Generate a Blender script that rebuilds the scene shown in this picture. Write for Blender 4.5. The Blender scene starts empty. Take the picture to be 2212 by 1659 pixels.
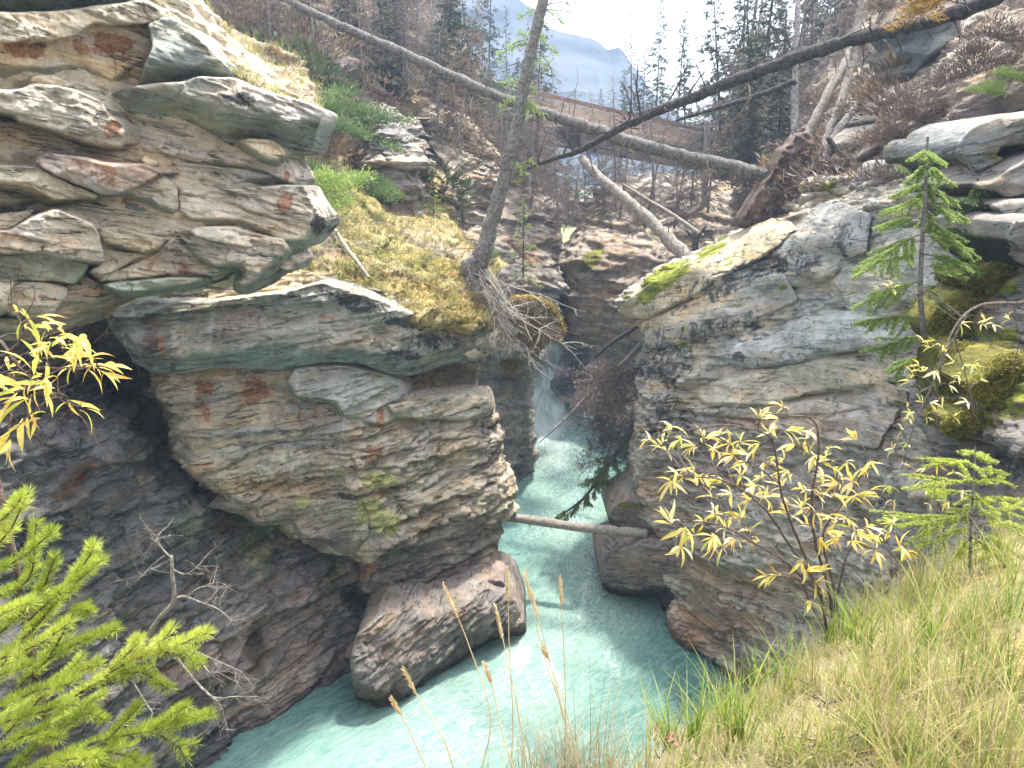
import bpy, bmesh, math, random
import numpy as np
from mathutils import Vector, Matrix
R_ = random.Random(7)
C = bpy.context.scene.collection
SC = bpy.context.scene

# ---------------------------------------------------------------- camera
CAMZ = 14.0
PITCH = math.radians(14.4)
FOC = 1106.0 / math.tan(math.radians(33.5))
cam = bpy.data.cameras.new('camera')
cam_o = bpy.data.objects.new('camera', cam)
C.objects.link(cam_o)
cam_o.location = (0, 0, CAMZ)
cam_o.rotation_euler = (math.radians(90) - PITCH, 0, 0)
cam.angle = math.radians(67)
cam.clip_end = 5000
cam.clip_start = 0.05
SC.camera = cam_o

# ---------------------------------------------------------------- light
SUN_EL, SUN_AZ = 70.0, 42.0        # azimuth measured from the view direction towards the right
sd = Vector((math.sin(math.radians(SUN_AZ)) * math.cos(math.radians(SUN_EL)),
             math.cos(math.radians(SUN_AZ)) * math.cos(math.radians(SUN_EL)),
             math.sin(math.radians(SUN_EL))))
world = bpy.data.worlds.new('World')
SC.world = world
world.use_nodes = True
nt = world.node_tree
nt.nodes.clear()
wo = nt.nodes.new('ShaderNodeOutputWorld')
bg = nt.nodes.new('ShaderNodeBackground')
sky = nt.nodes.new('ShaderNodeTexSky')
sky.sky_type = 'NISHITA'
sky.sun_disc = False
sky.sun_elevation = math.radians(SUN_EL)
sky.sun_rotation = math.radians(SUN_AZ)
sky.air_density = 1.0
sky.dust_density = 4.0
sky.ozone_density = 1.0
# sky desaturated and brightened: pulls the blue towards white
hs = nt.nodes.new('ShaderNodeHueSaturation')
hs.inputs['Saturation'].default_value = 0.22
hs.inputs['Value'].default_value = 1.25
nt.links.new(sky.outputs[0], hs.inputs['Color'])
nt.links.new(hs.outputs[0], bg.inputs['Color'])
bg.inputs['Strength'].default_value = 0.15
nt.links.new(bg.outputs[0], wo.inputs['Surface'])
sl = bpy.data.lights.new('sun', 'SUN')
sl.energy = 2.8
sl.angle = math.radians(3.0)
sl.color = (1.0, 0.93, 0.82)
so = bpy.data.objects.new('sun', sl)
C.objects.link(so)
so.rotation_euler = sd.to_track_quat('Z', 'Y').to_euler()
so.location = (20, 20, 60)
SC.view_settings.view_transform = 'Standard'
SC.view_settings.look = 'None'
SC.view_settings.gamma = 1.0
SC.view_settings.exposure = 1.85
SC.view_settings.use_curve_mapping = False
SC.render.engine = 'CYCLES'
SC.cycles.use_denoising = True
SC.cycles.max_bounces = 6
SC.cycles.diffuse_bounces = 3
SC.cycles.glossy_bounces = 2
SC.cycles.transmission_bounces = 3
SC.cycles.transparent_max_bounces = 8
SC.cycles.volume_bounces = 0
SC.cycles.sample_clamp_indirect = 6.0

# ---------------------------------------------------------------- pixels <-> world (2212 x 1659 reading of the photograph)
SP, CP = math.sin(PITCH), math.cos(PITCH)
def W(px, py, d):
    """points at forward distance d (world y) seen at px,py"""
    px = np.asarray(px, float); py = np.asarray(py, float); d = np.asarray(d, float)
    cx = (px - 1106.0) / FOC
    cy = -(py - 829.5) / FOC
    dy = CP + cy * SP
    dz = -SP + cy * CP
    t = d / dy
    return np.stack([cx * t, d + 0 * t, CAMZ + dz * t], -1)
def V3(px, py, d):
    return Vector(W(px, py, d).tolist())
def PX(P):
    P = np.asarray(P, float)
    x = P[..., 0]; y = P[..., 1]; z = P[..., 2] - CAMZ
    a = y * CP - z * SP
    b = y * SP + z * CP
    return 1106.0 + FOC * x / a, 829.5 - FOC * b / a
# crops used while reading the photograph
Z = {0: (0, 0, 1.0), 1: (0, 0, .36), 2: (619.4, 0, .36), 3: (1415.7, 0, .36), 4: (0, 530.9, .36),
     5: (619.4, 530.9, .36), 6: (1415.7, 530.9, .36), 7: (0, 1061.8, .36), 8: (707.9, 1061.8, .36), 9: (1415.7, 1061.8, .36)}
def zp(z, pts):
    ox, oy, s = Z[z]
    return [(ox + x * s, oy + y * s) for x, y in pts]

# ---------------------------------------------------------------- noise
def _h(ix, iy, iz, seed=0):
    with np.errstate(over='ignore'):
        n = (ix.astype(np.int64) * 374761393 + iy.astype(np.int64) * 668265263 + iz.astype(np.int64) * 2147483647 + seed * 1274126177) & 0xffffffff
        n = ((n ^ (n >> 13)) * 1274126177) & 0xffffffff
        n = ((n ^ (n >> 16)) * 2246822519) & 0xffffffff
        n = n ^ (n >> 15)
    return (n & 0xffffff).astype(float) / 0xffffff
def vn(P, seed=0):
    """value noise in -1..1"""
    P = np.asarray(P, float)
    i = np.floor(P); f = P - i
    f = f * f * (3 - 2 * f)
    i = i.astype(np.int64)
    x, y, z = i[..., 0], i[..., 1], i[..., 2]
    r = 0
    for dx in (0, 1):
        wx = f[..., 0] if dx else 1 - f[..., 0]
        for dy in (0, 1):
            wy = f[..., 1] if dy else 1 - f[..., 1]
            for dz in (0, 1):
                wz = f[..., 2] if dz else 1 - f[..., 2]
                r = r + wx * wy * wz * _h(x + dx, y + dy, z + dz, seed)
    return r * 2 - 1
def fbm(P, seed=0, oct=4, g=0.5):
    r = 0; a = 1; t = 0
    P = np.asarray(P, float)
    for k in range(oct):
        r = r + a * vn(P * (2.03 ** k) + 13.7 * k, seed + k)
        t += a; a *= g
    return r / t
def n1(s, seed=0):
    s = np.asarray(s, float)
    z = np.zeros_like(s)
    return vn(np.stack([s, z + .5, z + .5], -1), seed)
def sstep(a, b, x):
    t = np.clip((x - a) / (b - a), 0, 1)
    return t * t * (3 - 2 * t)
def unit(v):
    v = np.asarray(v, float)
    return v / np.linalg.norm(v)

def strata(P, bed, tan, levels, seed=0, warp=.3, crack=1.0, wfreq=.16, flake=1.0):
    """relief (metres, outward) of bedded rock: sharp beds that step in and out, joints across them, spalled plates"""
    bed = unit(bed); tan = unit(tan)
    s0 = P @ bed + warp * fbm(P * wfreq, seed + 90, 3) + .06 * fbm(P * .9, seed + 91, 3)
    l0 = P @ tan + .5 * fbm(P * .4, seed + 92, 3)
    dp = P @ np.cross(bed, tan)
    out = np.zeros(len(P))
    for k, (th, amp) in enumerate(levels):
        q = s0 / th + .55 * n1(s0 / th * .8, seed + k) + .42 * vn(P * (.42 / th ** .5), seed + 30 + k) + .10 * vn(P * (1.6 / th), seed + 31 + k)
        i = np.floor(q); f = q - i
        ii = i.astype(np.int64); zz = ii * 0
        lw = th * (1.5 + 3.2 * _h(ii, zz, zz, seed + 5 + k))
        lq = l0 / lw + 7.3 * _h(ii, zz + 3, zz, seed + 6 + k) + .22 * vn(P * (.9 / th), seed + 40 + k)
        j = np.floor(lq); g = lq - j; jj = j.astype(np.int64)
        blk = _h(ii, jj, zz, seed + 8 + k) * 2 - 1
        tl = (_h(ii, jj, zz + 2, seed + 18 + k) * 2 - 1) * (g - .5)      # each block is turned a little
        z = np.zeros_like(i)
        smo = vn(np.stack([l0 * .30 / th, i * 3.17, z], -1), seed + 50 + k)
        e = 1 - np.abs(2 * f - 1) ** 9
        saw = (.5 - f) * .75 * (.4 + .6 * _h(ii, zz + 5, zz, seed + 28 + k))   # beds lean out over the one below
        pres = np.clip(.7 + 1.0 * vn(P * (.22 / th ** .5), seed + 60 + k), .12, 1.15)
        out += amp * pres * (.60 * smo + .50 * blk + .45 * tl + .30 * e + saw - .3)
        cr = np.exp(-(np.minimum(g, 1 - g) * lw / .03) ** 2)
        has = _h(ii, jj, zz + 1, seed + 9 + k) > .5
        out -= crack * amp * .5 * cr * has * pres
    if flake:
        B = np.stack([l0 * .55, dp * .55, s0 * 1.7], -1)
        for sc, am in ((1., .085), (2.7, .035)):
            t = fbm(B * sc, seed + 200, 4, .55) * 4.2
            n = np.floor(t); fr = t - n
            out += flake * am * (n + sstep(.80, .97, fr))
    return out

# ---------------------------------------------------------------- meshes
def mesh_np(name, V, F, mat=None, parent=None, attrs=None, smooth=True, uv=None, link=True):
    """V (n,3); F (m,3|4) or list of such arrays"""
    me = bpy.data.meshes.new(name)
    Fs = F if isinstance(F, list) else [F]
    Fs = [np.asarray(f, np.int32) for f in Fs if len(f)]
    V = np.asarray(V, np.float32)
    me.vertices.add(len(V)); me.vertices.foreach_set('co', V.ravel())
    nl = sum(f.size for f in Fs); nf = sum(len(f) for f in Fs)
    me.loops.add(nl); me.loops.foreach_set('vertex_index', np.concatenate([f.ravel() for f in Fs]))
    me.polygons.add(nf)
    tot = np.concatenate([np.full(len(f), f.shape[1], np.int32) for f in Fs])
    st = np.concatenate([[0], np.cumsum(tot)[:-1]]).astype(np.int32)
    me.polygons.foreach_set('loop_start', st)
    me.polygons.foreach_set('use_smooth', np.full(nf, smooth))
    me.update(calc_edges=True)
    for k, a in (attrs or {}).items():
        a = np.asarray(a, np.float32)
        if a.ndim == 1:
            at = me.attributes.new(k, 'FLOAT', 'POINT'); at.data.foreach_set('value', a)
        else:
            at = me.attributes.new(k, 'FLOAT_COLOR', 'POINT'); at.data.foreach_set('color', a.ravel())
    if uv is not None:
        ul = me.uv_layers.new(name='uv')
        li = np.concatenate([f.ravel() for f in Fs])
        ul.data.foreach_set('uv', np.asarray(uv, np.float32)[li].ravel())
    if mat: me.materials.append(mat)
    if not link: return me
    o = bpy.data.objects.new(name, me)
    C.objects.link(o)
    if parent: o.parent = parent
    return o
def obj(name, me, parent=None, loc=None):
    o = bpy.data.objects.new(name, me); C.objects.link(o)
    if parent: o.parent = parent
    if loc is not None: o.location = loc
    return o
def empty(name, loc=(0, 0, 0)):
    o = bpy.data.objects.new(name, None); C.objects.link(o)
    o.empty_display_size = .2
    o.location = loc
    return o
def tag(o, label=None, cat=None, group=None, kind=None):
    if label: o['label'] = label
    if cat: o['category'] = cat
    if group: o['group'] = group
    if kind: o['kind'] = kind
    return o
def gridfaces(nv, nu, base=0):
    i = np.arange(nv - 1)[:, None] * nu + np.arange(nu - 1)[None, :] + base
    return np.stack([i, i + 1, i + nu + 1, i + nu], -1).reshape(-1, 4)

# ---------------------------------------------------------------- painting (pigment, lichen, stains that stay put, shade in grass gaps)
def paint(px, py, base, rules, seed=0):
    n = len(px)
    col = np.tile(np.array(base, float), (n, 1)) if np.ndim(base) == 1 else np.array(base, float)
    w = np.zeros((n, 4))
    q = np.stack([px / 38, py / 38, px * 0], -1)
    nz = fbm(q, seed + 3, 5, .65)
    KI = {'dark': 0, 'rust': 1, 'moss': 2, 'yel': 3}
    for r in rules:
        cx, cy, rx, ry, ang, kind, val = r
        a = math.radians(ang); ca, sa = math.cos(a), math.sin(a)
        dx, dy = px - cx, py - cy
        u = (dx * ca + dy * sa) / rx; v = (-dx * sa + dy * ca) / ry
        rr = np.sqrt(u * u + v * v) + .75 * nz
        m = sstep(1.25, .35, rr)
        if isinstance(kind, tuple):
            col += (np.array(kind) - col) * (m * val)[:, None]
        else:
            w[:, KI[kind]] = np.maximum(w[:, KI[kind]], m * val)
    return col, w
def rgba(c):
    return np.concatenate([np.clip(c, 0, 1), np.ones((len(c), 1))], 1)

# ---------------------------------------------------------------- rock patch through a control grid of (px, py, distance)
def crom(A, t):
    """Catmull-Rom along axis 0 of A at parameters t in 0..n-1"""
    n = len(A); i = np.clip(np.floor(t).astype(int), 0, n - 2); f = (t - i)
    g = lambda k: A[np.clip(i + k, 0, n - 1)]
    p0, p1, p2, p3 = g(-1), g(0), g(1), g(2)
    sh = (-1,) + (1,) * (A.ndim - 1)
    f = f.reshape(sh)
    return .5 * ((2 * p1) + (-p0 + p2) * f + (2 * p0 - 5 * p1 + 4 * p2 - p3) * f ** 2 + (-p0 + 3 * p1 - 3 * p2 + p3) * f ** 3)
def patch(name, rows, mat, base, rules, bed, tan, levels, cell=3.4, seed=0, parent=None, dents=(), rough=.04, upmoss=0, tangle=None, warp=.3, crack=1., amp=1., world=False, low=0.0, mind=0.):
    G = np.array(rows, float)                     # rows top -> bottom
    G = G[:, :, :3]
    lu = max(np.hypot(*(G[:, 1:, :2] - G[:, :-1, :2]).reshape(-1, 2).T).reshape(len(G), -1).sum(1))
    lv = max(np.hypot(*(G[1:, :, :2] - G[:-1, :, :2]).reshape(-1, 2).T).reshape(len(G) - 1, -1).sum(0))
    nu = int(lu / cell) + 2; nv = int(lv / cell) + 2
    A = crom(G, np.linspace(0, len(G) - 1, nv))
    A = crom(A.transpose(1, 0, 2), np.linspace(0, G.shape[1] - 1, nu)).transpose(1, 0, 2)
    px, py, d = A[..., 0], A[..., 1], A[..., 2]
    for (cx, cy, rx, ry, dep) in dents:
        rr = np.hypot((px - cx) / rx, (py - cy) / ry)
        d = d + dep * sstep(1.15, .55, rr)
    P = A.copy() if world else W(px, py, d)
    du = np.gradient(P, axis=1); dv = np.gradient(P, axis=0)
    N = np.cross(du, dv)
    N /= np.linalg.norm(N, axis=-1, keepdims=True) + 1e-9
    tocam = np.array([0, 0, CAMZ]) - P
    sg = np.sign((N * tocam).sum(-1).mean())
    N = N * sg
    Pf = P.reshape(-1, 3); Nf = N.reshape(-1, 3).copy()
    Nf[:, 2] *= .35
    Nf /= np.linalg.norm(Nf, axis=1, keepdims=True) + 1e-9
    h = amp * strata(Pf, bed, tan, levels, seed, warp, crack) if levels else 0
    h = h + rough * fbm(Pf * 1.6, seed + 70, 5, .6) * 2.2 + low * fbm(Pf * .35, seed + 71, 3)
    Vv = Pf + Nf * h[:, None]
    fx, fy = PX(Pf)
    col, w = paint(fx, fy, base, rules, seed)
    if mind: w[:, 0] = np.maximum(w[:, 0], mind * (.6 + .8 * fbm(Pf * .3, seed + 77, 3)))
    # layers differ a little in stone colour; the band the river keeps wet is darker stone
    col = col * (1 - .6 * sstep(.55, .15, Vv[:, 2] + .25 * fbm(Pf * 1.2, seed + 55, 3)))[:, None]
    s0 = Pf @ unit(bed) + .2 * fbm(Pf * .3, seed + 90, 3)
    lt = n1(s0 * 2.2, seed + 11) * .10 + n1(s0 * 6.5, seed + 12) * .07
    col = col * (1 + lt[:, None] * np.array([1.0, .95, .8]))
    Q = Vv.reshape(nv, nu, 3)
    M = np.cross(np.gradient(Q, axis=1), np.gradient(Q, axis=0)).reshape(-1, 3) * sg
    M /= np.linalg.norm(M, axis=1, keepdims=True) + 1e-9
    if upmoss:
        w[:, 2] = np.maximum(w[:, 2], upmoss * sstep(.45, .85, M[:, 2]) * sstep(-.25, .3, fbm(Pf * .5, seed + 33, 3)))
    F = gridfaces(nv, nu)
    if sg < 0: pass
    o = mesh_np(name, Vv, F[:, ::-1] if sg > 0 else F, mat, parent, {'tint': rgba(col), 'wts': w})
    return o, Vv.reshape(nv, nu, 3), M.reshape(nv, nu, 3)

def resample(poly, step):
    pts = []
    n = len(poly)
    for i in range(n):
        a = np.array(poly[i], float); b = np.array(poly[(i + 1) % n], float)
        k = max(1, int(np.hypot(*(b - a)) / step))
        for j in range(k): pts.append(a + (b - a) * j / k)
    return np.array(pts)
def slab(poly, base_d, out, under, col, ucol, mat, rules, bed, tan, levels, seed=0, cell=3.3, parent=None, name='rock_slab',
         rr=10, back=1.2, jit=2.2, rough=.035, tilt=0., power=2.0, amp=1.0, grow=3.0, facet=.30):
    """one block of the cliff: traced outline, its own thickness, rounded edges, undercut lower side"""
    B = resample(poly, 5.0)
    q = np.stack([B[:, 0] / 22, B[:, 1] / 22, B[:, 0] * 0 + seed], -1)
    B = B + np.stack([fbm(q, seed + 1, 3), fbm(q, seed + 2, 3)], -1) * jit
    for _ in range(3): B = (np.roll(B, 1, 0) + 2 * B + np.roll(B, -1, 0)) / 4
    tB = np.roll(B, -1, 0) - np.roll(B, 1, 0); tB /= np.linalg.norm(tB, axis=1, keepdims=True) + 1e-9
    B2_ = np.roll(B, -1, 0); sgA = np.sign((B[:, 0] * B2_[:, 1] - B2_[:, 0] * B[:, 1]).sum())
    B = B + np.stack([tB[:, 1], -tB[:, 0]], -1) * sgA * grow
    x0, y0 = B.min(0) - cell * 1.5; x1, y1 = B.max(0) + cell * 1.5
    nx = int((x1 - x0) / cell) + 1; ny = int((y1 - y0) / cell) + 1
    gx, gy = np.meshgrid(x0 + np.arange(nx) * cell, y0 + np.arange(ny) * cell)
    X = gx.ravel(); Y = gy.ravel()
    A = B; Bn = np.roll(B, -1, 0)
    ins = np.zeros(len(X), bool)
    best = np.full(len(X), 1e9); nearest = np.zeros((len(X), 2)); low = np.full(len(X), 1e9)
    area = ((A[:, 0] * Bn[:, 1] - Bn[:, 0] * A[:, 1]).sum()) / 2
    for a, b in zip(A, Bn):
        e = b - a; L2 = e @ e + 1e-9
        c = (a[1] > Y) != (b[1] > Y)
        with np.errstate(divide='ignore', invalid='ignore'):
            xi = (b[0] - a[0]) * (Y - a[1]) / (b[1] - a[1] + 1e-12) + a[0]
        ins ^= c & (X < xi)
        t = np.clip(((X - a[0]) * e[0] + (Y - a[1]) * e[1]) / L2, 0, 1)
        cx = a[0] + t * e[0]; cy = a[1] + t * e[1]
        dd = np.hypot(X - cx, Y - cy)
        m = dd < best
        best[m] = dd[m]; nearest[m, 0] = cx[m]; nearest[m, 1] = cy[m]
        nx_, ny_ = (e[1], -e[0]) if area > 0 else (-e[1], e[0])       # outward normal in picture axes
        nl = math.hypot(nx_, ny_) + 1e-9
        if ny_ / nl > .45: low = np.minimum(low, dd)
    I = ins.reshape(ny, nx)
    cellmask = I[:-1, :-1] | I[1:, :-1] | I[:-1, 1:] | I[1:, 1:]
    use = np.zeros((ny, nx), bool)
    use[:-1, :-1] |= cellmask; use[1:, :-1] |= cellmask; use[:-1, 1:] |= cellmask; use[1:, 1:] |= cellmask
    U = use.ravel()
    edge = U & ~ins
    X = np.where(edge, nearest[:, 0], X); Y = np.where(edge, nearest[:, 1], Y)
    best = np.where(edge, 0, best)
    idx = np.full(len(X), -1); idx[U] = np.arange(U.sum())
    idx2 = idx.reshape(ny, nx)
    F = np.stack([idx2[:-1, :-1], idx2[1:, :-1], idx2[1:, 1:], idx2[:-1, 1:]], -1)[cellmask]
    X = X[U]; Y = Y[U]; D = best[U]; L = low[U]; ed = edge[U]
    n2 = fbm(np.stack([X / 60, Y / 60, X * 0 + seed * 3.1], -1), seed + 4, 3)
    rnd = np.clip(D / rr, 0, 1)
    hr = (1 - (1 - rnd) ** power) ** (1 / power)
    un = under * (1 + .35 * n2)
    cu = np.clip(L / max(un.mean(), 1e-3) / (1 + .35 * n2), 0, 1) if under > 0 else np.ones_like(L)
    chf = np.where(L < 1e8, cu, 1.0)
    # chiselled facets: the lower envelope of a few tilted planes
    rf = np.random.default_rng(seed + 5); sz = max(X.max() - X.min(), Y.max() - Y.min()) + 1
    fac = np.full(len(X), 9.)
    for _ in range(5):
        an = rf.uniform(0, 6.28); g_ = rf.uniform(.3, 1.1)
        u_ = ((X - X.mean()) * math.cos(an) + (Y - Y.mean()) * math.sin(an) * 1.6) / sz
        fac = np.minimum(fac, 1 + rf.uniform(.0, .25) - g_ * (u_ + .12 * n2))
    fac = np.clip(fac, .3, 1.1)
    bd = base_d(X, Y)
    h = out * (.72 + .28 * hr) * (1 - facet + facet * fac) * (.45 + .55 * chf) * (1 + .10 * n2) + tilt * (Y - Y.mean()) / 100
    d = bd - h
    P = W(X, Y, d)
    tv = np.array([.25, -1., 0]); tv = unit(tv)
    st = strata(P, bed, tan, levels, seed, .15, .8, flake=.75) * amp if levels else 0
    fade = np.clip(D / 8, .15, 1)
    P = P + tv * ((st + rough * 2 * fbm(P * 2.2, seed + 7, 5, .6)) * fade)[:, None]
    cc, w = paint(X, Y, col, rules, seed)
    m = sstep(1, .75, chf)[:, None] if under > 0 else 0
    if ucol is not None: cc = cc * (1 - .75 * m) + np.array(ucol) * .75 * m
    cc = cc * (1 + .12 * n1(P @ unit(bed) * 4, seed)[:, None])
    cc = cc * (1 - .6 * sstep(.60, .2, P[:, 2] + .25 * fbm(P * 1.2, seed + 55, 3)))[:, None]
    # skirt running back into the cliff
    bi = np.nonzero(ed)[0]
    Pb = P[bi] + np.array([0, back, 0])
    rim = {int(v): len(P) + k for k, v in enumerate(bi)}
    from collections import Counter
    E = np.concatenate([F[:, [0, 1]], F[:, [1, 2]], F[:, [2, 3]], F[:, [3, 0]]])
    key = np.sort(E, 1); code = key[:, 0] * 1000003 + key[:, 1]
    un_, cnt = np.unique(code, return_counts=True)
    single = np.isin(code, un_[cnt == 1])
    S = [(b_, a_, rim[a_], rim[b_]) for a_, b_ in E[single].tolist() if a_ in rim and b_ in rim]
    V = np.concatenate([P, Pb])
    cc = np.concatenate([cc, cc[bi]]); w = np.concatenate([w, w[bi]])
    Fs = [F] + ([np.array(S)] if S else [])
    return mesh_np(name, V, Fs, mat, parent, {'tint': rgba(cc), 'wts': w})
# ---------------------------------------------------------------- materials
class NT:
    def __init__(s, m):
        m.use_nodes = True; s.t = m.node_tree; s.t.nodes.clear()
    def n(s, k, **kw):
        nd = s.t.nodes.new(k)
        for a, b in kw.items():
            if a.startswith('i_'): nd.inputs[a[2:].replace('_', ' ')].default_value = b
            elif a.startswith('p_'): setattr(nd, a[2:], b)
        return nd
    def l(s, a, b): s.t.links.new(a, b)
    def val(s, sock, v):
        if hasattr(v, 'links') or hasattr(v, 'is_linked'): s.l(v, sock)
        else: sock.default_value = v
    def math(s, op, a, b=0., c=0., clamp=False):
        nd = s.t.nodes.new('ShaderNodeMath'); nd.operation = op; nd.use_clamp = clamp
        s.val(nd.inputs[0], a); s.val(nd.inputs[1], b)
        if op in ('MULTIPLY_ADD', 'SMOOTH_MIN', 'COMPARE'): s.val(nd.inputs[2], c)
        return nd.outputs[0]
    def rng(s, x, a, b, c, d, smooth=True):
        nd = s.t.nodes.new('ShaderNodeMapRange'); nd.interpolation_type = 'SMOOTHSTEP' if smooth else 'LINEAR'
        s.val(nd.inputs[0], x)
        for k, v in zip((1, 2, 3, 4), (a, b, c, d)): s.val(nd.inputs[k], v)
        return nd.outputs[0]
    def mix(s, f, a, b, mode='MIX'):
        nd = s.t.nodes.new('ShaderNodeMix'); nd.data_type = 'RGBA'; nd.blend_type = mode
        s.val(nd.inputs[0], f)
        for i, v in ((6, a), (7, b)):
            if isinstance(v, tuple): nd.inputs[i].default_value = (*v, 1) if len(v) == 3 else v
            else: s.l(v, nd.inputs[i])
        return nd.outputs[2]
    def noise(s, vec, scale, detail=6, rough=.6, dist=0.):
        nd = s.t.nodes.new('ShaderNodeTexNoise')
        s.l(vec, nd.inputs['Vector']); nd.inputs['Scale'].default_value = scale
        nd.inputs['Detail'].default_value = detail; nd.inputs['Roughness'].default_value = rough
        nd.inputs['Distortion'].default_value = dist
        return nd.outputs[0]
    def mapv(s, vec, scale=(1, 1, 1), rot=(0, 0, 0), loc=(0, 0, 0)):
        nd = s.t.nodes.new('ShaderNodeMapping')
        s.l(vec, nd.inputs['Vector']); nd.inputs['Scale'].default_value = scale
        nd.inputs['Rotation'].default_value = rot; nd.inputs['Location'].default_value = loc
        return nd.outputs[0]
    def scale(s, col, f):
        nd = s.t.nodes.new('ShaderNodeVectorMath'); nd.operation = 'SCALE'
        s.l(col, nd.inputs[0]); s.val(nd.inputs[3], f)
        return nd.outputs[0]
    def bump(s, h, st, dist, nrm=None):
        nd = s.t.nodes.new('ShaderNodeBump'); nd.inputs['Strength'].default_value = st; nd.inputs['Distance'].default_value = dist
        s.l(h, nd.inputs['Height'])
        if nrm: s.l(nrm, nd.inputs['Normal'])
        return nd.outputs[0]
    def out(s, base, rough=.85, nrm=None, spec=.3, sub=None, **kw):
        p = s.t.nodes.new('ShaderNodeBsdfPrincipled'); o = s.t.nodes.new('ShaderNodeOutputMaterial')
        if isinstance(base, tuple): p.inputs['Base Color'].default_value = (*base, 1)
        else: s.l(base, p.inputs['Base Color'])
        s.val(p.inputs['Roughness'], rough); s.val(p.inputs['Specular IOR Level'], spec)
        if nrm: s.l(nrm, p.inputs['Normal'])
        for k, v in kw.items(): s.val(p.inputs[k.replace('_', ' ')], v)
        s.l(p.outputs[0], o.inputs[0])
        return p, o

def rock_mat(name, dip=0., dipy=0., fine=1.0, streak=.5, spots=.5, contrast=1.0, mossc=((.085, .095, .012), (.24, .22, .03))):
    m = bpy.data.materials.new(name); t = NT(m)
    co = t.n('ShaderNodeTexCoord').outputs['Object']
    at = t.n('ShaderNodeAttribute', p_attribute_name='tint')
    aw = t.n('ShaderNodeAttribute', p_attribute_name='wts')
    sp = t.n('ShaderNodeSeparateColor'); t.l(aw.outputs['Color'], sp.inputs[0])
    dark, rust, moss, yel = sp.outputs[0], sp.outputs[1], sp.outputs[2], aw.outputs['Alpha']
    bedv = t.mapv(co, rot=(math.radians(dipy), math.radians(dip), 0))
    big = t.noise(co, .55 * fine, 8, .65, .4)
    mid = t.noise(co, 2.6 * fine, 12, .72)
    lay = t.noise(t.mapv(bedv, (.7, .7, 7.5)), 1.3 * fine, 10, .68, .25)
    lay2 = t.noise(t.mapv(bedv, (1.0, 1.0, 14)), 2.6 * fine, 8, .7, .3)
    fin = t.noise(co, 22 * fine, 6, .7)
    drip = t.noise(t.mapv(co, (3.2, 3.2, .22)), 1.0, 8, .7, .2)
    f = t.math('MULTIPLY', t.rng(big, .3, .7, 1 - .24 * contrast, 1 + .2 * contrast), t.rng(mid, .3, .72, 1 - .3 * contrast, 1 + .25 * contrast))
    gate = t.rng(t.noise(t.mapv(bedv, (.45, .45, 1.3)), 1.0, 4, .6, .5), .40, .62, .15, 1.0)
    lg = t.math('MULTIPLY_ADD', t.math('SUBTRACT', lay, .5), t.math('MULTIPLY', gate, .85 * contrast), 1.0)
    f = t.math('MULTIPLY', f, lg)
    lg2 = t.math('MULTIPLY_ADD', t.math('SUBTRACT', lay2, .5), t.math('MULTIPLY', gate, .5 * contrast), 1.0)
    f = t.math('MULTIPLY', f, lg2)
    f = t.math('MULTIPLY', f, t.rng(fin, .3, .7, .86, 1.12))
    c = t.scale(at.outputs['Color'], t.math('MULTIPLY', f, 1.22))
    # warm / cool drift of the stone itself
    hu = t.noise(t.mapv(bedv, (.5, .5, 2.2)), .9 * fine, 6, .6, .6)
    c = t.mix(t.rng(hu, .48, .68, 0, .75), c, t.mix(1., c, (1.25, 1.0, .72), 'MULTIPLY'))
    c = t.mix(t.rng(hu, .46, .3, 0, .35), c, t.mix(1., c, (.84, .97, 1.08), 'MULTIPLY'))
    # mineral runs down the face
    c = t.mix(t.math('MULTIPLY', t.rng(drip, .58, .70, 0, .5), streak), c, (.62, .60, .54))
    c = t.mix(t.math('MULTIPLY', t.rng(drip, .42, .30, 0, .75), streak), c, (.13, .13, .12))
    # open bedding joints: thin broken lines that follow the beds
    bl = t.noise(t.mapv(bedv, (.30, .30, 4.2)), 1.7 * fine, 7, .62, .4)
    ck = t.rng(t.math('ABSOLUTE', t.math('SUBTRACT', bl, .5)), .0, .014, 1, 0)
    ck = t.math('MULTIPLY', ck, t.rng(t.noise(t.mapv(bedv, (1, 1, 2)), 1.1 * fine, 5, .7), .47, .55, 0, 1))
    c = t.mix(t.math('MULTIPLY', ck, .78), c, (.05, .047, .042))
    # pale crust spots
    sn = t.noise(co, 9.5 * fine, 8, .75)
    sm = t.math('MULTIPLY', t.rng(sn, .62, .68, 0, 1), t.rng(mid, .5, .62, 0, spots))
    c = t.mix(sm, c, (.58, .57, .53))
    # rust, yellow-green lichen, black algae, moss: weight decides how much of the noise passes
    rn = t.noise(co, 2.1, 12, .7)
    def cover(w, n, soft=.10, k=.9):
        th = t.math('SUBTRACT', .74, t.math('MULTIPLY', w, .34))
        d = t.math('SUBTRACT', n, th)
        return t.math('MULTIPLY', t.rng(d, -soft * .5, soft * .5, 0, 1), t.rng(w, 0., .12, 0, 1))
    rm = cover(rust, rn)
    c = t.mix(t.math('MULTIPLY', rm, .88), c, t.mix(t.rng(fin, .38, .62, 0, 1), (.30, .12, .06), (.50, .27, .15)))
    ym = cover(yel, t.noise(co, 3.1, 10, .7))
    c = t.mix(t.math('MULTIPLY', ym, .85), c, t.mix(t.rng(fin, .35, .65, 0, 1), (.34, .34, .08), (.52, .53, .24)))
    dn = t.noise(t.mapv(co, (1, 1, .8)), 2.9, 14, .78)
    dm = cover(dark, dn)
    c = t.mix(t.math('MULTIPLY', dm, .93), c, t.mix(t.rng(fin, .4, .62, 0, 1), (.028, .030, .034), (.12, .12, .118)))
    mo = t.noise(co, 4.2, 10, .75)
    mm = cover(moss, mo, .08)
    mc = t.mix(t.rng(mid, .35, .65, 0, 1), *mossc)
    c = t.mix(mm, c, mc)
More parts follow.
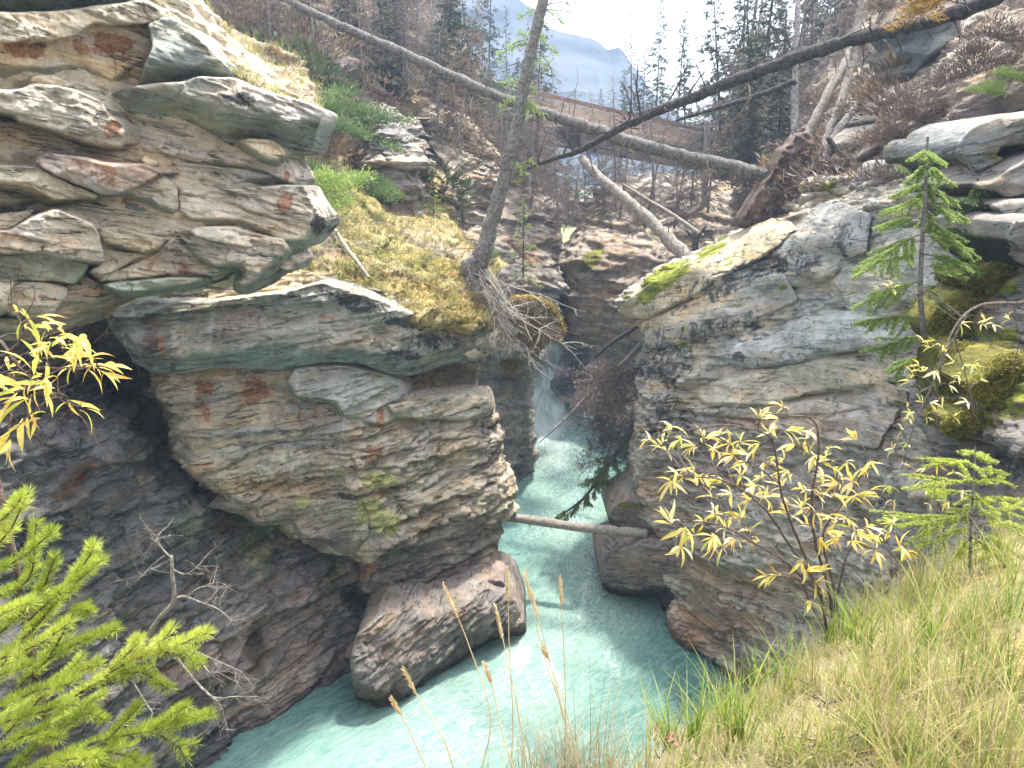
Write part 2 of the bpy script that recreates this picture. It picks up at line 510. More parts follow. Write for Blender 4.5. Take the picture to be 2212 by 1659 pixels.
    hgt = t.math('ADD', t.math('MULTIPLY', t.math('MULTIPLY', lay, gate), .5), t.math('MULTIPLY', mid, .5))
    hgt = t.math('ADD', hgt, t.math('MULTIPLY', t.math('MULTIPLY', lay2, gate), .35))
    hgt = t.math('ADD', hgt, t.math('MULTIPLY', fin, .12))
    hgt = t.math('SUBTRACT', hgt, t.math('MULTIPLY', ck, .5))
    b = t.bump(hgt, 1., .17 / fine)
    b = t.bump(t.math('MULTIPLY', mm, t.noise(co, 30, 5, .7)), .6, .05, b)
    t.out(c, .86, b, .25)
    return m

def simple_mat(name, a, b, scale=6., rough=.8, bumpd=0.02, detail=8, stretch=(1, 1, 1), bump=.6, spec=.3, trans=0., lo=.35, hi=.65, obj_rand=0.):
    m = bpy.data.materials.new(name); t = NT(m)
    co = t.n('ShaderNodeTexCoord').outputs['Object']
    v = t.mapv(co, stretch)
    n = t.noise(v, scale, detail, .65)
    c = t.mix(t.rng(n, lo, hi, 0, 1), a, b)
    if obj_rand:
        oi = t.n('ShaderNodeObjectInfo').outputs['Random']
        c = t.scale(c, t.rng(oi, 0, 1, 1 - obj_rand, 1 + obj_rand, False))
    nr = t.bump(n, bump, bumpd) if bumpd else None
    p, o = t.out(c, rough, nr, spec)
    if trans:
        tr = t.n('ShaderNodeBsdfTranslucent'); mx = t.n('ShaderNodeMixShader')
        t.l(c, tr.inputs['Color']); mx.inputs[0].default_value = trans
        t.l(p.outputs[0], mx.inputs[1]); t.l(tr.outputs[0], mx.inputs[2]); t.l(mx.outputs[0], o.inputs[0])
    return m
def leaf_mat(name, cols, trans=.45, rough=.55, spec=.3):
    """leaf / needle / blade colour picked per leaf from the 'rnd' attribute"""
    m = bpy.data.materials.new(name); t = NT(m)
    at = t.n('ShaderNodeAttribute', p_attribute_name='rnd').outputs['Fac']
    cr = t.n('ShaderNodeValToRGB')
    e = cr.color_ramp.elements
    while len(e) < len(cols): e.new(.5)
    for k, c in enumerate(cols):
        e[k].position = k / max(1, len(cols) - 1); e[k].color = (*c, 1)
    t.l(at, cr.inputs[0])
    c = cr.outputs[0]
    p, o = t.out(c, rough, None, spec)
    tr = t.n('ShaderNodeBsdfTranslucent'); mx = t.n('ShaderNodeMixShader')
    t.l(c, tr.inputs['Color']); mx.inputs[0].default_value = trans
    t.l(p.outputs[0], mx.inputs[1]); t.l(tr.outputs[0], mx.inputs[2]); t.l(mx.outputs[0], o.inputs[0])
    return m
M_rockL = rock_mat('rock_left', dip=6, dipy=3, streak=.6, spots=.3, contrast=.8)
M_rockU = rock_mat('rock_upper', dip=-14, streak=.35, spots=.25, contrast=.6)
M_rockR = rock_mat('rock_right', dip=12.5, dipy=6, streak=.35, spots=.45, contrast=.8, mossc=((.11, .14, .015), (.34, .37, .04)))
M_rockF = rock_mat('rock_far', dip=2, streak=.3, spots=.4)
M_rockD = rock_mat('rock_dark', dip=10, streak=.7, spots=.8)
M_rockB = rock_mat('rock_boulder', dip=25, fine=1.3, streak=.1, spots=.9)
M_soil = rock_mat('soil', dip=0, fine=2.2, streak=.0, spots=.3, contrast=1.3)
# ================================================================ ROCK
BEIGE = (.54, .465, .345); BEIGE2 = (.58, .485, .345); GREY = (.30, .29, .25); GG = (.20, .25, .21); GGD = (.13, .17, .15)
PURP = (.19, .155, .14); BROWN = (.25, .19, .125); DK = (.075, .075, .075)

# ---- upper left wall: backing face and its blocks
def baseU(x, y): return 12.7 + 3.5 * np.clip(x, -120, 800) / 690. + .0006 * np.maximum(y - 350, 0)
cliffU = empty('cliff_face')
tag(cliffU, kind='structure')
rulesU = [(560, 190, 110, 50, 25, 'dark', .35), (235, 30, 60, 14, 0, 'dark', .75),
          (60, 105, 60, 25, 5, 'rust', 1.), (165, 100, 28, 26, 0, 'rust', .9), (250, 95, 62, 30, 5, 'rust', 1.05), (330, 105, 25, 30, 70, 'rust', .55),
          (238, 285, 24, 38, 8, 'rust', 1.15), (415, 305, 22, 20, 0, 'rust', .6), (230, 375, 60, 28, 15, 'rust', .75), (330, 385, 30, 25, 0, 'rust', .6),
          (275, 430, 28, 14, -30, 'rust', .8), (615, 440, 22, 22, 0, 'rust', .85), (255, 475, 40, 20, 20, 'rust', .7), (400, 570, 30, 30, 0, 'rust', .75),
          (320, 580, 30, 12, -35, 'rust', .7), (25, 385, 40, 22, 15, 'rust', .5), (618, 385, 10, 30, 0, 'rust', .8), (200, 640, 20, 20, 0, 'rust', .5),
          (215, 385, 26, 26, 0, (.55, .52, .50), .8), (300, 87, 14, 40, 70, (.60, .56, .45), .6), (140, 140, 60, 8, 0, (.58, .55, .46), .7),
          (90, 540, 30, 60, 0, (.46, .46, .44), .4), (130, 350, 14, 40, 25, (.55, .53, .50), .5),
          (520, 215, 60, 20, 10, 'dark', .8), (640, 180, 60, 40, 20, (.33, .26, .20), .8), (690, 480, 25, 60, 0, 'dark', .8),
          (400, 160, 60, 40, 20, GG, .6), (620, 500, 60, 40, 0, (.40, .35, .27), .5)]
patch('rock_face', [[(-90, -70, 11.7), (150, -70, 12.9), (340, -60, 14.2), (420, -20, 16.0)],
                    [(-90, 150, 11.6), (200, 150, 13.0), (480, 170, 14.8), (640, 210, 16.7)],
                    [(-90, 400, 11.6), (200, 400, 13.0), (480, 400, 14.5), (650, 400, 16.0)],
                    [(-90, 560, 11.8), (200, 560, 13.1), (480, 560, 14.6), (670, 520, 16.1)],
                    [(-90, 690, 12.6), (160, 690, 14.0), (420, 640, 15.8), (640, 600, 17.0)]],
      M_rockU, BEIGE, rulesU, (.2, .12, .97), (.78, .62, 0), [(.6, .12), (.2, .05)], 6.5, 3, cliffU)
SL = [
 # zoom, outline, out, undercut(px), colour, underside colour, rounding px
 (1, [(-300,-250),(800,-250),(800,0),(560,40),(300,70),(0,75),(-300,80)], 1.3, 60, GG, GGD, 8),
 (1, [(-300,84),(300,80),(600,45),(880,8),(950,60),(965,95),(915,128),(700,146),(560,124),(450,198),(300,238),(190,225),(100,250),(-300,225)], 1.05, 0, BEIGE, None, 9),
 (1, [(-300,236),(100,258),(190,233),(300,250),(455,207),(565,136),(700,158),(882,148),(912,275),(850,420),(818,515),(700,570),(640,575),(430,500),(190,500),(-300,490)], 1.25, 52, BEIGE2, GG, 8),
 (1, [(894,142),(1000,105),(1120,165),(1250,300),(1420,470),(1250,480),(1100,496),(905,520),(832,515),(868,425),(930,275)], 1.15, 45, (0.30,0.32,0.29), GG, 8),
 (1, [(660,570),(850,520),(1100,498),(1200,470),(1400,478),(1550,545),(1750,600),(1935,660),(1885,810),(1862,905),(1700,905),(1600,860),(1400,850),(1300,832),(1050,735),(830,690),(700,645)], 1.75, 70, (0.42,0.39,0.34), GG, 8),
 (1, [(190,462),(330,462),(440,520),(440,545),(330,520),(190,512)], 1.3, 8, BEIGE, GG, 5),
 (1, [(-300,552),(130,545),(190,512),(330,520),(460,552),(600,610),(650,700),(745,760),(742,898),(600,885),(480,860),(400,832),(250,775),(90,728),(90,700),(-300,640)], 1.25, 10, (0.49,0.43,0.34), GG, 14),
 (1, [(748,700),(840,690),(1050,745),(1300,840),(1400,885),(1500,870),(1600,850),(1700,905),(1790,1080),(1788,1118),(1720,1110),(1600,1050),(1400,1005),(1200,990),(950,940),(850,935),(748,905)], 1.05, 12, (0.50,0.43,0.36), GG, 10),
 (1, [(1390,860),(1500,845),(1620,850),(1700,910),(1690,1000),(1600,990),(1480,930)], 1.35, 22, BEIGE, GG, 8),
 (1, [(-300,700),(60,740),(250,785),(400,840),(520,905),(500,930),(230,870),(-300,835)], .85, 6, (0.45,0.39,0.30), GG, 7),
 (1, [(-300,845),(200,868),(500,930),(240,938),(215,1005),(-300,995)], 1.0, 8, (0.53,0.48,0.38), GG, 8),
 (1, [(228,945),(300,930),(530,955),(640,982),(870,990),(975,1035),(990,1055),(760,1160),(700,1178),(600,1172),(350,1075),(220,1005)], 1.2, 10, (0.49,0.39,0.33), GG, 12),
 (1, [(845,945),(900,950),(960,1000),(860,985)], 1.3, 5, BEIGE2, GG, 4),
 (1, [(-300,1000),(220,1012),(350,1085),(590,1180),(585,1222),(500,1212),(300,1235),(100,1150),(-300,1120)], 1.75, 20, (0.56,0.48,0.34), (0.30,0.30,0.19), 8),
 (1, [(-300,1125),(100,1155),(290,1240),(120,1300),(-300,1330)], .8, 40, (0.33,0.30,0.22), (0.22,0.22,0.17), 10),
 (1, [(940,950),(1100,985),(1300,1010),(1500,1030),(1640,1060),(1700,1105),(1400,1150),(1200,1150),(1080,1120),(1000,1040)], .9, 30, (0.42,0.39,0.33), GG, 9),
 (1, [(690,1200),(740,1160),(880,1100),(980,1062),(1055,1130),(1060,1330),(950,1290),(880,1240)], 1.05, 26, (0.46,0.41,0.31), GG, 8),
 (1, [(600,1215),(690,1205),(880,1245),(1050,1335),(1060,1355),(900,1320),(700,1270)], .8, 12, GG, GGD, 6),
 (1, [(1085,1140),(1250,1150),(1400,1142),(1700,1120),(1818,1125),(1860,1210),(1955,1340),(1905,1400),(1840,1475),(1750,1488),(1640,1470),(1600,1430),(1400,1362),(1150,1350),(1085,1325)], 1.5, 22, (0.51,0.44,0.35), GG, 14),
 (1, [(1130,1395),(1180,1375),(1400,1372),(1590,1430),(1635,1480),(1500,1508),(1300,1465),(1150,1430)], 1.25, 10, (0.49,0.43,0.34), GG, 9),
 (1, [(300,1255),(530,1240),(700,1272),(1000,1345),(1120,1400),(1080,1432),(850,1400),(600,1342),(400,1310)], 1.05, 9, (0.48,0.42,0.33), GG, 8),
 (1, [(575,1375),(700,1372),(870,1420),(1022,1450),(960,1520),(850,1530),(600,1470)], 1.35, 14, BEIGE2, (0.26,0.29,0.20), 9),
 (1, [(-300,1400),(60,1392),(200,1305),(330,1262),(560,1350),(600,1480),(612,1590),(400,1558),(250,1530),(-300,1520)], 1.55, 8, (0.55,0.46,0.35), GG, 14),
 (1, [(-300,1320),(100,1285),(220,1262),(200,1305),(60,1388),(-300,1410)], 1.8, 10, BEIGE2, GG, 7),
 (1, [(610,1500),(850,1538),(960,1525),(800,1560),(640,1660),(545,1660),(545,1620),(612,1600)], .95, 8, (0.48,0.42,0.31), GG, 8),
 (4, [(-300,58),(250,62),(540,122),(500,180),(440,243),(290,227),(90,217),(-300,188)], 1.35, 10, (0.48,0.45,0.34), GG, 8),
 (4, [(60,262),(130,227),(290,237),(402,262),(380,340),(325,432),(200,442),(30,412)], 1.75, 8, (0.58,0.50,0.38), GG, 14),
 (4, [(-300,192),(90,222),(60,262),(25,412),(-300,440)], 1.45, 8, (0.55,0.48,0.36), GG, 9),
 (4, [(545,182),(640,150),(700,160),(960,48),(1020,-40),(1200,-40),(1190,90),(1300,150),(1420,132),(1330,182),(1270,208),(1150,192),(1030,197),(700,232),(600,242)], 1.45, 14, (0.53,0.45,0.35), (0.30,0.31,0.23), 10),
 (4, [(1060,-20),(1250,-80),(1700,-40),(1745,58),(1640,150),(1560,240),(1480,290),(1400,262),(1440,150),(1370,140),(1310,158),(1200,110)], 1.25, 22, (0.50,0.43,0.34), GG, 10),
 (4, [(330,432),(385,345),(410,265),(500,185),(600,245),(705,262),(712,300),(600,372),(500,420),(380,500),(330,500)], .85, 22, (0.46,0.38,0.29), (0.33,0.28,0.20), 8),
 (4, [(-300,440),(200,446),(320,435),(360,500),(200,560),(-300,560)], 1.0, 30, (0.42,0.35,0.24), (0.24,0.22,0.17), 8),
 (4, [(600,246),(1030,202),(1280,214),(1180,250),(1000,262),(880,290),(720,302)], 1.25, 14, (0.36,0.37,0.29), GG, 7),
 (4, [(1640,120),(1750,55),(1790,90),(1760,150),(1700,150)], .8, 10, (0.58,0.51,0.43), GG, 6),
]
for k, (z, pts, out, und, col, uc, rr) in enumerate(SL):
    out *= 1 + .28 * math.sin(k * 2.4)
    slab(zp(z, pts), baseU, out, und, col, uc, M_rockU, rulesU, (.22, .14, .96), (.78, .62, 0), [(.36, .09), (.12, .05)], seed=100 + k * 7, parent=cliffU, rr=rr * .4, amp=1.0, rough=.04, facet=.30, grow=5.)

# ---- turf slope above the upper wall
soilcol = (.21, .165, .105)
turfU, VU, NU = patch('turf_slope', [[(400, -60, 19.5), (450, 0, 19), (489, 50, 18.6), (535, 72, 18.5), (598, 94, 18.4), (665, 133, 18.3), (702, 225, 18.0)],
                                   [(350, -50, 15.8), (400, 30, 16), (450, 85, 16.2), (510, 125, 16.6), (580, 150, 17), (650, 190, 17.2), (698, 240, 17.4)],
                                   [(318, -30, 13.9), (355, 48, 14.0), (405, 90, 14.1), (470, 150, 14.4), (540, 185, 14.7), (610, 215, 15.0), (690, 262, 15.4)],
                                   [(300, 0, 14.3), (350, 55, 14.6), (402, 95, 14.9), (470, 158, 15.3), (540, 195, 15.6), (610, 230, 15.9), (680, 275, 16.4)]],
      M_soil, (.30, .25, .18), [(450, 60, 90, 35, 45, 'moss', .75), (560, 110, 60, 20, 20, 'moss', .6), (600, 190, 90, 30, 15, (.42, .36, .28), .7), (560, 170, 60, 22, 30, 'dark', .4)],
      (.2, .12, .97), (.78, .62, 0), [(.35, .09)], 3.4, 4, rough=.09, low=.15)
tag(turfU, kind='structure')

# ---- dark lower left wall and alcove
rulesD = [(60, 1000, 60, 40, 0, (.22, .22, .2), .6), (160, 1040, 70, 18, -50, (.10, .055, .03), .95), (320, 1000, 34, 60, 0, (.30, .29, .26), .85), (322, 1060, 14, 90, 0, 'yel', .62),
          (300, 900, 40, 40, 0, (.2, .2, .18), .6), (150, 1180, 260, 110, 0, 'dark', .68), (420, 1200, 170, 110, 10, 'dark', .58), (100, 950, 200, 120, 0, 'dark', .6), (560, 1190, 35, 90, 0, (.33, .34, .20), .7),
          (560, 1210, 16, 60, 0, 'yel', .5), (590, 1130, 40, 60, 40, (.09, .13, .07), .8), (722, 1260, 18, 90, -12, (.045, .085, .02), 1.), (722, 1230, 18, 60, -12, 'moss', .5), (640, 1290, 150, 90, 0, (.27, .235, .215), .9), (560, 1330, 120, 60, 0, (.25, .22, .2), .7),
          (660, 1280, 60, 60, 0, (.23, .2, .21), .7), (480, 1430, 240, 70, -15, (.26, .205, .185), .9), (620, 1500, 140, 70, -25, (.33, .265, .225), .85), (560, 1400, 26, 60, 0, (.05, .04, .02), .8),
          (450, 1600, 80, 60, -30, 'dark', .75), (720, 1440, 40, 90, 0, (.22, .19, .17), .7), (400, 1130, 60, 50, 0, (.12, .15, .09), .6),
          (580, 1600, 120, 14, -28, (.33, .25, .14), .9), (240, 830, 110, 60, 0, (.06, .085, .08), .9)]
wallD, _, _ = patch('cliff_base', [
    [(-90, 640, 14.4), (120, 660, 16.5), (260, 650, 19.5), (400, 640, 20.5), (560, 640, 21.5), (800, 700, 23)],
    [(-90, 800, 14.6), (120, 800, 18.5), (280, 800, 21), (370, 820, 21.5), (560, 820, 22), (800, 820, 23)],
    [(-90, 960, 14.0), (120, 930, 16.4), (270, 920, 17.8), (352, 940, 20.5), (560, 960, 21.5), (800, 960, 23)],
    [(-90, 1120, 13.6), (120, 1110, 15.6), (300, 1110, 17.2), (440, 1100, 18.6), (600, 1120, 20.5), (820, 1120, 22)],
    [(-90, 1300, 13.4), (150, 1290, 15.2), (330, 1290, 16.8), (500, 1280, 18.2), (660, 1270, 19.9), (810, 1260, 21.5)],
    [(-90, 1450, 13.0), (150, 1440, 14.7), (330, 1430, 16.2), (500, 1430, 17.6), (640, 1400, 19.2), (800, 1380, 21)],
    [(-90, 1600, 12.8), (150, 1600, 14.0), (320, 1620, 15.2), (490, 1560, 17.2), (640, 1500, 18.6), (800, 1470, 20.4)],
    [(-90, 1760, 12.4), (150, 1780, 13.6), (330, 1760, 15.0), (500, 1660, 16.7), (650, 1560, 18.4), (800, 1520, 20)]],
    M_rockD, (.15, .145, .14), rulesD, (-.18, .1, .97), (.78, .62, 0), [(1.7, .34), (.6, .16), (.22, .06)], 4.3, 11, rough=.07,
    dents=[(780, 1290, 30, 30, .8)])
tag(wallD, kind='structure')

# ---- main left cliff, lower body
rulesL = [(430, 860, 12, 60, 4, (.42, .27, .15), .7), (520, 850, 8, 50, 0, (.45, .28, .15), .7), (590, 860, 9, 50, 3, (.40, .25, .14), .6), (760, 940, 10, 70, 0, (.40, .26, .15), .6), (700, 990, 14, 50, 0, (.45, .33, .2), .5), (860, 950, 8, 70, 0, (.44, .30, .18), .5), (480, 1000, 90, 14, -4, (.40, .30, .17), .7), (560, 930, 140, 12, 0, (.30, .31, .33), .6), (650, 960, 120, 10, 0, (.31, .32, .34), .6),
          (560, 660, 350, 26, -6, (.28, .285, .235), .7), (640, 770, 300, 24, 0, (.19, .225, .195), .85), (330, 700, 60, 60, 0, GGD, .7), (800, 600, 60, 40, 0, (.10, .09, .08), .7),
          (330, 730, 26, 40, 0, (.14, .10, .09), .9), (350, 745, 8, 36, 0, 'rust', 1.12), (375, 740, 10, 50, 5, (.42, .42, .38), .6), (455, 700, 8, 60, 5, (.5, .49, .45), .7), (700, 685, 50, 18, 0, 'rust', 0.70), (530, 700, 60, 30, 0, (.33, .26, .22), .6),
          (440, 835, 34, 22, 10, 'rust', 1.33), (550, 845, 34, 34, 0, 'rust', 1.47), (480, 850, 22, 40, 0, (.5, .47, .42), .7), (445, 895, 10, 20, 0, 'rust', 1.12), (610, 820, 8, 40, 0, (.55, .54, .5), .7), (640, 840, 8, 40, 5, (.55, .54, .5), .6), (648, 905, 6, 40, 0, 'rust', 1.19),
          (820, 910, 14, 34, 0, 'rust', 1.05), (800, 985, 30, 30, 0, 'rust', 0.84), (790, 990, 22, 24, 0, 'dark', .8), (860, 800, 80, 30, -10, (.17, .2, .17), .8), (880, 770, 60, 20, 0, 'dark', .8),
          (960, 820, 60, 40, 0, (.48, .41, .31), .9), (940, 740, 90, 30, 0, 'dark', .75), (900, 700, 100, 18, 5, 'dark', 1.0), (760, 650, 90, 22, 20, 'dark', .95),
          (640, 770, 40, 30, 0, (.22, .27, .24), .6), (900, 960, 120, 120, 0, (.46, .41, .33), .85), (960, 900, 110, 40, 0, (.50, .44, .35), .8), (700, 900, 100, 60, 0, (.37, .36, .33), .8), (500, 970, 120, 40, 0, (.43, .41, .33), .7),
          (560, 1050, 150, 16, -5, (.30, .22, .12), .7), (620, 1040, 100, 12, -6, 'dark', .45), (660, 1085, 30, 18, 0, 'yel', 0.84), (735, 1020, 16, 30, 0, 'yel', 0.77), (620, 1110, 80, 30, 0, (.27, .22, .17), .7), (690, 1075, 60, 14, 0, 'yel', 0.56),
          (822, 1035, 62, 30, 0, 'yel', 1.47), (805, 1105, 58, 34, 0, 'yel', 1.47), (840, 1120, 40, 40, 0, 'yel', 1.12), (815, 1075, 40, 12, 0, (.22, .16, .08), .7), (816, 1120, 14, 30, 0, 'rust', 1.12), (846, 1070, 20, 12, 0, 'rust', 1.26),
          (700, 1160, 60, 30, 0, (.20, .16, .15), .8), (830, 1190, 60, 70, 0, (.27, .245, .2), .8), (920, 1250, 120, 90, 0, (.17, .165, .165), .85), (790, 1245, 20, 22, 0, 'rust', 1.12), (800, 1230, 20, 10, 0, (.45, .3, .16), .8),
          (1020, 1190, 50, 80, 0, (.16, .15, .15), .8), (1050, 1000, 30, 130, 0, (.24, .21, .18), .7), (1060, 930, 30, 40, 0, 'dark', .7), (1000, 1060, 60, 60, 0, (.30, .26, .20), .6), (950, 1130, 80, 60, 0, (.24, .21, .17), .7),
          (900, 1330, 120, 40, 0, (.19, .165, .15), .8), (860, 1270, 280, 110, 0, (.205, .18, .165), .85), (620, 1120, 160, 40, 10, (.27, .225, .175), .7), (960, 1180, 120, 60, 0, 'dark', .5), (820, 1290, 60, 30, 0, 'dark', .55)]
cliffL = empty('cliff_wall')
tag(cliffL, kind='structure')
patch('rock_face', [
    [(225, 630, 19), (300, 600, 18.4), (500, 600, 18.6), (700, 590, 19.4), (860, 640, 20.6), (960, 660, 22), (1050, 690, 24), (1030, 720, 27)],
    [(240, 700, 19), (310, 690, 18.0), (500, 690, 18.4), (700, 690, 19.2), (850, 710, 20.4), (960, 715, 22), (1066, 722, 24.2), (1040, 730, 27)],
    [(320, 790, 23), (345, 790, 18.6), (500, 785, 18.9), (700, 790, 19.7), (800, 800, 20.6), (930, 800, 23), (1042, 790, 24.8), (1010, 790, 28)],
    [(335, 860, 23), (365, 860, 18.3), (520, 860, 18.5), (690, 870, 19.3), (790, 880, 20.0), (920, 880, 22), (1052, 870, 24.4), (1030, 870, 28)],
    [(380, 950, 23), (400, 950, 18.2), (540, 950, 18.4), (700, 960, 19.2), (790, 960, 19.6), (930, 970, 21.6), (1076, 960, 24.4), (1040, 970, 28)],
    [(420, 1040, 23), (445, 1030, 18.2), (560, 1040, 18.5), (700, 1050, 19.2), (800, 1050, 19.3), (930, 1060, 21.4), (1086, 1060, 24.0), (1050, 1070, 28)],
    [(500, 1110, 23), (540, 1100, 18.6), (640, 1120, 18.8), (730, 1140, 19.2), (810, 1130, 19.4), (930, 1150, 21.2), (1062, 1150, 23.6), (1050, 1160, 28)],
    [(560, 1125, 21.5), (600, 1130, 20.5), (680, 1170, 19.8), (760, 1190, 19.8), (830, 1220, 20.1), (930, 1230, 21.4), (1066, 1225, 23.4), (1050, 1230, 28)],
    [(700, 1190, 22.5), (720, 1200, 22.0), (750, 1210, 21.4), (785, 1260, 20.7), (850, 1300, 21.0), (930, 1310, 21.7), (1040, 1280, 23.4), (1050, 1300, 28)],
    [(760, 1260, 23), (770, 1280, 22.6), (780, 1300, 22.0), (810, 1370, 21.6), (860, 1400, 21.4), (930, 1400, 21.9), (1040, 1380, 23.6), (1060, 1380, 28)]],
    M_rockL, (.45, .39, .29), rulesL, (-.10, .06, .98), (.8, .6, 0), [(2.2, .30), (.8, .26), (.32, .16), (.13, .07)], 2.95, 21, cliffL, rough=.035,
    dents=[(930, 830, 90, 45, .9), (985, 825, 50, 40, .4)])
def baseL(x, y): return np.interp(x, [200, 345, 500, 700, 800, 930, 1080], [18.9, 18.6, 18.8, 19.5, 20.2, 22.4, 24.6])
LL = [
 (0, [(223,668),(288,645),(443,655),(612,634),(700,612),(800,642),(880,672),(960,692),(1062,705),(1062,722),(1040,742),(1035,762),(1000,775),(950,790),(890,808),(850,812),(780,783),(700,782),(600,797),(480,792),(400,806),(335,805),(288,783),(281,761),(250,725)], 1.15, 34, (.33,.31,.26), (.185,.22,.19), 10),
 (0, [(640,795),(740,792),(850,818),(880,850),(870,900),(830,925),(740,900),(725,870),(640,860),(620,830)], .75, 12, (.36,.35,.31), GG, 16),
 (5, [(1062,650),(1120,628),(1168,640),(1160,690),(1080,680)], 1.0, 6, (.50,.43,.33), GG, 6),
 (5, [(590,965),(820,925),(1060,900),(1215,905),(1240,1008),(1100,1045),(820,1040),(640,1020)], .8, 8, (.50,.44,.35), (.36,.31,.24), 12),
 (5, [(745,1180),(1000,1115),(1270,1160),(1275,1210),(1050,1215),(800,1225)], .7, 6, (.48,.42,.34), (.33,.28,.22), 8),
 (5, [(385,1310),(590,1320),(700,1400),(690,1480),(670,1659),(420,1659),(420,1480)], .55, 5, (.33,.29,.19), BROWN, 14),
 (7, [(1240,90),(1500,30),(1800,60),(2150,50),(2195,260),(2150,368),(2050,365),(1940,290),(1800,285),(1750,190),(1550,198),(1450,130),(1300,90)], .75, 14, (.30,.265,.2), (.21,.17,.15), 10),
]
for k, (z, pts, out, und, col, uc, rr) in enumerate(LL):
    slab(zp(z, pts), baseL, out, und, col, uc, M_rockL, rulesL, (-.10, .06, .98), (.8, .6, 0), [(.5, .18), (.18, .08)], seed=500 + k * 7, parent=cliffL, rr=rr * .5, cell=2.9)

# ---- boulder in the river
def baseB(x, y): return 20.3 + (x - 800) * .0085 + np.maximum(y - 1400, 0) * -.006
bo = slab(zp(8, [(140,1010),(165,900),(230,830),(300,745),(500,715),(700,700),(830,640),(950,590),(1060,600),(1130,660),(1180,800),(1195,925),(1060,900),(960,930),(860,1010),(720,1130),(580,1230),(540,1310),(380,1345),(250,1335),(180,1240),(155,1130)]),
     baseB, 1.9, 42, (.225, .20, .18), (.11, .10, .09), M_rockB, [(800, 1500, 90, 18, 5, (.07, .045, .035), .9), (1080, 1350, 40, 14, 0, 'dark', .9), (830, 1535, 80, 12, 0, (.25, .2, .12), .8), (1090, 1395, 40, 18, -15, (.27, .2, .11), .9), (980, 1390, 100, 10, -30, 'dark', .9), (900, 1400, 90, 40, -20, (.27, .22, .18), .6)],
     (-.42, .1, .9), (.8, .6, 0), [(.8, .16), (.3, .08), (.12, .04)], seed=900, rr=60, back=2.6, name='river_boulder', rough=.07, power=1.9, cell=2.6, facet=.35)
tag(bo, 'long rounded grey brown boulder lying in the river below the left cliff', 'boulder')
sb_ = slab(zp(8, [(940,590),(960,520),(1055,538),(1065,590),(1000,605),(945,615)]), lambda x, y: 22.6 + 0 * x, .9, 8, (.26, .2, .17), None, M_rockB, [], (-.42, .1, .9), (.8, .6, 0), [(.3, .06)], seed=910, rr=8, name='river_boulder')
tag(sb_, 'small square brown rock sitting on the upper end of the long boulder', 'boulder')
pts = [[(95,1030),(130,950),(215,880),(150,1090)], [(1340+0,0)]]
b2 = slab(zp(8, [(95,1000),(140,930),(215,880),(165,1000),(150,1070),(105,1050)]), lambda x, y: 20.8 + 0 * x, .8, 8, (.22, .18, .17), None, M_rockB, [], (-.42, .1, .9), (.8, .6, 0), [(.4, .06)], seed=920, rr=10, name='river_boulder')
tag(b2, 'small purple brown rock wedged beside the near end of the long boulder', 'boulder')
for k, (pp, dd, cc, lb) in enumerate([
    ([(632,1535),(665,1522),(670,1540),(640,1552)], 18.9, (.32, .25, .14), 'small wet tan rock at the waterline below the dark wall, beside the long tan rock'),
    ([(672,1500),(720,1478),(722,1500),(690,1520)], 19.6, (.32, .25, .14), 'wet tan rock at the waterline in the gap behind the long boulder')]):
    s_ = slab(pp, lambda x, y, dd=dd: dd + .25 + 0 * x, .4, 5, tuple(v * .6 for v in cc), None, M_rockB, [], (-.3, .1, .9), (.8, .6, 0), [(.3, .05)], seed=930 + k, rr=12, name='shore_rock')
    tag(s_, lb, 'rock')

# ---- second wall upstream on the left, with its mossy overhang
rulesW2 = [(1060, 850, 20, 60, 0, (.30, .29, .25), .8), (1150, 1000, 60, 30, 0, 'dark', .6), (1110, 1020, 40, 20, 0, (.06, .07, .08), .9), (1120, 720, 110, 60, 0, 'moss', .6), (1120, 960, 60, 30, 0, (.2, .17, .14), .6)]
w2, _, _ = patch('upstream_wall', [
    [(1010, 690, 33), (1080, 690, 32), (1150, 710, 33), (1178, 745, 34), (1176, 742, 40)],
    [(1010, 780, 33), (1080, 770, 32), (1140, 775, 32.5), (1174, 776, 33.6), (1170, 776, 40)],
    [(1010, 820, 33.6), (1080, 815, 33.4), (1120, 822, 33.8), (1146, 830, 34.4), (1150, 830, 40)],
    [(1010, 900, 33.6), (1090, 900, 33.0), (1130, 900, 33.6), (1150, 900, 34.4), (1152, 900, 40)],
    [(1010, 970, 33.6), (1090, 970, 33.0), (1130, 970, 33.8), (1154, 972, 34.8), (1155, 970, 40)],
    [(1010, 1040, 34), (1085, 1040, 33.0), (1120, 1010, 35), (1152, 998, 36.5), (1150, 996, 40)],
    [(1010, 1090, 33), (1085, 1070, 33), (1120, 1045, 34.6), (1150, 1025, 36.2), (1150, 1020, 40)]],
    M_rockF, (.27, .25, .215), rulesW2, (0, 0, 1), (.8, .6, 0), [(1.5, .3), (.5, .14), (.2, .05)], 2.6, 31, upmoss=.5)
tag(w2, kind='structure')

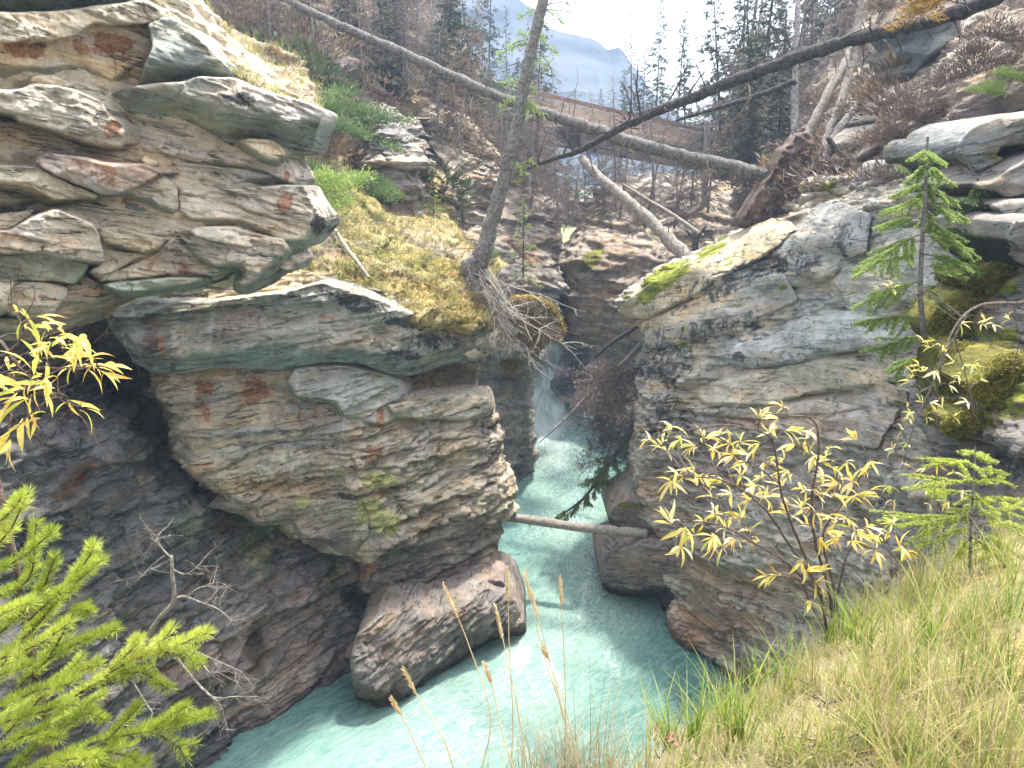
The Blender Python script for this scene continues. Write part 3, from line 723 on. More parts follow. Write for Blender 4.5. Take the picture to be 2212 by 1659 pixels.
# ---- bedded spurs above, behind the leaning tree
def spur(name, rows, base, rules, seed, tilt=(-.05, 0, 1), lv=[(1.1, .45), (.42, .25), (.17, .08)], up=.5, cell=2.6, mat=None, **k):
    o, V, N = patch(name, rows, mat or M_rockF, base, rules, tilt, (.8, .6, 0), lv, cell, seed, upmoss=up, **k)
    tag(o, kind='structure'); return o, V, N
spurA = spur('rock_spur', [
    [(900, 420, 44), (980, 400, 43), (1080, 380, 43), (1160, 400, 44), (1200, 440, 45), (1200, 440, 52)],
    [(900, 480, 40), (980, 480, 39), (1080, 470, 39.5), (1150, 480, 41), (1198, 500, 42.5), (1195, 500, 52)],
    [(880, 560, 36), (980, 560, 36), (1080, 550, 37), (1150, 560, 38.5), (1208, 590, 40.5), (1200, 590, 50)],
    [(880, 640, 33), (980, 640, 33.5), (1080, 630, 35), (1150, 640, 36.8), (1208, 660, 39.5), (1200, 660, 50)],
    [(880, 720, 33), (980, 720, 33.5), (1080, 710, 34.6), (1150, 720, 36), (1205, 735, 38.5), (1200, 740, 50)]],
    (.27, .235, .20), [(1130, 540, 50, 40, 30, (.42, .30, .22), .6), (1000, 480, 40, 30, 0, 'moss', .5), (1180, 450, 30, 60, 0, 'dark', .6), (1160, 720, 50, 30, 0, 'moss', .75), (1180, 640, 30, 40, 20, (.3, .3, .3), .7)], 41, (.28, 0, .96), low=.5, up=.3)
spurB = spur('rock_spur', [
    [(760, 230, 36), (800, 215, 34), (860, 225, 34), (905, 250, 36), (925, 250, 42)],
    [(765, 300, 34), (800, 290, 32), (860, 290, 31.5), (908, 300, 33.5), (925, 300, 42)],
    [(770, 350, 32.5), (810, 345, 31), (870, 345, 31), (918, 350, 33), (930, 360, 42)],
    [(800, 420, 31.6), (830, 420, 30.6), (880, 420, 30.8), (918, 420, 32.4), (930, 430, 42)],
    [(820, 500, 31), (850, 500, 30.4), (890, 500, 31), (925, 500, 32.4), (940, 500, 42)]],
    (.23, .205, .18), [(820, 300, 60, 40, 0, (.17, .165, .17), .8), (850, 345, 60, 10, 0, (.55, .48, .38), .8), (870, 470, 40, 30, 0, (.45, .33, .27), .7)], 43, (.02, 0, 1), up=.2)
spurC = spur('rock_spur', [
    [(905, 200, 45), (960, 230, 44), (1040, 280, 44), (1100, 330, 46)],
    [(910, 290, 40), (980, 300, 40), (1060, 330, 41), (1110, 370, 44)],
    [(920, 380, 38), (980, 370, 38), (1060, 380, 40), (1120, 400, 44)],
    [(910, 470, 36.5), (970, 440, 37), (1050, 430, 40), (1130, 440, 44)],
    [(900, 530, 35), (970, 510, 37), (1040, 480, 40), (1100, 470, 44)]],
    (.27, .23, .18), [(950, 420, 30, 60, -20, (.40, .30, .08), .7), (920, 480, 40, 50, 0, (.36, .28, .07), .7), (1000, 340, 60, 30, 30, (.46, .38, .28), .6)], 47, (.45, 0, .9), low=.7, up=.4)

# ---- centre rock across the gorge
rulesC = [(1270, 560, 60, 22, -50, 'moss', .95), (1240, 620, 30, 50, -60, 'moss', .7), (1215, 640, 30, 60, 0, 'dark', .7), (1240, 790, 60, 60, 0, (.08, .085, .095), .95), (1230, 830, 80, 50, 0, 'dark', .9), (1400, 560, 120, 70, 0, (.35, .29, .235), .7), (1300, 460, 50, 20, -35, 'moss', .7), (1250, 450, 50, 60, 0, 'dark', .4), (1380, 650, 120, 60, 0, (.33, .27, .2), .7)]
spurD = spur('gorge_wall', [
    [(1290, 420, 60), (1300, 400, 50), (1400, 370, 49), (1520, 380, 47), (1640, 400, 45), (1700, 420, 44)],
    [(1255, 500, 62), (1262, 480, 49), (1380, 460, 46), (1520, 470, 43), (1640, 480, 41), (1700, 480, 40)],
    [(1205, 570, 62), (1214, 560, 47), (1380, 550, 43), (1500, 550, 40), (1600, 560, 38), (1700, 560, 38)],
    [(1205, 650, 62), (1212, 650, 46), (1300, 650, 43), (1400, 650, 40.5), (1500, 640, 38), (1600, 640, 37)],
    [(1225, 730, 60), (1222, 730, 46), (1300, 720, 43), (1400, 730, 40.5), (1500, 700, 38), (1600, 700, 37)],
    [(1216, 790, 60), (1214, 790, 46.6), (1290, 770, 44), (1400, 780, 41), (1500, 760, 38), (1600, 760, 37)],
    [(1204, 846, 60), (1200, 845, 47.5), (1290, 850, 44), (1400, 860, 41), (1500, 850, 38), (1600, 850, 37)],
    [(1262, 896, 60), (1262, 890, 45), (1300, 910, 43), (1400, 930, 40), (1500, 930, 37), (1600, 930, 36)]],
    (.30, .255, .205), rulesC, 51, (.10, .02, 1), [(1.2, .28), (.5, .14), (.24, .06)], .25, cell=3.2)

# ---- right cliff
rulesR = [(1420, 620, 100, 20, -38, 'moss', 1.25), (1540, 540, 60, 12, -38, 'moss', 1.0), (1570, 570, 80, 16, -38, 'moss', .6), (1500, 625, 140, 34, -32, 'dark', .62), (1640, 585, 170, 40, -25, 'dark', .78), (1430, 780, 90, 90, 0, 'dark', .78), (1430, 900, 90, 90, 0, 'dark', .72), (1560, 705, 170, 36, -15, 'dark', .74), (1600, 790, 200, 40, -10, 'dark', .45), (1480, 1010, 130, 60, 0, 'dark', .5),
          (1750, 570, 70, 30, -20, 'dark', .7), (1820, 520, 50, 60, 20, 'dark', .7), (1500, 665, 130, 20, -22, (.50, .43, .31), .85), (1420, 700, 60, 14, -10, (.5, .44, .33), .8), (1680, 740, 150, 30, -8, (.42, .43, .42), .8), (1800, 690, 160, 40, -15, (.34, .36, .34), .8),
          (1640, 840, 200, 36, -8, (.45, .39, .30), .85), (1800, 800, 160, 30, -5, (.43, .39, .31), .7), (1800, 920, 60, 30, 0, (.42, .30, .24), .5), (1620, 905, 80, 20, 0, (.34, .22, .14), .6), (1800, 640, 150, 26, -10, (.24, .26, .24), .8), (1600, 770, 18, 16, 0, 'dark', 1.),
          (1900, 600, 120, 100, 0, (.38, .38, .32), .7), (1980, 500, 80, 50, 0, (.36, .36, .31), .6), (1900, 420, 80, 30, 0, (.45, .43, .38), .6), (1840, 400, 60, 30, 0, 'dark', .7), (1700, 480, 60, 24, -25, (.48, .42, .30), .8), (1850, 365, 90, 30, 0, (.25, .17, .12), .6),
          (1700, 1020, 300, 60, -4, (.34, .31, .27), .8), (1480, 1000, 110, 60, 0, (.21, .18, .155), .8), (1430, 1090, 80, 60, 0, (.30, .26, .21), .8), (1500, 1180, 120, 40, 0, (.25, .20, .15), .8), (1620, 1260, 160, 40, 0, (.31, .22, .13), .7), (1580, 1350, 120, 60, 10, (.24, .17, .13), .8), (1480, 1380, 40, 60, 0, (.30, .19, .14), .7), (1760, 1350, 140, 90, 0, (.30, .26, .21), .6),
          (1700, 1130, 200, 30, 0, 'dark', .35), (1910, 1250, 40, 60, 0, 'dark', .7), (1900, 1120, 30, 80, 0, 'dark', .6), (1694, 620, 14, 8, 0, 'moss', 1.2), (1500, 710, 50, 8, -10, 'moss', .6), (1480, 745, 30, 8, 0, 'moss', .8), (1460, 870, 30, 8, 0, 'moss', .7), (1590, 660, 40, 7, 0, 'moss', .6)]
cliffR, VR, NR = patch('right_cliff', [
    [(1420, 640, 34), (1400, 600, 31), (1500, 540, 29), (1620, 480, 27), (1730, 425, 25), (1850, 350, 23), (1960, 330, 20), (2090, 330, 17)],
    [(1390, 672, 33), (1338, 660, 28.5), (1470, 590, 26), (1610, 525, 24), (1740, 465, 22), (1860, 430, 19.6), (1970, 420, 17.5), (2090, 420, 15.5)],
    [(1400, 690, 33), (1385, 688, 27.6), (1480, 660, 25), (1610, 600, 22.8), (1740, 550, 20.8), (1860, 530, 18.6), (1970, 520, 16.6), (2090, 520, 14.6)],
    [(1400, 760, 33), (1388, 760, 27), (1480, 750, 24.6), (1610, 720, 22.2), (1740, 680, 20), (1860, 660, 18), (1970, 650, 16), (2090, 640, 14)],
    [(1400, 840, 33), (1372, 850, 26.6), (1470, 850, 24.0), (1600, 840, 21.8), (1740, 810, 19.4), (1860, 790, 17.4), (1970, 780, 15.5), (2090, 770, 13.6)],
    [(1390, 930, 33), (1364, 930, 26.2), (1460, 940, 23.6), (1590, 940, 21.4), (1720, 930, 19.0), (1860, 920, 16.9), (1970, 910, 15), (2090, 900, 13.2)],
    [(1390, 1020, 33), (1366, 1020, 25.8), (1450, 1030, 23.6), (1580, 1050, 21.0), (1720, 1050, 18.7), (1860, 1050, 16.4), (1970, 1050, 14.4), (2090, 1050, 12.4)],
    [(1400, 1110, 33), (1376, 1110, 25.0), (1450, 1120, 23), (1580, 1150, 20.4), (1720, 1170, 18.2), (1860, 1180, 15.8), (1970, 1180, 14), (2090, 1180, 12)],
    [(1420, 1200, 33), (1396, 1200, 24.6), (1470, 1210, 22.4), (1580, 1250, 20.0), (1720, 1270, 17.8), (1860, 1290, 15.4), (1970, 1300, 13.6), (2090, 1300, 11.6)],
    [(1460, 1290, 33), (1440, 1285, 23.8), (1490, 1290, 21.8), (1590, 1340, 19.7), (1720, 1360, 17.4), (1860, 1390, 15.0), (1970, 1400, 13), (2090, 1420, 11)],
    [(1460, 1370, 30), (1450, 1365, 22.6), (1500, 1395, 20.9), (1600, 1440, 19.2), (1720, 1470, 17.0), (1860, 1500, 14.6), (1970, 1520, 12.6), (2090, 1560, 10.6)],
    [(1520, 1410, 28), (1520, 1412, 21.6), (1570, 1440, 20.4), (1630, 1520, 18.6), (1720, 1580, 16.4), (1860, 1620, 14), (1970, 1650, 12), (2090, 1700, 10)]],
    M_rockR, (.37, .345, .29), rulesR, (-.22, .10, .97), (.6, -.8, 0), [(2.0, .28), (.75, .24), (.30, .16), (.13, .08)], 3.25, 61, upmoss=.35, rough=.05, mind=.36)
tag(cliffR, kind='structure')
def baseRl(x, y): return 25.3 - (x - 1300) * .010
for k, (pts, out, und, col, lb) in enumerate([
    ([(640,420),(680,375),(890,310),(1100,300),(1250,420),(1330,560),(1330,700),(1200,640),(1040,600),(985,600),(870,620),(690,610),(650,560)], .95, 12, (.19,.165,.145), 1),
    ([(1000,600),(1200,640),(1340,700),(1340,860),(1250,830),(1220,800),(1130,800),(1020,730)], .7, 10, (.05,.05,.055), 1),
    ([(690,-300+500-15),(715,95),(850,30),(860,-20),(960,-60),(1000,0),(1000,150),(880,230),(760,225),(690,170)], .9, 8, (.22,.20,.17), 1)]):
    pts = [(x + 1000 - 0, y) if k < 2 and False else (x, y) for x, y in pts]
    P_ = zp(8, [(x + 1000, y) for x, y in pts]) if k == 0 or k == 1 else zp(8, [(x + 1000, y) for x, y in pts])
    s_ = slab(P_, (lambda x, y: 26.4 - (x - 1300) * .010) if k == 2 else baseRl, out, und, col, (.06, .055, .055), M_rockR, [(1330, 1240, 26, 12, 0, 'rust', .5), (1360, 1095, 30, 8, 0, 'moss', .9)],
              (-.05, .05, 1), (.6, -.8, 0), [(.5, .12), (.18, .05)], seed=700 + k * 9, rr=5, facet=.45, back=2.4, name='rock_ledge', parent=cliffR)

RL = [
 ([(1342,660),(1400,618),(1470,578),(1540,545),(1600,512),(1700,474),(1722,498),(1640,560),(1560,602),(1480,648),(1400,688),(1346,680)], .55, 6, (.46,.41,.30)),
 ([(1390,700),(1480,660),(1600,606),(1690,590),(1725,650),(1620,700),(1500,735),(1394,755)], .35, 6, (.36,.34,.30)),
 (zp(6,[(480,600),(660,590),(900,440),(1180,432),(1500,440),(1640,520),(1500,600),(1100,640),(800,715),(560,730),(430,690)]), .5, 8, (.40,.40,.37)),
 (zp(6,[(230,880),(600,770),(1000,692),(1500,690),(1560,780),(1300,845),(900,890),(650,965),(300,955)]), .5, 8, (.42,.38,.30)),
 (zp(6,[(260,1000),(800,950),(1500,870),(1480,950),(1100,1005),(600,1040)]), .35, 6, (.37,.33,.28)),
 (zp(6,[(1050,1040),(1480,980),(1400,1090),(1330,1220),(1100,1180),(680,1100)]), .4, 6, (.40,.37,.33)),
 (zp(6,[(1180,380),(1350,430),(1600,330),(1830,200),(1838,100),(1790,-60),(1500,-100),(1300,80),(1100,240)]), .5, 14, (.38,.37,.32)),
 (zp(6,[(1000,230),(1250,60),(1300,-180),(1100,-260),(850,-100),(700,60),(900,200)]), .45, 12, (.33,.33,.31)),
 (zp(9,[(-20,440),(120,400),(420,420),(700,470),(680,560),(400,540),(150,520)]), .15, 10, (.29,.23,.17)),
 (zp(9,[(80,640),(300,600),(640,620),(900,700),(880,800),(500,800),(300,860),(100,800)]), .2, 12, (.28,.21,.155)),
 (zp(9,[(390,1080),(520,1060),(660,1110),(650,1160),(470,1160)]), .25, 8, (.27,.2,.15)),
]
def baseR(x, y): return 27.9 - (x - 1340) * .0205 - np.maximum(y - 800, 0) * .0020 - np.maximum(y-1000,0)*.0008
PR = VR.reshape(-1, 3); rpx, rpy = PX(PR); rd = PR[:, 1]
def baseR(x, y):
    """distance of the right cliff's own face at these picture points"""
    x = np.atleast_1d(x); y = np.atleast_1d(y)
    g = globals().setdefault('_RG', {})
    if not g:
        S = 8; nx_, ny_ = 300, 240
        a = np.full((ny_, nx_), 1e9); ix = (rpx / S).astype(int); iy = (rpy / S).astype(int)
        ok = (ix >= 0) & (ix < nx_) & (iy >= 0) & (iy < ny_)
        np.minimum.at(a, (iy[ok], ix[ok]), rd[ok])
        for _ in range(12):
            b = np.pad(a, 1, constant_values=1e9)
            st = np.stack([b[1:-1, :-2], b[1:-1, 2:], b[:-2, 1:-1], b[2:, 1:-1]])
            v = st < 1e8; av = np.where(v, st, 0).sum(0) / np.maximum(v.sum(0), 1)
            a = np.where((a > 1e8) & (v.sum(0) > 0), av, a)
        for _ in range(6):
            b = np.pad(a, 1, mode='edge'); a = (b[1:-1, :-2] + b[1:-1, 2:] + b[:-2, 1:-1] + b[2:, 1:-1] + a) / 5
        g['a'] = a
    a = g['a']; fx = np.clip(x / 8 - .5, 0, 298.9); fy = np.clip(y / 8 - .5, 0, 238.9)
    i = fx.astype(int); j = fy.astype(int); u = fx - i; v = fy - j
    return (a[j, i] * (1-u) * (1-v) + a[j, i+1] * u * (1-v) + a[j+1, i] * (1-u) * v + a[j+1, i+1] * u * v) + .25
for k, (pts, out, und, col) in enumerate(RL):
    slab(pts, baseR, out, und, col, None, M_rockR, rulesR, (-.22, .10, .97), (.6, -.8, 0), [(.4, .18), (.15, .08)], seed=800 + k * 7, parent=cliffR, rr=5, cell=2.9, back=.9)

# unseen mass behind the upper left wall, added to keep sun off the alcove
ct, _, _ = patch('unseen_cliff_mass', [
    [(-24, 36, 22.5), (-16, 36, 21.5), (-11.6, 34, 19.8), (-10.4, 33, 17.5), (-10.0, 32, 12)],
    [(-24, 27, 21.0), (-15, 27, 19.8), (-9.6, 26, 17.6), (-8.3, 25.6, 15.5), (-7.9, 25, 10)],
    [(-22, 19, 20.0), (-13, 19, 18.8), (-7.4, 19, 15.8), (-7.0, 20, 14), (-7.2, 21, 12.5)],
    [(-22, 16.5, 18), (-13, 16.5, 18), (-7.6, 17.6, 14.8), (-7.2, 19, 13.6), (-7.3, 20, 12.8)]],
    M_soil, (.22, .18, .12), [], (0, 0, 1), (.8, .6, 0), [], .16, 93, world=True, rough=.08)
tag(ct, kind='structure')
# ================================================================ RIVER
def river():
    ys = np.concatenate([np.arange(8, 40, .16), np.arange(40, 90, .4)])
    nx = 210
    us = np.linspace(0, 1, nx)
    L = np.interp(ys, [8, 16, 22, 30, 40, 55, 90], [-16, -13, -8, -5, -5, -4, -6])
    Rr = np.interp(ys, [8, 16, 22, 30, 40, 55, 90], [16, 14, 11, 9, 10, 10, 12])
    X = L[:, None] + (Rr - L)[:, None] * us[None, :]
    Y = np.repeat(ys[:, None], nx, 1)
    Zb = np.interp(Y, [0, 36, 46, 60, 90], [0, 0, .25, 1.1, 2.4])
    # centre of the current
    cx = np.interp(Y, [8, 16, 19, 23, 28, 33, 40, 48, 60, 90], [-6, -3.5, -.5, 2.6, 3.3, 3.0, 2.2, 1.9, 2.0, 2.0])
    hw = np.interp(Y, [8, 16, 19, 23, 28, 40, 60], [4, 3.6, 3.4, 2.6, 2.6, 2.6, 2.2])
    fl = np.exp(-((X - cx) / hw) ** 2)
    P = np.stack([X, Y, X * 0], -1).reshape(-1, 3)
    Q = P.copy(); Q[:, 1] *= .45
    turb = .35 + 1.0 * fl.ravel() + .8 * sstep(38, 50, P[:, 1])
    z = Zb.ravel() + turb * (.13 * fbm(Q * .9, 5, 4, .6) + .035 * np.abs(fbm(Q * 3.5, 9, 3, .6)))
    # foam where the stream meets the boulder and in the rapids
    px, py = PX(np.stack([P[:, 0], P[:, 1], Zb.ravel()], -1))
    foam = .50 * fl.ravel()
    for (cx_, cy_, rx, ry, a, v) in [(1180, 860, 60, 130, 0, 1.6), (1175, 790, 50, 80, 0, 1.8), (1200, 980, 80, 70, 10, .95), (1230, 1130, 130, 60, 0, .68), (1280, 1230, 110, 60, 0, .72), (1120, 1420, 55, 34, -40, 1.15), (1190, 1450, 20, 80, -25, 1.1), (1150, 1480, 60, 12, 60, 1.), (1260, 1300, 16, 120, 10, .9), (1320, 1420, 14, 90, -20, .8), (1080, 1600, 120, 16, 25, .85), (960, 1640, 60, 30, 0, .9), (1075, 1560, 60, 12, 35, .9), (1120, 1030, 40, 16, 0, .9),
                                     (890, 1540, 40, 14, 0, .8), (920, 1515, 20, 14, 0, .8), (1250, 1400, 60, 60, 0, .55), (1060, 1500, 150, 60, 0, .55)]:
        aa = math.radians(a); dx, dy = px - cx_, py - cy_
        u = (dx * math.cos(aa) + dy * math.sin(aa)) / rx; v_ = (-dx * math.sin(aa) + dy * math.cos(aa)) / ry
        foam = np.maximum(foam, v * np.exp(-(u * u + v_ * v_)))
    for (cx_, cy_, rx, ry) in [(1560, 1420, 170, 90), (1480, 1540, 140, 60), (660, 1600, 150, 60), (700, 1480, 60, 60)]:
        foam *= 1 - .9 * np.exp(-(((px - cx_) / rx) ** 2 + ((py - cy_) / ry) ** 2))
    deep = np.clip(1 - fl.ravel(), 0, 1)
    P[:, 2] = z
    # texture coordinates run with the current
    v = P[:, 1]; u = (X - cx).ravel()
    uv = np.stack([u + .5 * fbm(P * .25, 3, 2), v], -1)
    o = mesh_np('river', P, gridfaces(len(ys), nx), M_water, None, {'foam': foam, 'deep': deep}, uv=uv)
    tag(o, kind='structure')
def water_mat():
    m = bpy.data.materials.new('water'); t = NT(m)
    uv = t.n('ShaderNodeTexCoord')
    co = uv.outputs['Object']; u = uv.outputs['UV']
    fo = t.n('ShaderNodeAttribute', p_attribute_name='foam').outputs['Fac']
    dp = t.n('ShaderNodeAttribute', p_attribute_name='deep').outputs['Fac']
    fv = t.mapv(u, (1.8, .9, 1))
    a = t.noise(fv, 1.1, 10, .68, 2.2)
    b = t.noise(t.mapv(u, (3.2, 1.3, 1)), 2.6, 8, .7, 1.6)
    # foam threads: ridges of noise
    rid = t.math('ABSOLUTE', t.math('SUBTRACT', t.noise(t.mapv(u, (1.6, .8, 1)), 1.5, 8, .62, 2.5), .5))
    rd = t.rng(rid, 0., .055, 1, 0)
    rid2 = t.math('ABSOLUTE', t.math('SUBTRACT', t.noise(t.mapv(u, (2.6, 1.2, 1)), 3.4, 7, .62, 1.5), .5))
    rd2 = t.rng(rid2, 0., .05, 1, 0)
    base = t.mix(t.rng(dp, .1, .95, 0, 1), (.145, .275, .235), (.035, .14, .125))
    base = t.mix(t.rng(a, .35, .68, 0, .55), base, (.25, .385, .335))
    base = t.mix(t.rng(a, .48, .3, 0, .5), base, (.07, .20, .175))
    fm = t.math('MULTIPLY', t.math('ADD', t.math('MULTIPLY', rd, .42), t.math('MULTIPLY', rd2, .22)), t.rng(fo, .0, .8, .16, 1.2))
    blk = t.rng(t.math('ADD', t.math('MULTIPLY', b, .7), t.math('MULTIPLY', fo, .62)), .78, 1.02, 0, 1)
    fm = t.math('MAXIMUM', fm, blk)
    fm = t.math('MINIMUM', fm, 1.)
    c = t.mix(t.math('MULTIPLY', fm, .85), base, (.60, .70, .66))
    h = t.math('ADD', t.math('MULTIPLY', a, 1.0), t.math('MULTIPLY', b, .5))
    h = t.math('ADD', h, t.math('MULTIPLY', fm, .25))
    bm = t.bump(h, .6, .16)
    t.out(c, t.rng(fm, 0, 1, .16, .6), bm, .45)
    return m
M_water = water_mat()
river()
# ================================================================ SLOPES AND BANKS
M_moss = rock_mat('moss_ground', dip=0, fine=2.6, streak=0., spots=.15, contrast=1.25)
OCH = (.27, .20, .06); GRN = (.16, .18, .045); DRY = (.30, .25, .14)
slopeM, VM, NM = patch('mossy_slope', [
    [(630, 180, 34), (700, 230, 35), (770, 300, 34), (850, 380, 34), (920, 440, 34), (960, 470, 34), (1010, 520, 33), (1050, 545, 33), (1085, 570, 34)],
    [(630, 330, 27), (700, 380, 27.5), (760, 430, 28), (830, 460, 29), (900, 490, 29), (950, 510, 29.4), (1000, 540, 29.4), (1040, 560, 29.6), (1075, 590, 30)],
    [(630, 450, 23.5), (715, 470, 23.8), (780, 490, 24), (840, 520, 24.5), (900, 545, 25), (950, 560, 25.4), (990, 575, 25.8), (1030, 600, 26), (1068, 625, 26.6)],
    [(630, 550, 21), (725, 545, 21.4), (780, 560, 21.6), (830, 590, 22), (880, 612, 22.4), (930, 632, 22.8), (980, 645, 23.2), (1030, 655, 23.8), (1066, 665, 24.6)],
    [(640, 625, 19.6), (720, 604, 19.9), (760, 622, 20), (800, 640, 20.2), (850, 662, 20.4), (900, 680, 20.9), (960, 694, 21.5), (1020, 706, 22.3), (1064, 700, 23.4)],
    [(640, 640, 20.0), (720, 618, 20.4), (760, 634, 20.6), (800, 650, 20.9), (850, 672, 21.2), (900, 690, 21.7), (960, 702, 22.4), (1020, 712, 23.2), (1060, 706, 24.4)]],
    M_moss, (.24, .20, .09), [(900, 640, 160, 40, 20, OCH, .8), (1010, 660, 60, 50, 0, OCH, .9), (740, 420, 90, 60, 30, GRN, .7), (860, 560, 120, 30, 30, GRN, .6), (800, 560, 100, 40, 30, DRY, .6), (960, 560, 80, 30, 20, OCH, .7), (760, 640, 60, 26, 20, (.14, .11, .09), .8), (680, 540, 60, 60, 0, (.12, .10, .09), .8), (680, 300, 60, 60, 0, (.12, .13, .07), .6),
      (900, 600, 180, 80, 20, 'moss', .3), (690, 470, 50, 60, 0, (.20, .17, .14), .8), (840, 640, 60, 14, 20, (.18, .15, .12), .7), (920, 520, 70, 20, 20, (.26, .22, .18), .7), (790, 520, 26, 18, 0, (.17, .14, .11), .7), (980, 540, 40, 20, 20, (.30, .25, .2), .7), (720, 330, 60, 40, 0, (.15, .12, .10), .6), (870, 600, 40, 16, 20, (.12, .10, .08), .6)],
    (.25, 0, .97), (.8, .6, 0), [(.9, .14), (.35, .06)], 3.2, 71, rough=.14, low=.45)
tag(slopeM, kind='structure')
# moss cushions hanging on the second wall
CUSH = []
def moss_cushion(poly, dd, out, col, seed, lb, rr=26, und=6, cell=3.0, name='moss_cushion', rough=.09):
    o = slab(poly, lambda x, y: dd + 0 * x, out, und, col, None, M_moss, [], (0, 0, 1), (.8, .6, 0), [], seed=seed, rr=rr, back=out * .8, name=name, rough=rough, cell=cell, jit=5)
    tag(o, lb, 'moss'); CUSH.append(o)
    return o
moss_cushion([(1050,705),(1085,668),(1110,640),(1150,640),(1195,660),(1218,715),(1196,738),(1172,728),(1168,752),(1142,758),(1128,772),(1108,802),(1086,790),(1074,752),(1052,738)], 32.9, .45, (.20, .15, .04), 77, 'ochre yellow moss hanging over the edge of the rock wall above the white water', rr=10, und=0)

hillL, VHL, NHL = patch('hillside', [
    [(380, -200, 60), (560, -190, 64), (760, -150, 68), (920, -40, 74), (1010, 80, 80), (1080, 230, 86), (1150, 330, 90)],
    [(380, -60, 44), (560, -40, 47), (760, 0, 51), (900, 80, 56), (1000, 180, 62), (1080, 280, 70), (1150, 370, 80)],
    [(420, 90, 34), (600, 110, 36), (760, 150, 40), (880, 200, 46), (980, 260, 52), (1070, 330, 58), (1160, 410, 68)],
    [(520, 240, 28), (660, 260, 31), (760, 290, 35), (860, 330, 40), (960, 370, 46), (1060, 410, 52), (1190, 440, 60)],
    [(560, 420, 26), (680, 420, 29), (780, 430, 32), (880, 450, 36), (980, 460, 42), (1080, 480, 48), (1200, 480, 54)]],
    M_soil, (.105, .085, .065), [(750, 250, 90, 70, 0, (.14, .15, .055), .7), (800, 190, 60, 30, 0, 'moss', .55), (900, 200, 60, 60, 0, (.30, .22, .07), .6), (700, 130, 80, 60, 0, (.10, .085, .08), .8), (720, 200, 50, 60, 0, (.2, .19, .19), .6)],
    (0, 0, 1), (.8, .6, 0), [(1.4, .25), (.5, .12)], 5.5, 73, rough=.2, low=1.0)
tag(hillL, kind='structure')

# right hillside behind and above the right cliff
hillR, VHR, NHR = patch('hillside', [
    [(1540, 250, 70), (1700, 130, 56), (1830, 0, 46), (1960, -120, 38), (2100, -260, 30), (2400, -420, 22)],
    [(1560, 360, 52), (1690, 280, 42), (1800, 190, 36), (1900, 110, 30), (2060, 30, 24), (2400, -120, 17)],
    [(1600, 430, 40), (1710, 380, 32), (1800, 310, 28), (1900, 240, 24), (2060, 170, 19), (2400, 60, 13.5)],
    [(1600, 500, 33), (1710, 440, 27.6), (1810, 380, 24.6), (1930, 330, 20.6), (2070, 300, 16.6), (2400, 240, 11.5)],
    [(1620, 560, 30), (1730, 500, 25.6), (1830, 440, 22.5), (1950, 400, 18.8), (2080, 400, 15.0), (2400, 400, 10.3)]],
    M_rockR, (.26, .215, .17), [(2080, 130, 150, 100, -40, (.36, .30, .24), .8), (1880, 350, 120, 40, -20, (.22, .155, .115), .8), (2100, 260, 110, 40, -30, (.20, .155, .14), .8), (1790, 290, 60, 60, 0, (.17, .14, .13), .7), (1980, 300, 60, 40, 0, 'dark', .5)],
    (-.5, .1, .85), (.6, -.8, 0), [(1.0, .22), (.4, .12), (.16, .05)], 5.5, 79, rough=.10, low=.3, upmoss=.3)
tag(hillR, kind='structure')
crags = empty('crag'); tag(crags, kind='structure')
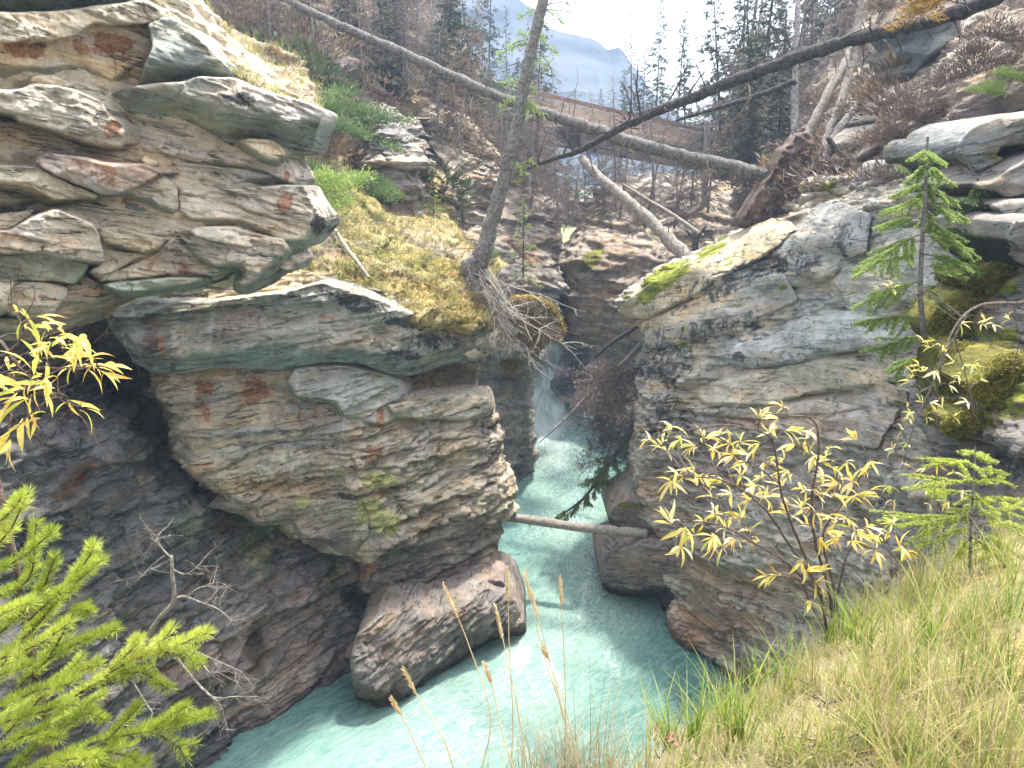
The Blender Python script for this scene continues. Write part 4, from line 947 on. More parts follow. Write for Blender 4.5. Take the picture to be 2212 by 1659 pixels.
for k, (z, pts, dd, out, und, col, uc) in enumerate([
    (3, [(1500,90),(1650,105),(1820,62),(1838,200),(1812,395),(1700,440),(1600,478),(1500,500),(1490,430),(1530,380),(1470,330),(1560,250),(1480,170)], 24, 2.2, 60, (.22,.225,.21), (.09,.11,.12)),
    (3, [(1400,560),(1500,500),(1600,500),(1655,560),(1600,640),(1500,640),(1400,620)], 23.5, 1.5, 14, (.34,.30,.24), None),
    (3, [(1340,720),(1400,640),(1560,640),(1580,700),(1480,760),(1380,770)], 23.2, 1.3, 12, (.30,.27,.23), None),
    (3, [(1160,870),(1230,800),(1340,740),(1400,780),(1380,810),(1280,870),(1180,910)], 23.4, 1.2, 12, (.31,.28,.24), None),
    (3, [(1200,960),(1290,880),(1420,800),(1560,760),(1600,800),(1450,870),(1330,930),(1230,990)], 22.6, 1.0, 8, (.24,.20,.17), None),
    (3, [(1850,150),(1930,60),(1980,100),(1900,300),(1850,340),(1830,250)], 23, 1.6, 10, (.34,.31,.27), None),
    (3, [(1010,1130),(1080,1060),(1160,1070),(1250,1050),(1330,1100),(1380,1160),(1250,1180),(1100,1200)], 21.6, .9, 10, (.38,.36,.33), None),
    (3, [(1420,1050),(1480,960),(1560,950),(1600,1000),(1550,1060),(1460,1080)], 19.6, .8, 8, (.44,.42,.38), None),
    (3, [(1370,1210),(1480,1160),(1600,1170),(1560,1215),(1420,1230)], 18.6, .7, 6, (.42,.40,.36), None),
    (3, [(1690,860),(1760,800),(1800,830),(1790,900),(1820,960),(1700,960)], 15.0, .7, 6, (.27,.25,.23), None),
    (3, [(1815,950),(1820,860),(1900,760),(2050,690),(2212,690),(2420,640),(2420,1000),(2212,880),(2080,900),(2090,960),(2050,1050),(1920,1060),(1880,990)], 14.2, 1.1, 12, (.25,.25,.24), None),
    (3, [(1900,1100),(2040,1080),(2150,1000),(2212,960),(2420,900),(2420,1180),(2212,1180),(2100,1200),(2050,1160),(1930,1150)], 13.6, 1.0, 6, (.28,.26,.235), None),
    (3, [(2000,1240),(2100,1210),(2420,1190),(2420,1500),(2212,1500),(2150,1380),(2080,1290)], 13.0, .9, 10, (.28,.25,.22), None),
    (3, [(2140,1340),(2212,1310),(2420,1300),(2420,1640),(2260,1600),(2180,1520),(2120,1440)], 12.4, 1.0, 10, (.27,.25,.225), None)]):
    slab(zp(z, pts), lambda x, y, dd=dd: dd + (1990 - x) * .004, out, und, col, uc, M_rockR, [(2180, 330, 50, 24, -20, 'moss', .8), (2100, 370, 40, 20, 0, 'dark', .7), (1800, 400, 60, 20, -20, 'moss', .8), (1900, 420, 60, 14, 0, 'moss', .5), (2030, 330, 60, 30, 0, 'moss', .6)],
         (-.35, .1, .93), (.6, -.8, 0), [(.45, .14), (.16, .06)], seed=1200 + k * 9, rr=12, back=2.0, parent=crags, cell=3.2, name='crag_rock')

# mossy rocks at the right edge
edgeR, VE, NE = patch('mossy_bank', [
    [(2040, 420, 15.2), (2075, 420, 14.6), (2150, 420, 13.5), (2230, 430, 12.4), (2400, 430, 11)],
    [(2060, 560, 14.4), (2080, 560, 13.4), (2150, 560, 12.4), (2230, 560, 11.4), (2400, 560, 10)],
    [(2000, 680, 14.4), (2030, 670, 12.6), (2110, 640, 11.6), (2230, 640, 10.4), (2400, 640, 9)],
    [(1990, 800, 13.6), (2020, 790, 11.6), (2110, 760, 10.6), (2230, 740, 9.6), (2400, 740, 8.4)],
    [(1990, 930, 12.6), (2020, 930, 10.6), (2110, 900, 9.6), (2230, 860, 8.8), (2400, 860, 7.6)],
    [(1990, 1060, 11.6), (2030, 1060, 9.8), (2120, 1030, 9.0), (2230, 1000, 8.0), (2400, 1000, 7.0)],
    [(1980, 1200, 10.6), (2020, 1200, 9.0), (2120, 1180, 8.2), (2230, 1150, 7.4), (2400, 1150, 6.4)],
    [(1960, 1400, 9.6), (2000, 1400, 8.2), (2120, 1380, 7.4), (2230, 1330, 6.8), (2400, 1330, 6)]],
    M_rockR, (.20, .19, .175), [(2160, 500, 90, 70, 0, 'dark', .5), (2060, 700, 60, 60, 0, 'moss', .9), (2130, 760, 90, 90, 0, 'moss', .75), (2160, 600, 60, 40, 0, 'moss', .8), (2150, 850, 90, 60, 0, 'moss', .85), (2090, 900, 60, 40, 0, 'moss', .7), (2150, 1000, 90, 50, 0, 'dark', .7), (2120, 1100, 120, 60, 0, 'moss', .5), (2190, 1130, 60, 40, 0, (.26, .18, .12), .8)],
    (-.2, .1, .97), (.6, -.8, 0), [(.6, .2), (.2, .06)], 4.3, 83, rough=.09, low=.25, upmoss=.5)
tag(edgeR, kind='structure')
for k, (pts, dd, out, lb) in enumerate([
    ([(2012,700),(2030,665),(2070,640),(2110,634),(2135,650),(2125,700),(2100,735),(2060,748),(2025,735)], 12.2, .9, 'round yellow green moss cushion beside the foot of the taller right hand spruce'),
    ([(2080,610),(2100,585),(2150,572),(2212,580),(2260,600),(2260,650),(2180,660),(2120,640)], 12.4, 1.0, 'flat olive moss cushion above the round one at the right edge'),
    ([(2120,800),(2170,770),(2260,760),(2260,900),(2180,900),(2120,880),(2090,840)], 10.3, .9, 'broad olive moss cushion behind the yellow leaved hanging branch'),
    ([(2040,760),(2080,740),(2130,760),(2120,830),(2080,900),(2040,880),(2025,820)], 11.2, .8, 'dark green moss cushion below the round one, beside the grey cliff'),
    ([(2050,900),(2100,890),(2170,905),(2150,935),(2080,945),(2040,930)], 10.2, .6, 'narrow dark moss cushion at the foot of the mossy bank')]):
    moss_cushion(pts, dd, out, (.17, .16, .035) if k != 3 else (.10, .11, .025), 300 + k, lb, rr=30, und=16, rough=.11)

rs, _, _ = patch('right_slope', [
    [(10.5, 19, 26), (14, 17, 26), (22, 15, 27), (36, 12, 28)],
    [(9.0, 13.5, 18.5), (12, 12.5, 19), (20, 11, 20), (36, 9, 21)],
    [(7.2, 10, 14.5), (10, 9.5, 15), (18, 8.5, 16), (36, 7, 17)],
    [(5.4, 7, 12.2), (8, 6.6, 12.8), (16, 6, 13.4), (36, 5, 14)],
    [(5.0, 6, 9), (8, 5.6, 9), (16, 5, 9), (36, 4, 9)]],
    M_rockR, (.22, .20, .17), [], (-.2, .1, .97), (.6, -.8, 0), [(.9, .25), (.3, .1)], .2, 87, world=True, rough=.10, low=.3, upmoss=.5)
tag(rs, kind='structure')
# ---- the bank the photograph was taken from
bank, VB, NB = patch('grassy_bank', [
    [(1590, 1640, 4.4), (1760, 1560, 5.4), (1980, 1500, 6.4), (2500, 1400, 7.6), (4600, 1380, 7.6)],
    [(1585, 1600, 4.0), (1750, 1475, 4.8), (1960, 1290, 5.7), (2500, 1120, 6.8), (4600, 1050, 6.8)],
    [(1535, 1610, 3.5), (1718, 1474, 4.1), (1935, 1315, 4.9), (2500, 1140, 5.6), (4600, 1080, 5.6)],
    [(1475, 1640, 3.0), (1665, 1535, 3.3), (1900, 1420, 3.6), (2500, 1280, 3.9), (4600, 1200, 3.9)],
    [(1415, 1690, 2.5), (1625, 1610, 2.6), (1900, 1540, 2.7), (2500, 1430, 2.8), (4600, 1350, 2.8)],
    [(1370, 1720, 2.1), (1600, 1690, 2.15), (1900, 1660, 2.2), (2500, 1600, 2.2), (4600, 1500, 2.2)],
    [(1340, 1840, 1.7), (1600, 1830, 1.7), (1900, 1820, 1.7), (2500, 1790, 1.7), (4600, 1700, 1.7)]],
    M_moss, (.22, .19, .085), [(1700, 1600, 160, 50, 0, (.32, .31, .07), .7), (1500, 1620, 80, 30, 0, (.34, .33, .08), .8), (1900, 1480, 200, 60, -10, (.30, .25, .14), .7), (1850, 1600, 80, 30, 0, (.08, .07, .05), .7), (1650, 1480, 60, 30, 0, (.31, .30, .08), .7)],  # near-black ellipse: shade of gaps in the grass painted into the ground colour
    (0, 0, 1), (1, 0, 0), [], 9, 91, rough=.03, low=.10)
tag(bank, kind='structure')
# ground under the photographer and the cliff below the bank (outside the frame)
def bluff():
    xs = np.linspace(-8, 14, 60); 
    prof = [(-12, 12.6), (-5, 12.45), (0, 12.35), (1.35, 12.25), (1.6, 12.0), (1.75, 10), (1.7, 6), (1.9, 2), (2.2, -1)]
    P = []
    for y, z in prof:
        for x in xs:
            yy = y + (0 if y < 0 else max(0, x - 1.0) * .30 * (1 if y > 1 else .3)) 
            P.append((x, yy, z - max(0, -x - 1) * .1))
    P = np.array(P); P += .12 * np.stack([fbm(P * .7, 5, 3), fbm(P * .7, 6, 3), fbm(P * .7, 7, 3)], -1)
    n = len(P)
    w = np.zeros((n, 4)); w[:, 2] = np.where(P[:, 2] > 12, .5, 0)
    o = mesh_np('near_bluff', P, gridfaces(len(prof), len(xs)), M_moss, None, {'tint': rgba(np.tile([.26, .22, .12], (n, 1))), 'wts': w})
    tag(o, kind='structure')
bluff()

# ---- far ground, valley floor
def farground():
    ys = np.concatenate([np.linspace(60, 140, 40), np.linspace(145, 460, 60)])
    us = np.linspace(-1, 1, 90)
    X = us[None, :] * (ys[:, None] * 1.1 + 30); Y = np.repeat(ys[:, None], 90, 1)
    Zz = np.interp(Y, [60, 90, 140, 400, 900], [8.5, 7.6, 8.5, 10, 14]) + .04 * np.abs(X - 3) * np.interp(Y, [60, 100, 900], [1, 1, .3])
    P = np.stack([X, Y, Zz], -1).reshape(-1, 3)
    P[:, 2] += 1.2 * fbm(P * .05, 3, 3)
    n = len(P); w = np.zeros((n, 4))
    o = mesh_np('valley_floor', P, gridfaces(len(ys), 90), M_soil, None, {'tint': rgba(np.tile([.16, .17, .08], (n, 1))), 'wts': w})
    tag(o, kind='structure')
farground()
def mountain(name, d0, ridge, base_z, depth, col, seed):
    rx = [p[0] for p in ridge]; ry = [p[1] for p in ridge]
    xs = np.linspace(rx[0], rx[-1], 180)
    yy = np.interp(xs, rx, ry) + 5 * fbm(np.stack([xs / 16, xs * 0, xs * 0], -1), seed, 4, .6)
    top = W(xs, yy, d0)
    nv = 60; P = []
    for k in range(nv):
        f = k / (nv - 1)
        q = top.copy(); q[:, 2] = top[:, 2] * (1 - f) + base_z * f; q[:, 1] -= depth * f ** 1.2
        P.append(q)
    P = np.array(P).reshape(-1, 3)
    amp = depth * .10
    P[:, 1] += amp * (np.abs(fbm(P * (3.0 / depth), seed + 2, 5, .6)) * 2 - .6) * np.repeat(np.linspace(.1, 1, nv), 180)
    P[:, 1] += depth * .012 * np.sin(P[:, 2] / depth * 60 + 2 * fbm(P * (2. / depth), 4, 3))
    n = len(P)
    o = mesh_np(name, P, gridfaces(nv, 180), M_far, None)
    tag(o, kind='structure')
M_far = simple_mat('far_rock', (.02, .035, .055), (.06, .075, .09), .03, .9, 0, 8, (1, 1, 5))
mountain('mountain', 250, [(960, -60), (1040, -50), (1100, -20), (1150, 20), (1186, 62), (1230, 74), (1272, 82), (1300, 100), (1312, 110), (1336, 104), (1352, 118), (1400, 190), (1480, 260), (1600, 300), (1800, 330)], 14, 90, None, 3)
mountain('mountain', 175, [(900, 200), (1100, 196), (1180, 204), (1240, 196), (1300, 206), (1340, 216), (1400, 240), (1500, 280), (1700, 310), (2000, 330)], 14, 50, None, 5)

# ---- the milky air of the gorge
def haze():
    x0, x1, y0, y1, z0, z1 = -620, 620, -60, 480, -4, 150
    V = [(x, y, z) for z in (z0, z1) for y in (y0, y1) for x in (x0, x1)]
    F = [(0, 2, 3, 1), (4, 5, 7, 6), (0, 1, 5, 4), (2, 6, 7, 3), (0, 4, 6, 2), (1, 3, 7, 5)]
    m = bpy.data.materials.new('haze'); m.use_nodes = True; n = m.node_tree; n.nodes.clear()
    o = n.nodes.new('ShaderNodeOutputMaterial'); v = n.nodes.new('ShaderNodeVolumePrincipled')
    v.inputs['Color'].default_value = (.52, .70, 1, 1); v.inputs['Density'].default_value = HAZE; v.inputs['Anisotropy'].default_value = .35
    n.links.new(v.outputs[0], o.inputs['Volume'])
    ob = mesh_np('haze', np.array(V, float), np.array(F), m, smooth=False); tag(ob, kind='stuff')
HAZE = .0014
haze()
# ================================================================ VEGETATION
rng = np.random.default_rng(11)
def bark_mat(name, a, b, scale=9, moss=0.):
    m = bpy.data.materials.new(name); t = NT(m)
    co = t.n('ShaderNodeTexCoord').outputs['Object']
    n = t.noise(co, scale, 10, .75); n2 = t.noise(co, scale * 4, 6, .7); n3 = t.noise(co, 1.3, 5, .6)
    c = t.mix(t.rng(n, .35, .65, 0, 1), a, b)
    c = t.scale(c, t.rng(n2, .35, .65, .75, 1.2))
    if moss: c = t.mix(t.rng(n3, .52, .62, 0, moss), c, (.17, .18, .05))
    h = t.math('ADD', n, t.math('MULTIPLY', n2, .4))
    t.out(c, .9, t.bump(h, 1., .05), .2)
    return m
M_barkm = bark_mat('bark_mid', (.075, .07, .066), (.25, .235, .215))
M_bark = bark_mat('bark_grey', (.15, .14, .13), (.40, .375, .345))
M_barkd = bark_mat('bark_dark', (.035, .032, .032), (.13, .115, .105))
M_barkl = bark_mat('bark_pale', (.22, .19, .16), (.42, .38, .33))
M_twig = bark_mat('dead_twig', (.12, .095, .08), (.25, .215, .185), 14)
M_twigl = bark_mat('pale_twig', (.36, .32, .28), (.58, .53, .47), 20)
M_twigd = bark_mat('dark_twig', (.05, .035, .035), (.13, .09, .08), 14)
M_stem = bark_mat('shrub_stem', (.14, .10, .08), (.30, .22, .18), 25)
M_ndl = leaf_mat('spruce_needles', [(.08, .13, .05), (.14, .21, .08), (.20, .27, .10)], .3)
M_ndlf = leaf_mat('far_needles', [(.035, .055, .028), (.075, .10, .045), (.13, .13, .06)], .3)
M_ndlb = leaf_mat('brown_needles', [(.11, .085, .05), (.18, .13, .085), (.27, .18, .11), (.14, .15, .06)], .3)
M_ndlp = leaf_mat('dead_brown_twigs', [(.10, .075, .065), (.17, .13, .11), (.25, .18, .145)], .15)
M_ndly = leaf_mat('fresh_needles', [(.15, .20, .04), (.33, .41, .06), (.50, .57, .10), (.66, .68, .22)], .55, .45, .35)
M_ndlg = leaf_mat('young_spruce_needles', [(.20, .29, .08), (.31, .42, .12), (.42, .50, .17)], .45)
M_ndlo = leaf_mat('ochre_needles', [(.30, .17, .05), (.42, .27, .07), (.50, .36, .12)], .4)
M_leafy = leaf_mat('yellow_leaves', [(.66, .46, .06), (.78, .58, .10), (.62, .60, .12), (.80, .66, .22), (.72, .36, .06)], .5, .35, .5)
M_leaf1 = simple_mat('leaf_yellow', (.66, .50, .08), (.80, .68, .22), 12, .35, 0, trans=.5, spec=.5)
M_leaf2 = simple_mat('leaf_orange', (.62, .36, .10), (.76, .54, .18), 12, .35, 0, trans=.5, spec=.5)
M_leaf3 = simple_mat('leaf_green', (.42, .52, .10), (.66, .66, .14), 12, .35, 0, trans=.5, spec=.5)
M_leaf4 = simple_mat('leaf_pale', (.74, .66, .36), (.84, .78, .5), 12, .35, 0, trans=.45, spec=.5)
M_grass = leaf_mat('grass_blades', [(.13, .19, .035), (.22, .27, .05), (.32, .30, .09), (.42, .34, .17), (.28, .22, .11)], .4)
M_grassg = leaf_mat('green_blades', [(.12, .20, .03), (.21, .30, .05), (.36, .36, .07)], .45)
M_dry = leaf_mat('dry_grass', [(.30, .24, .13), (.44, .37, .23), (.22, .18, .10), (.20, .21, .06)], .35)
M_straw = simple_mat('straw', (.48, .36, .19), (.60, .48, .29), 30, .6, 0, trans=.3)
M_root = rock_mat('root_soil', dip=50, fine=2.5, streak=.0, spots=.2, contrast=1.4)

class Acc:
    """collects triangles / quads of leaves, blades, twigs"""
    def __init__(s): s.V = []; s.Q = []; s.T = []; s.R = []; s.n = 0
    def quads(s, V, rnd):                      # V (k,4,3)
        k = len(V); s.V.append(V.reshape(-1, 3)); s.Q.append(np.arange(k * 4).reshape(k, 4) + s.n)
        s.R.append(np.repeat(rnd, 4)); s.n += k * 4
    def tris(s, V, rnd):
        k = len(V); s.V.append(V.reshape(-1, 3)); s.T.append(np.arange(k * 3).reshape(k, 3) + s.n)
        s.R.append(np.repeat(rnd, 3)); s.n += k * 3
    def tube(s, P, R, sides=5, rnd=.5, caps=True):
        P = np.asarray(P, float); n = len(P); R = np.asarray(R, float) * np.ones(n)
        T = np.gradient(P, axis=0); T /= np.linalg.norm(T, axis=1, keepdims=True) + 1e-9
        ref = np.array([0, 0, 1.]) if abs(T[0, 2]) < .9 else np.array([1., 0, 0])
        A = np.cross(T, ref); A /= np.linalg.norm(A, axis=1, keepdims=True) + 1e-9
        B = np.cross(T, A)
        a = np.arange(sides) / sides * 2 * np.pi
        V = P[:, None] + R[:, None, None] * (np.cos(a)[None, :, None] * A[:, None] + np.sin(a)[None, :, None] * B[:, None])
        s.V.append(V.reshape(-1, 3))
        i = np.arange(n - 1)[:, None] * sides; j = np.arange(sides)[None]; j2 = (j + 1) % sides
        s.Q.append(np.stack([i + j, i + j2, i + sides + j2, i + sides + j], -1).reshape(-1, 4) + s.n)
        s.R.append(np.full(n * sides, rnd)); base = s.n; s.n += n * sides
        if caps:
            for e, c in ((0, P[0]), (n - 1, P[-1])):
                s.V.append(c[None]); s.R.append(np.array([rnd]))
                r = base + e * sides + np.arange(sides)
                s.T.append(np.stack([r, np.roll(r, -1), np.full(sides, s.n)], -1)); s.n += 1
        return V
    def mesh(s, name, mat, parent=None, smooth=False, link=True):
        V = np.concatenate(s.V); F = []
        if s.Q: F.append(np.concatenate(s.Q))
        if s.T: F.append(np.concatenate(s.T))
        return mesh_np(name, V, F, mat, parent, {'rnd': np.concatenate(s.R)}, smooth=smooth, link=link)
def vec(*a): return np.array(a, float)
def rot_to(d):
    d = unit(d); u = np.cross(d, [0, 0, 1.]); 
    if np.linalg.norm(u) < 1e-3: u = vec(1, 0, 0)
    u = unit(u); return d, u, np.cross(u, d)
def wiggle(p0, p1, n, amp, r, curl=0):
    t = np.linspace(0, 1, n)[:, None]
    P = np.array(p0) * (1 - t) + np.array(p1) * t
    L = np.linalg.norm(np.array(p1) - np.array(p0))
    o = np.cumsum(r.normal(0, 1, (n, 3)), 0); o -= o[0] * (1 - t) + o[-1] * t
    o /= (np.abs(o).max() + 1e-6)
    return P + o * amp * L
def sprig(acc, P, D, L, wid, r, rndlo=0., rndhi=1., n=10, flat=.4):
    """small leafy twig tips: thin kites around a twig axis"""
    k = len(P)
    pass

def needles_along(acc, P, dens, ln, w, r, up=None, spread=1.0, fwd=.8, two=True, rlo=0., rhi=1.):
    """real needles round a shoot given by points P"""
    P = np.asarray(P); seg = np.linalg.norm(np.diff(P, axis=0), axis=1); L = seg.sum()
    n = max(3, int(L * dens)); t = np.sort(r.random(n)) * (len(P) - 1)
    i = np.clip(t.astype(int), 0, len(P) - 2); f = (t - i)[:, None]
    c = P[i] * (1 - f) + P[i + 1] * f
    T = P[i + 1] - P[i]; T /= np.linalg.norm(T, axis=1, keepdims=True) + 1e-9
    A = np.cross(T, [0, 0, 1.]) + 1e-4; A /= np.linalg.norm(A, axis=1, keepdims=True)
    B = np.cross(A, T)
    a = r.random(n) * 2 * np.pi
    if up is not None: a = r.normal(np.pi / 2, 1.25, n)     # mostly upper side
    d = T * fwd + (np.cos(a)[:, None] * A + np.sin(a)[:, None] * B) * spread
    d /= np.linalg.norm(d, axis=1, keepdims=True)
    ll = ln * r.uniform(.7, 1.15, n)[:, None]
    s = np.cross(d, r.normal(size=(n, 3))); s /= np.linalg.norm(s, axis=1, keepdims=True)
    rnd = r.uniform(rlo, rhi, n)
    if two:
        m = c + d * ll * .55
        acc.quads(np.stack([c - s * w * .25, m - s * w * .5, c + d * ll, m + s * w * .5], 1), rnd)
    else:
        acc.tris(np.stack([c - s * w * .5, c + s * w * .5, c + d * ll], 1), rnd)

def conifer_mesh(seed, h, rad, nb=60, droop=.35, leaf='spray', bare=.25, fill=1.0, lean=0., spray=(.16, .05), trunk_r=None, twig_n=6, top_dense=1.0, keep=1.0):
    """returns (trunk mesh, branch mesh, needle mesh) of a narrow mountain spruce, base at origin"""
    r = np.random.default_rng(seed)
    tr = Acc(); br = Acc(); nd = Acc()
    tR = trunk_r or h * .0075 + .015
    tp = np.stack([np.linspace(0, lean * h, 9) + np.cumsum(r.normal(0, .012, 9)) * h * .05, np.cumsum(r.normal(0, .012, 9)) * h * .05, np.linspace(-.02 * h, h, 9)], -1)
    tr.tube(tp, np.linspace(1, .12, 9) * tR, 7)
    for b in range(nb):
        u = bare + (1 - bare) * ((b + r.random()) / nb) ** .9
        if r.random() > keep: continue
        z = u * h
        c = np.array([np.interp(z, tp[:, 2], tp[:, 0]), np.interp(z, tp[:, 2], tp[:, 1]), z])
        prof = (1 - u) ** .75 * .95 + .06
        L = rad * prof * r.uniform(.45, 1.15)
        a = r.random() * 2 * np.pi
        up0 = .35 * u - .15
        k = 6; t = np.linspace(0, 1, k)
        z_ = up0 * t * L - droop * L * t ** 1.6 + (.12 * L * t ** 4)
        side = r.normal(0, .10) * L * t ** 2
        dx, dy = math.cos(a), math.sin(a)
        P = c + np.stack([dx * t * L - dy * side, dy * t * L + dx * side, z_], -1)
        br.tube(P, np.linspace(1, .25, k) * max(.008, L * .011), 3, caps=False)
        m = max(2, int(twig_n * L / (rad * .6) + 1))
        for q in range(m):
            s = r.uniform(.15, 1.0); 
            p = np.array([np.interp(s, t, P[:, j]) for j in range(3)])
            sg = 1 if r.random() < .5 else -1
            d = unit(vec(dx, dy, 0) * .7 + vec(-dy, dx, 0) * sg * r.uniform(.3, 1.0) + vec(0, 0, -.25 - .5 * r.random() * (leaf != 'spray')))
            tl = L * r.uniform(.16, .34) * (1.15 - s * .6)
            e = p + d * tl + vec(0, 0, -.10 * tl)
            if leaf in ('spray', 'needles'):
                n = max(3, int(tl / spray[0] * 5 * fill))
                tt = r.random(n)[:, None]
                cc = p + (e - p) * tt + r.normal(0, .012, (n, 3))
                dd = d + r.normal(0, .42, (n, 3)); dd[:, 2] -= .1; dd /= np.linalg.norm(dd, axis=1, keepdims=True)
                ss = np.cross(dd, r.normal(size=(n, 3)) * .4 + vec(0, 0, 1)); ss /= np.linalg.norm(ss, axis=1, keepdims=True)
                l = spray[0] * r.uniform(.5, 1.1, n)[:, None]; w = spray[1] * r.uniform(.6, 1.1, n)[:, None]
                nd.quads(np.stack([cc, cc + dd * l * .5 + ss * w * .5, cc + dd * l, cc + dd * l * .5 - ss * w * .5], 1), np.clip(r.normal(.5, .25, n), 0, 1))
            w0 = max(.006, .022 * tl)
            sdir = np.cross(d, [0, 0, 1.]); sdir = sdir / (np.linalg.norm(sdir) + 1e-9)
            br.tris(np.stack([np.stack([p - sdir * w0, p + sdir * w0, e]), np.stack([p - vec(0, 0, w0), p + vec(0, 0, w0), e])]), np.full(2, .5))
            if leaf == 'dead':
                n = int(5 * fill) + 1
                tt = r.random(n)[:, None]; cc = p + (e - p) * tt
                dd = d * .6 + r.normal(0, .6, (n, 3)); dd[:, 2] -= .35; dd /= np.linalg.norm(dd, axis=1, keepdims=True)
                ss = np.cross(dd, r.normal(size=(n, 3))); ss /= np.linalg.norm(ss, axis=1, keepdims=True)
                l = tl * r.uniform(.25, .6, n)[:, None]
                nd.tris(np.stack([cc - ss * w0 * .8, cc + ss * w0 * .8, cc + dd * l], 1), r.random(n))
    return tr, br, nd
class Tree:
    """prototype meshes, copied as individuals that share mesh data"""
    def __init__(s, seed, mt, mb, mn, **k):
        tr, br, nd = conifer_mesh(seed, **k); s.h = k['h']
        s.m = [('trunk', tr.mesh('trunk', mt, link=False, smooth=True)), ('branches', br.mesh('branches', mb, link=False))]
        if nd.V: s.m.append(('crown', nd.mesh('crown', mn, link=False)))
    def place(s, base, h, name, label, cat='tree', group=None, rz=0, lean=(0, 0), wid=1.):
        e = empty(name, base)
        tag(e, label, cat, group)
        f = h / s.h; e.scale = (f * wid, f * wid, f); e.rotation_euler = (lean[0], lean[1], rz)
        for n, me in s.m:
            o = obj(n, me, e)
            if n in ('branches', 'crown'): o['kind'] = 'stuff'
        return e
def hgt(px, pyb, pyt, d):
    return float(W(px, pyt, d)[2] - W(px, pyb, d)[2])

# ---- forest prototypes
T_live = [Tree(s, M_barkd, M_twigd, M_ndlf, h=12., rad=1.8, nb=120, droop=.35, bare=.06, fill=1.7, spray=(.28, .11), twig_n=8) for s in (1, 2, 3)]
T_thin = [Tree(s, M_barkd, M_twigd, M_ndlf, h=12., rad=1.2, nb=80, droop=.45, bare=.12, fill=1.2, spray=(.26, .10), twig_n=6) for s in (4, 5)]
T_brown = [Tree(s, M_bark, M_twig, M_ndlb, h=12., rad=2.5, nb=130, droop=.45, bare=.0, fill=1.3, spray=(.26, .075), twig_n=9) for s in (6, 7, 8)]
T_dead = [Tree(s, M_bark, M_twig, M_ndlp, h=12., rad=2.6, nb=150, droop=.5, bare=.0, leaf='dead', fill=2.6, twig_n=10) for s in (9, 10, 12)]
LEFT = [ # px, base py, top py, d, kind, label
 (470, 120, -330, 34, 'dead', 'bare dead spruce behind the turf at the top of the left overhang'),
 (530, 150, -300, 37, 'brown', 'brown needled spruce left of the upper fallen trunk'),
 (590, 200, -260, 34, 'dead', 'grey dead spruce between the overhang and the upper fallen trunk'),
 (640, 150, -380, 40, 'brown', 'brown spruce behind the start of the upper fallen trunk'),
 (690, 240, -180, 35, 'dead', 'dead spruce in front of the dark slope above the green junipers'),
 (735, 190, -330, 43, 'brown', 'rusty spruce above the yellow grass patch on the left slope'),
 (790, 250, -120, 38, 'dead', 'thin dead spruce standing in the yellow grass of the left slope'),
 (830, 210, -280, 46, 'dead', 'tall dead spruce just above the middle of the upper fallen trunk'),
 (870, 300, -60, 41, 'brown', 'brown spruce on top of the dark bedded spur'),
 (905, 250, -200, 50, 'dead', 'dead spruce behind the brown one on the dark bedded spur'),
 (950, 330, -20, 46, 'dead', 'dead spruce halfway between the bedded spur and the leaning tree'),
 (985, 300, -90, 54, 'brown', 'rust brown spruce whose crown stands against the blue mountain edge'),
 (1030, 350, 60, 52, 'dead', 'low dead spruce immediately left of the leaning tree'),
 (1000, 380, 120, 47, 'live', 'green spruce half hidden behind dead twigs left of the leaning tree'),
 (1050, 330, -60, 70, 'live', 'dark green spruce with a dense top touching the upper frame edge'),
 (1096, 300, 14, 95, 'thin', 'small far spruce spire just left of the leaning tree trunk'),
 (560, 60, -300, 42, 'live', 'dark green spruce in the top left thicket'),
 (860, 180, -200, 55, 'live', 'dark green spruce behind the tall dead one above the fallen trunk'),
 (1120, 400, 190, 50, 'dead', 'short dead spruce behind the leaning trunk at bridge height'),
 (1085, 430, 250, 44, 'dead', 'short dead spruce in front of the pale rock left of the leaning trunk'),
 (1165, 430, 240, 52, 'dead', 'short dead spruce just right of the leaning trunk below the bridge'),
]
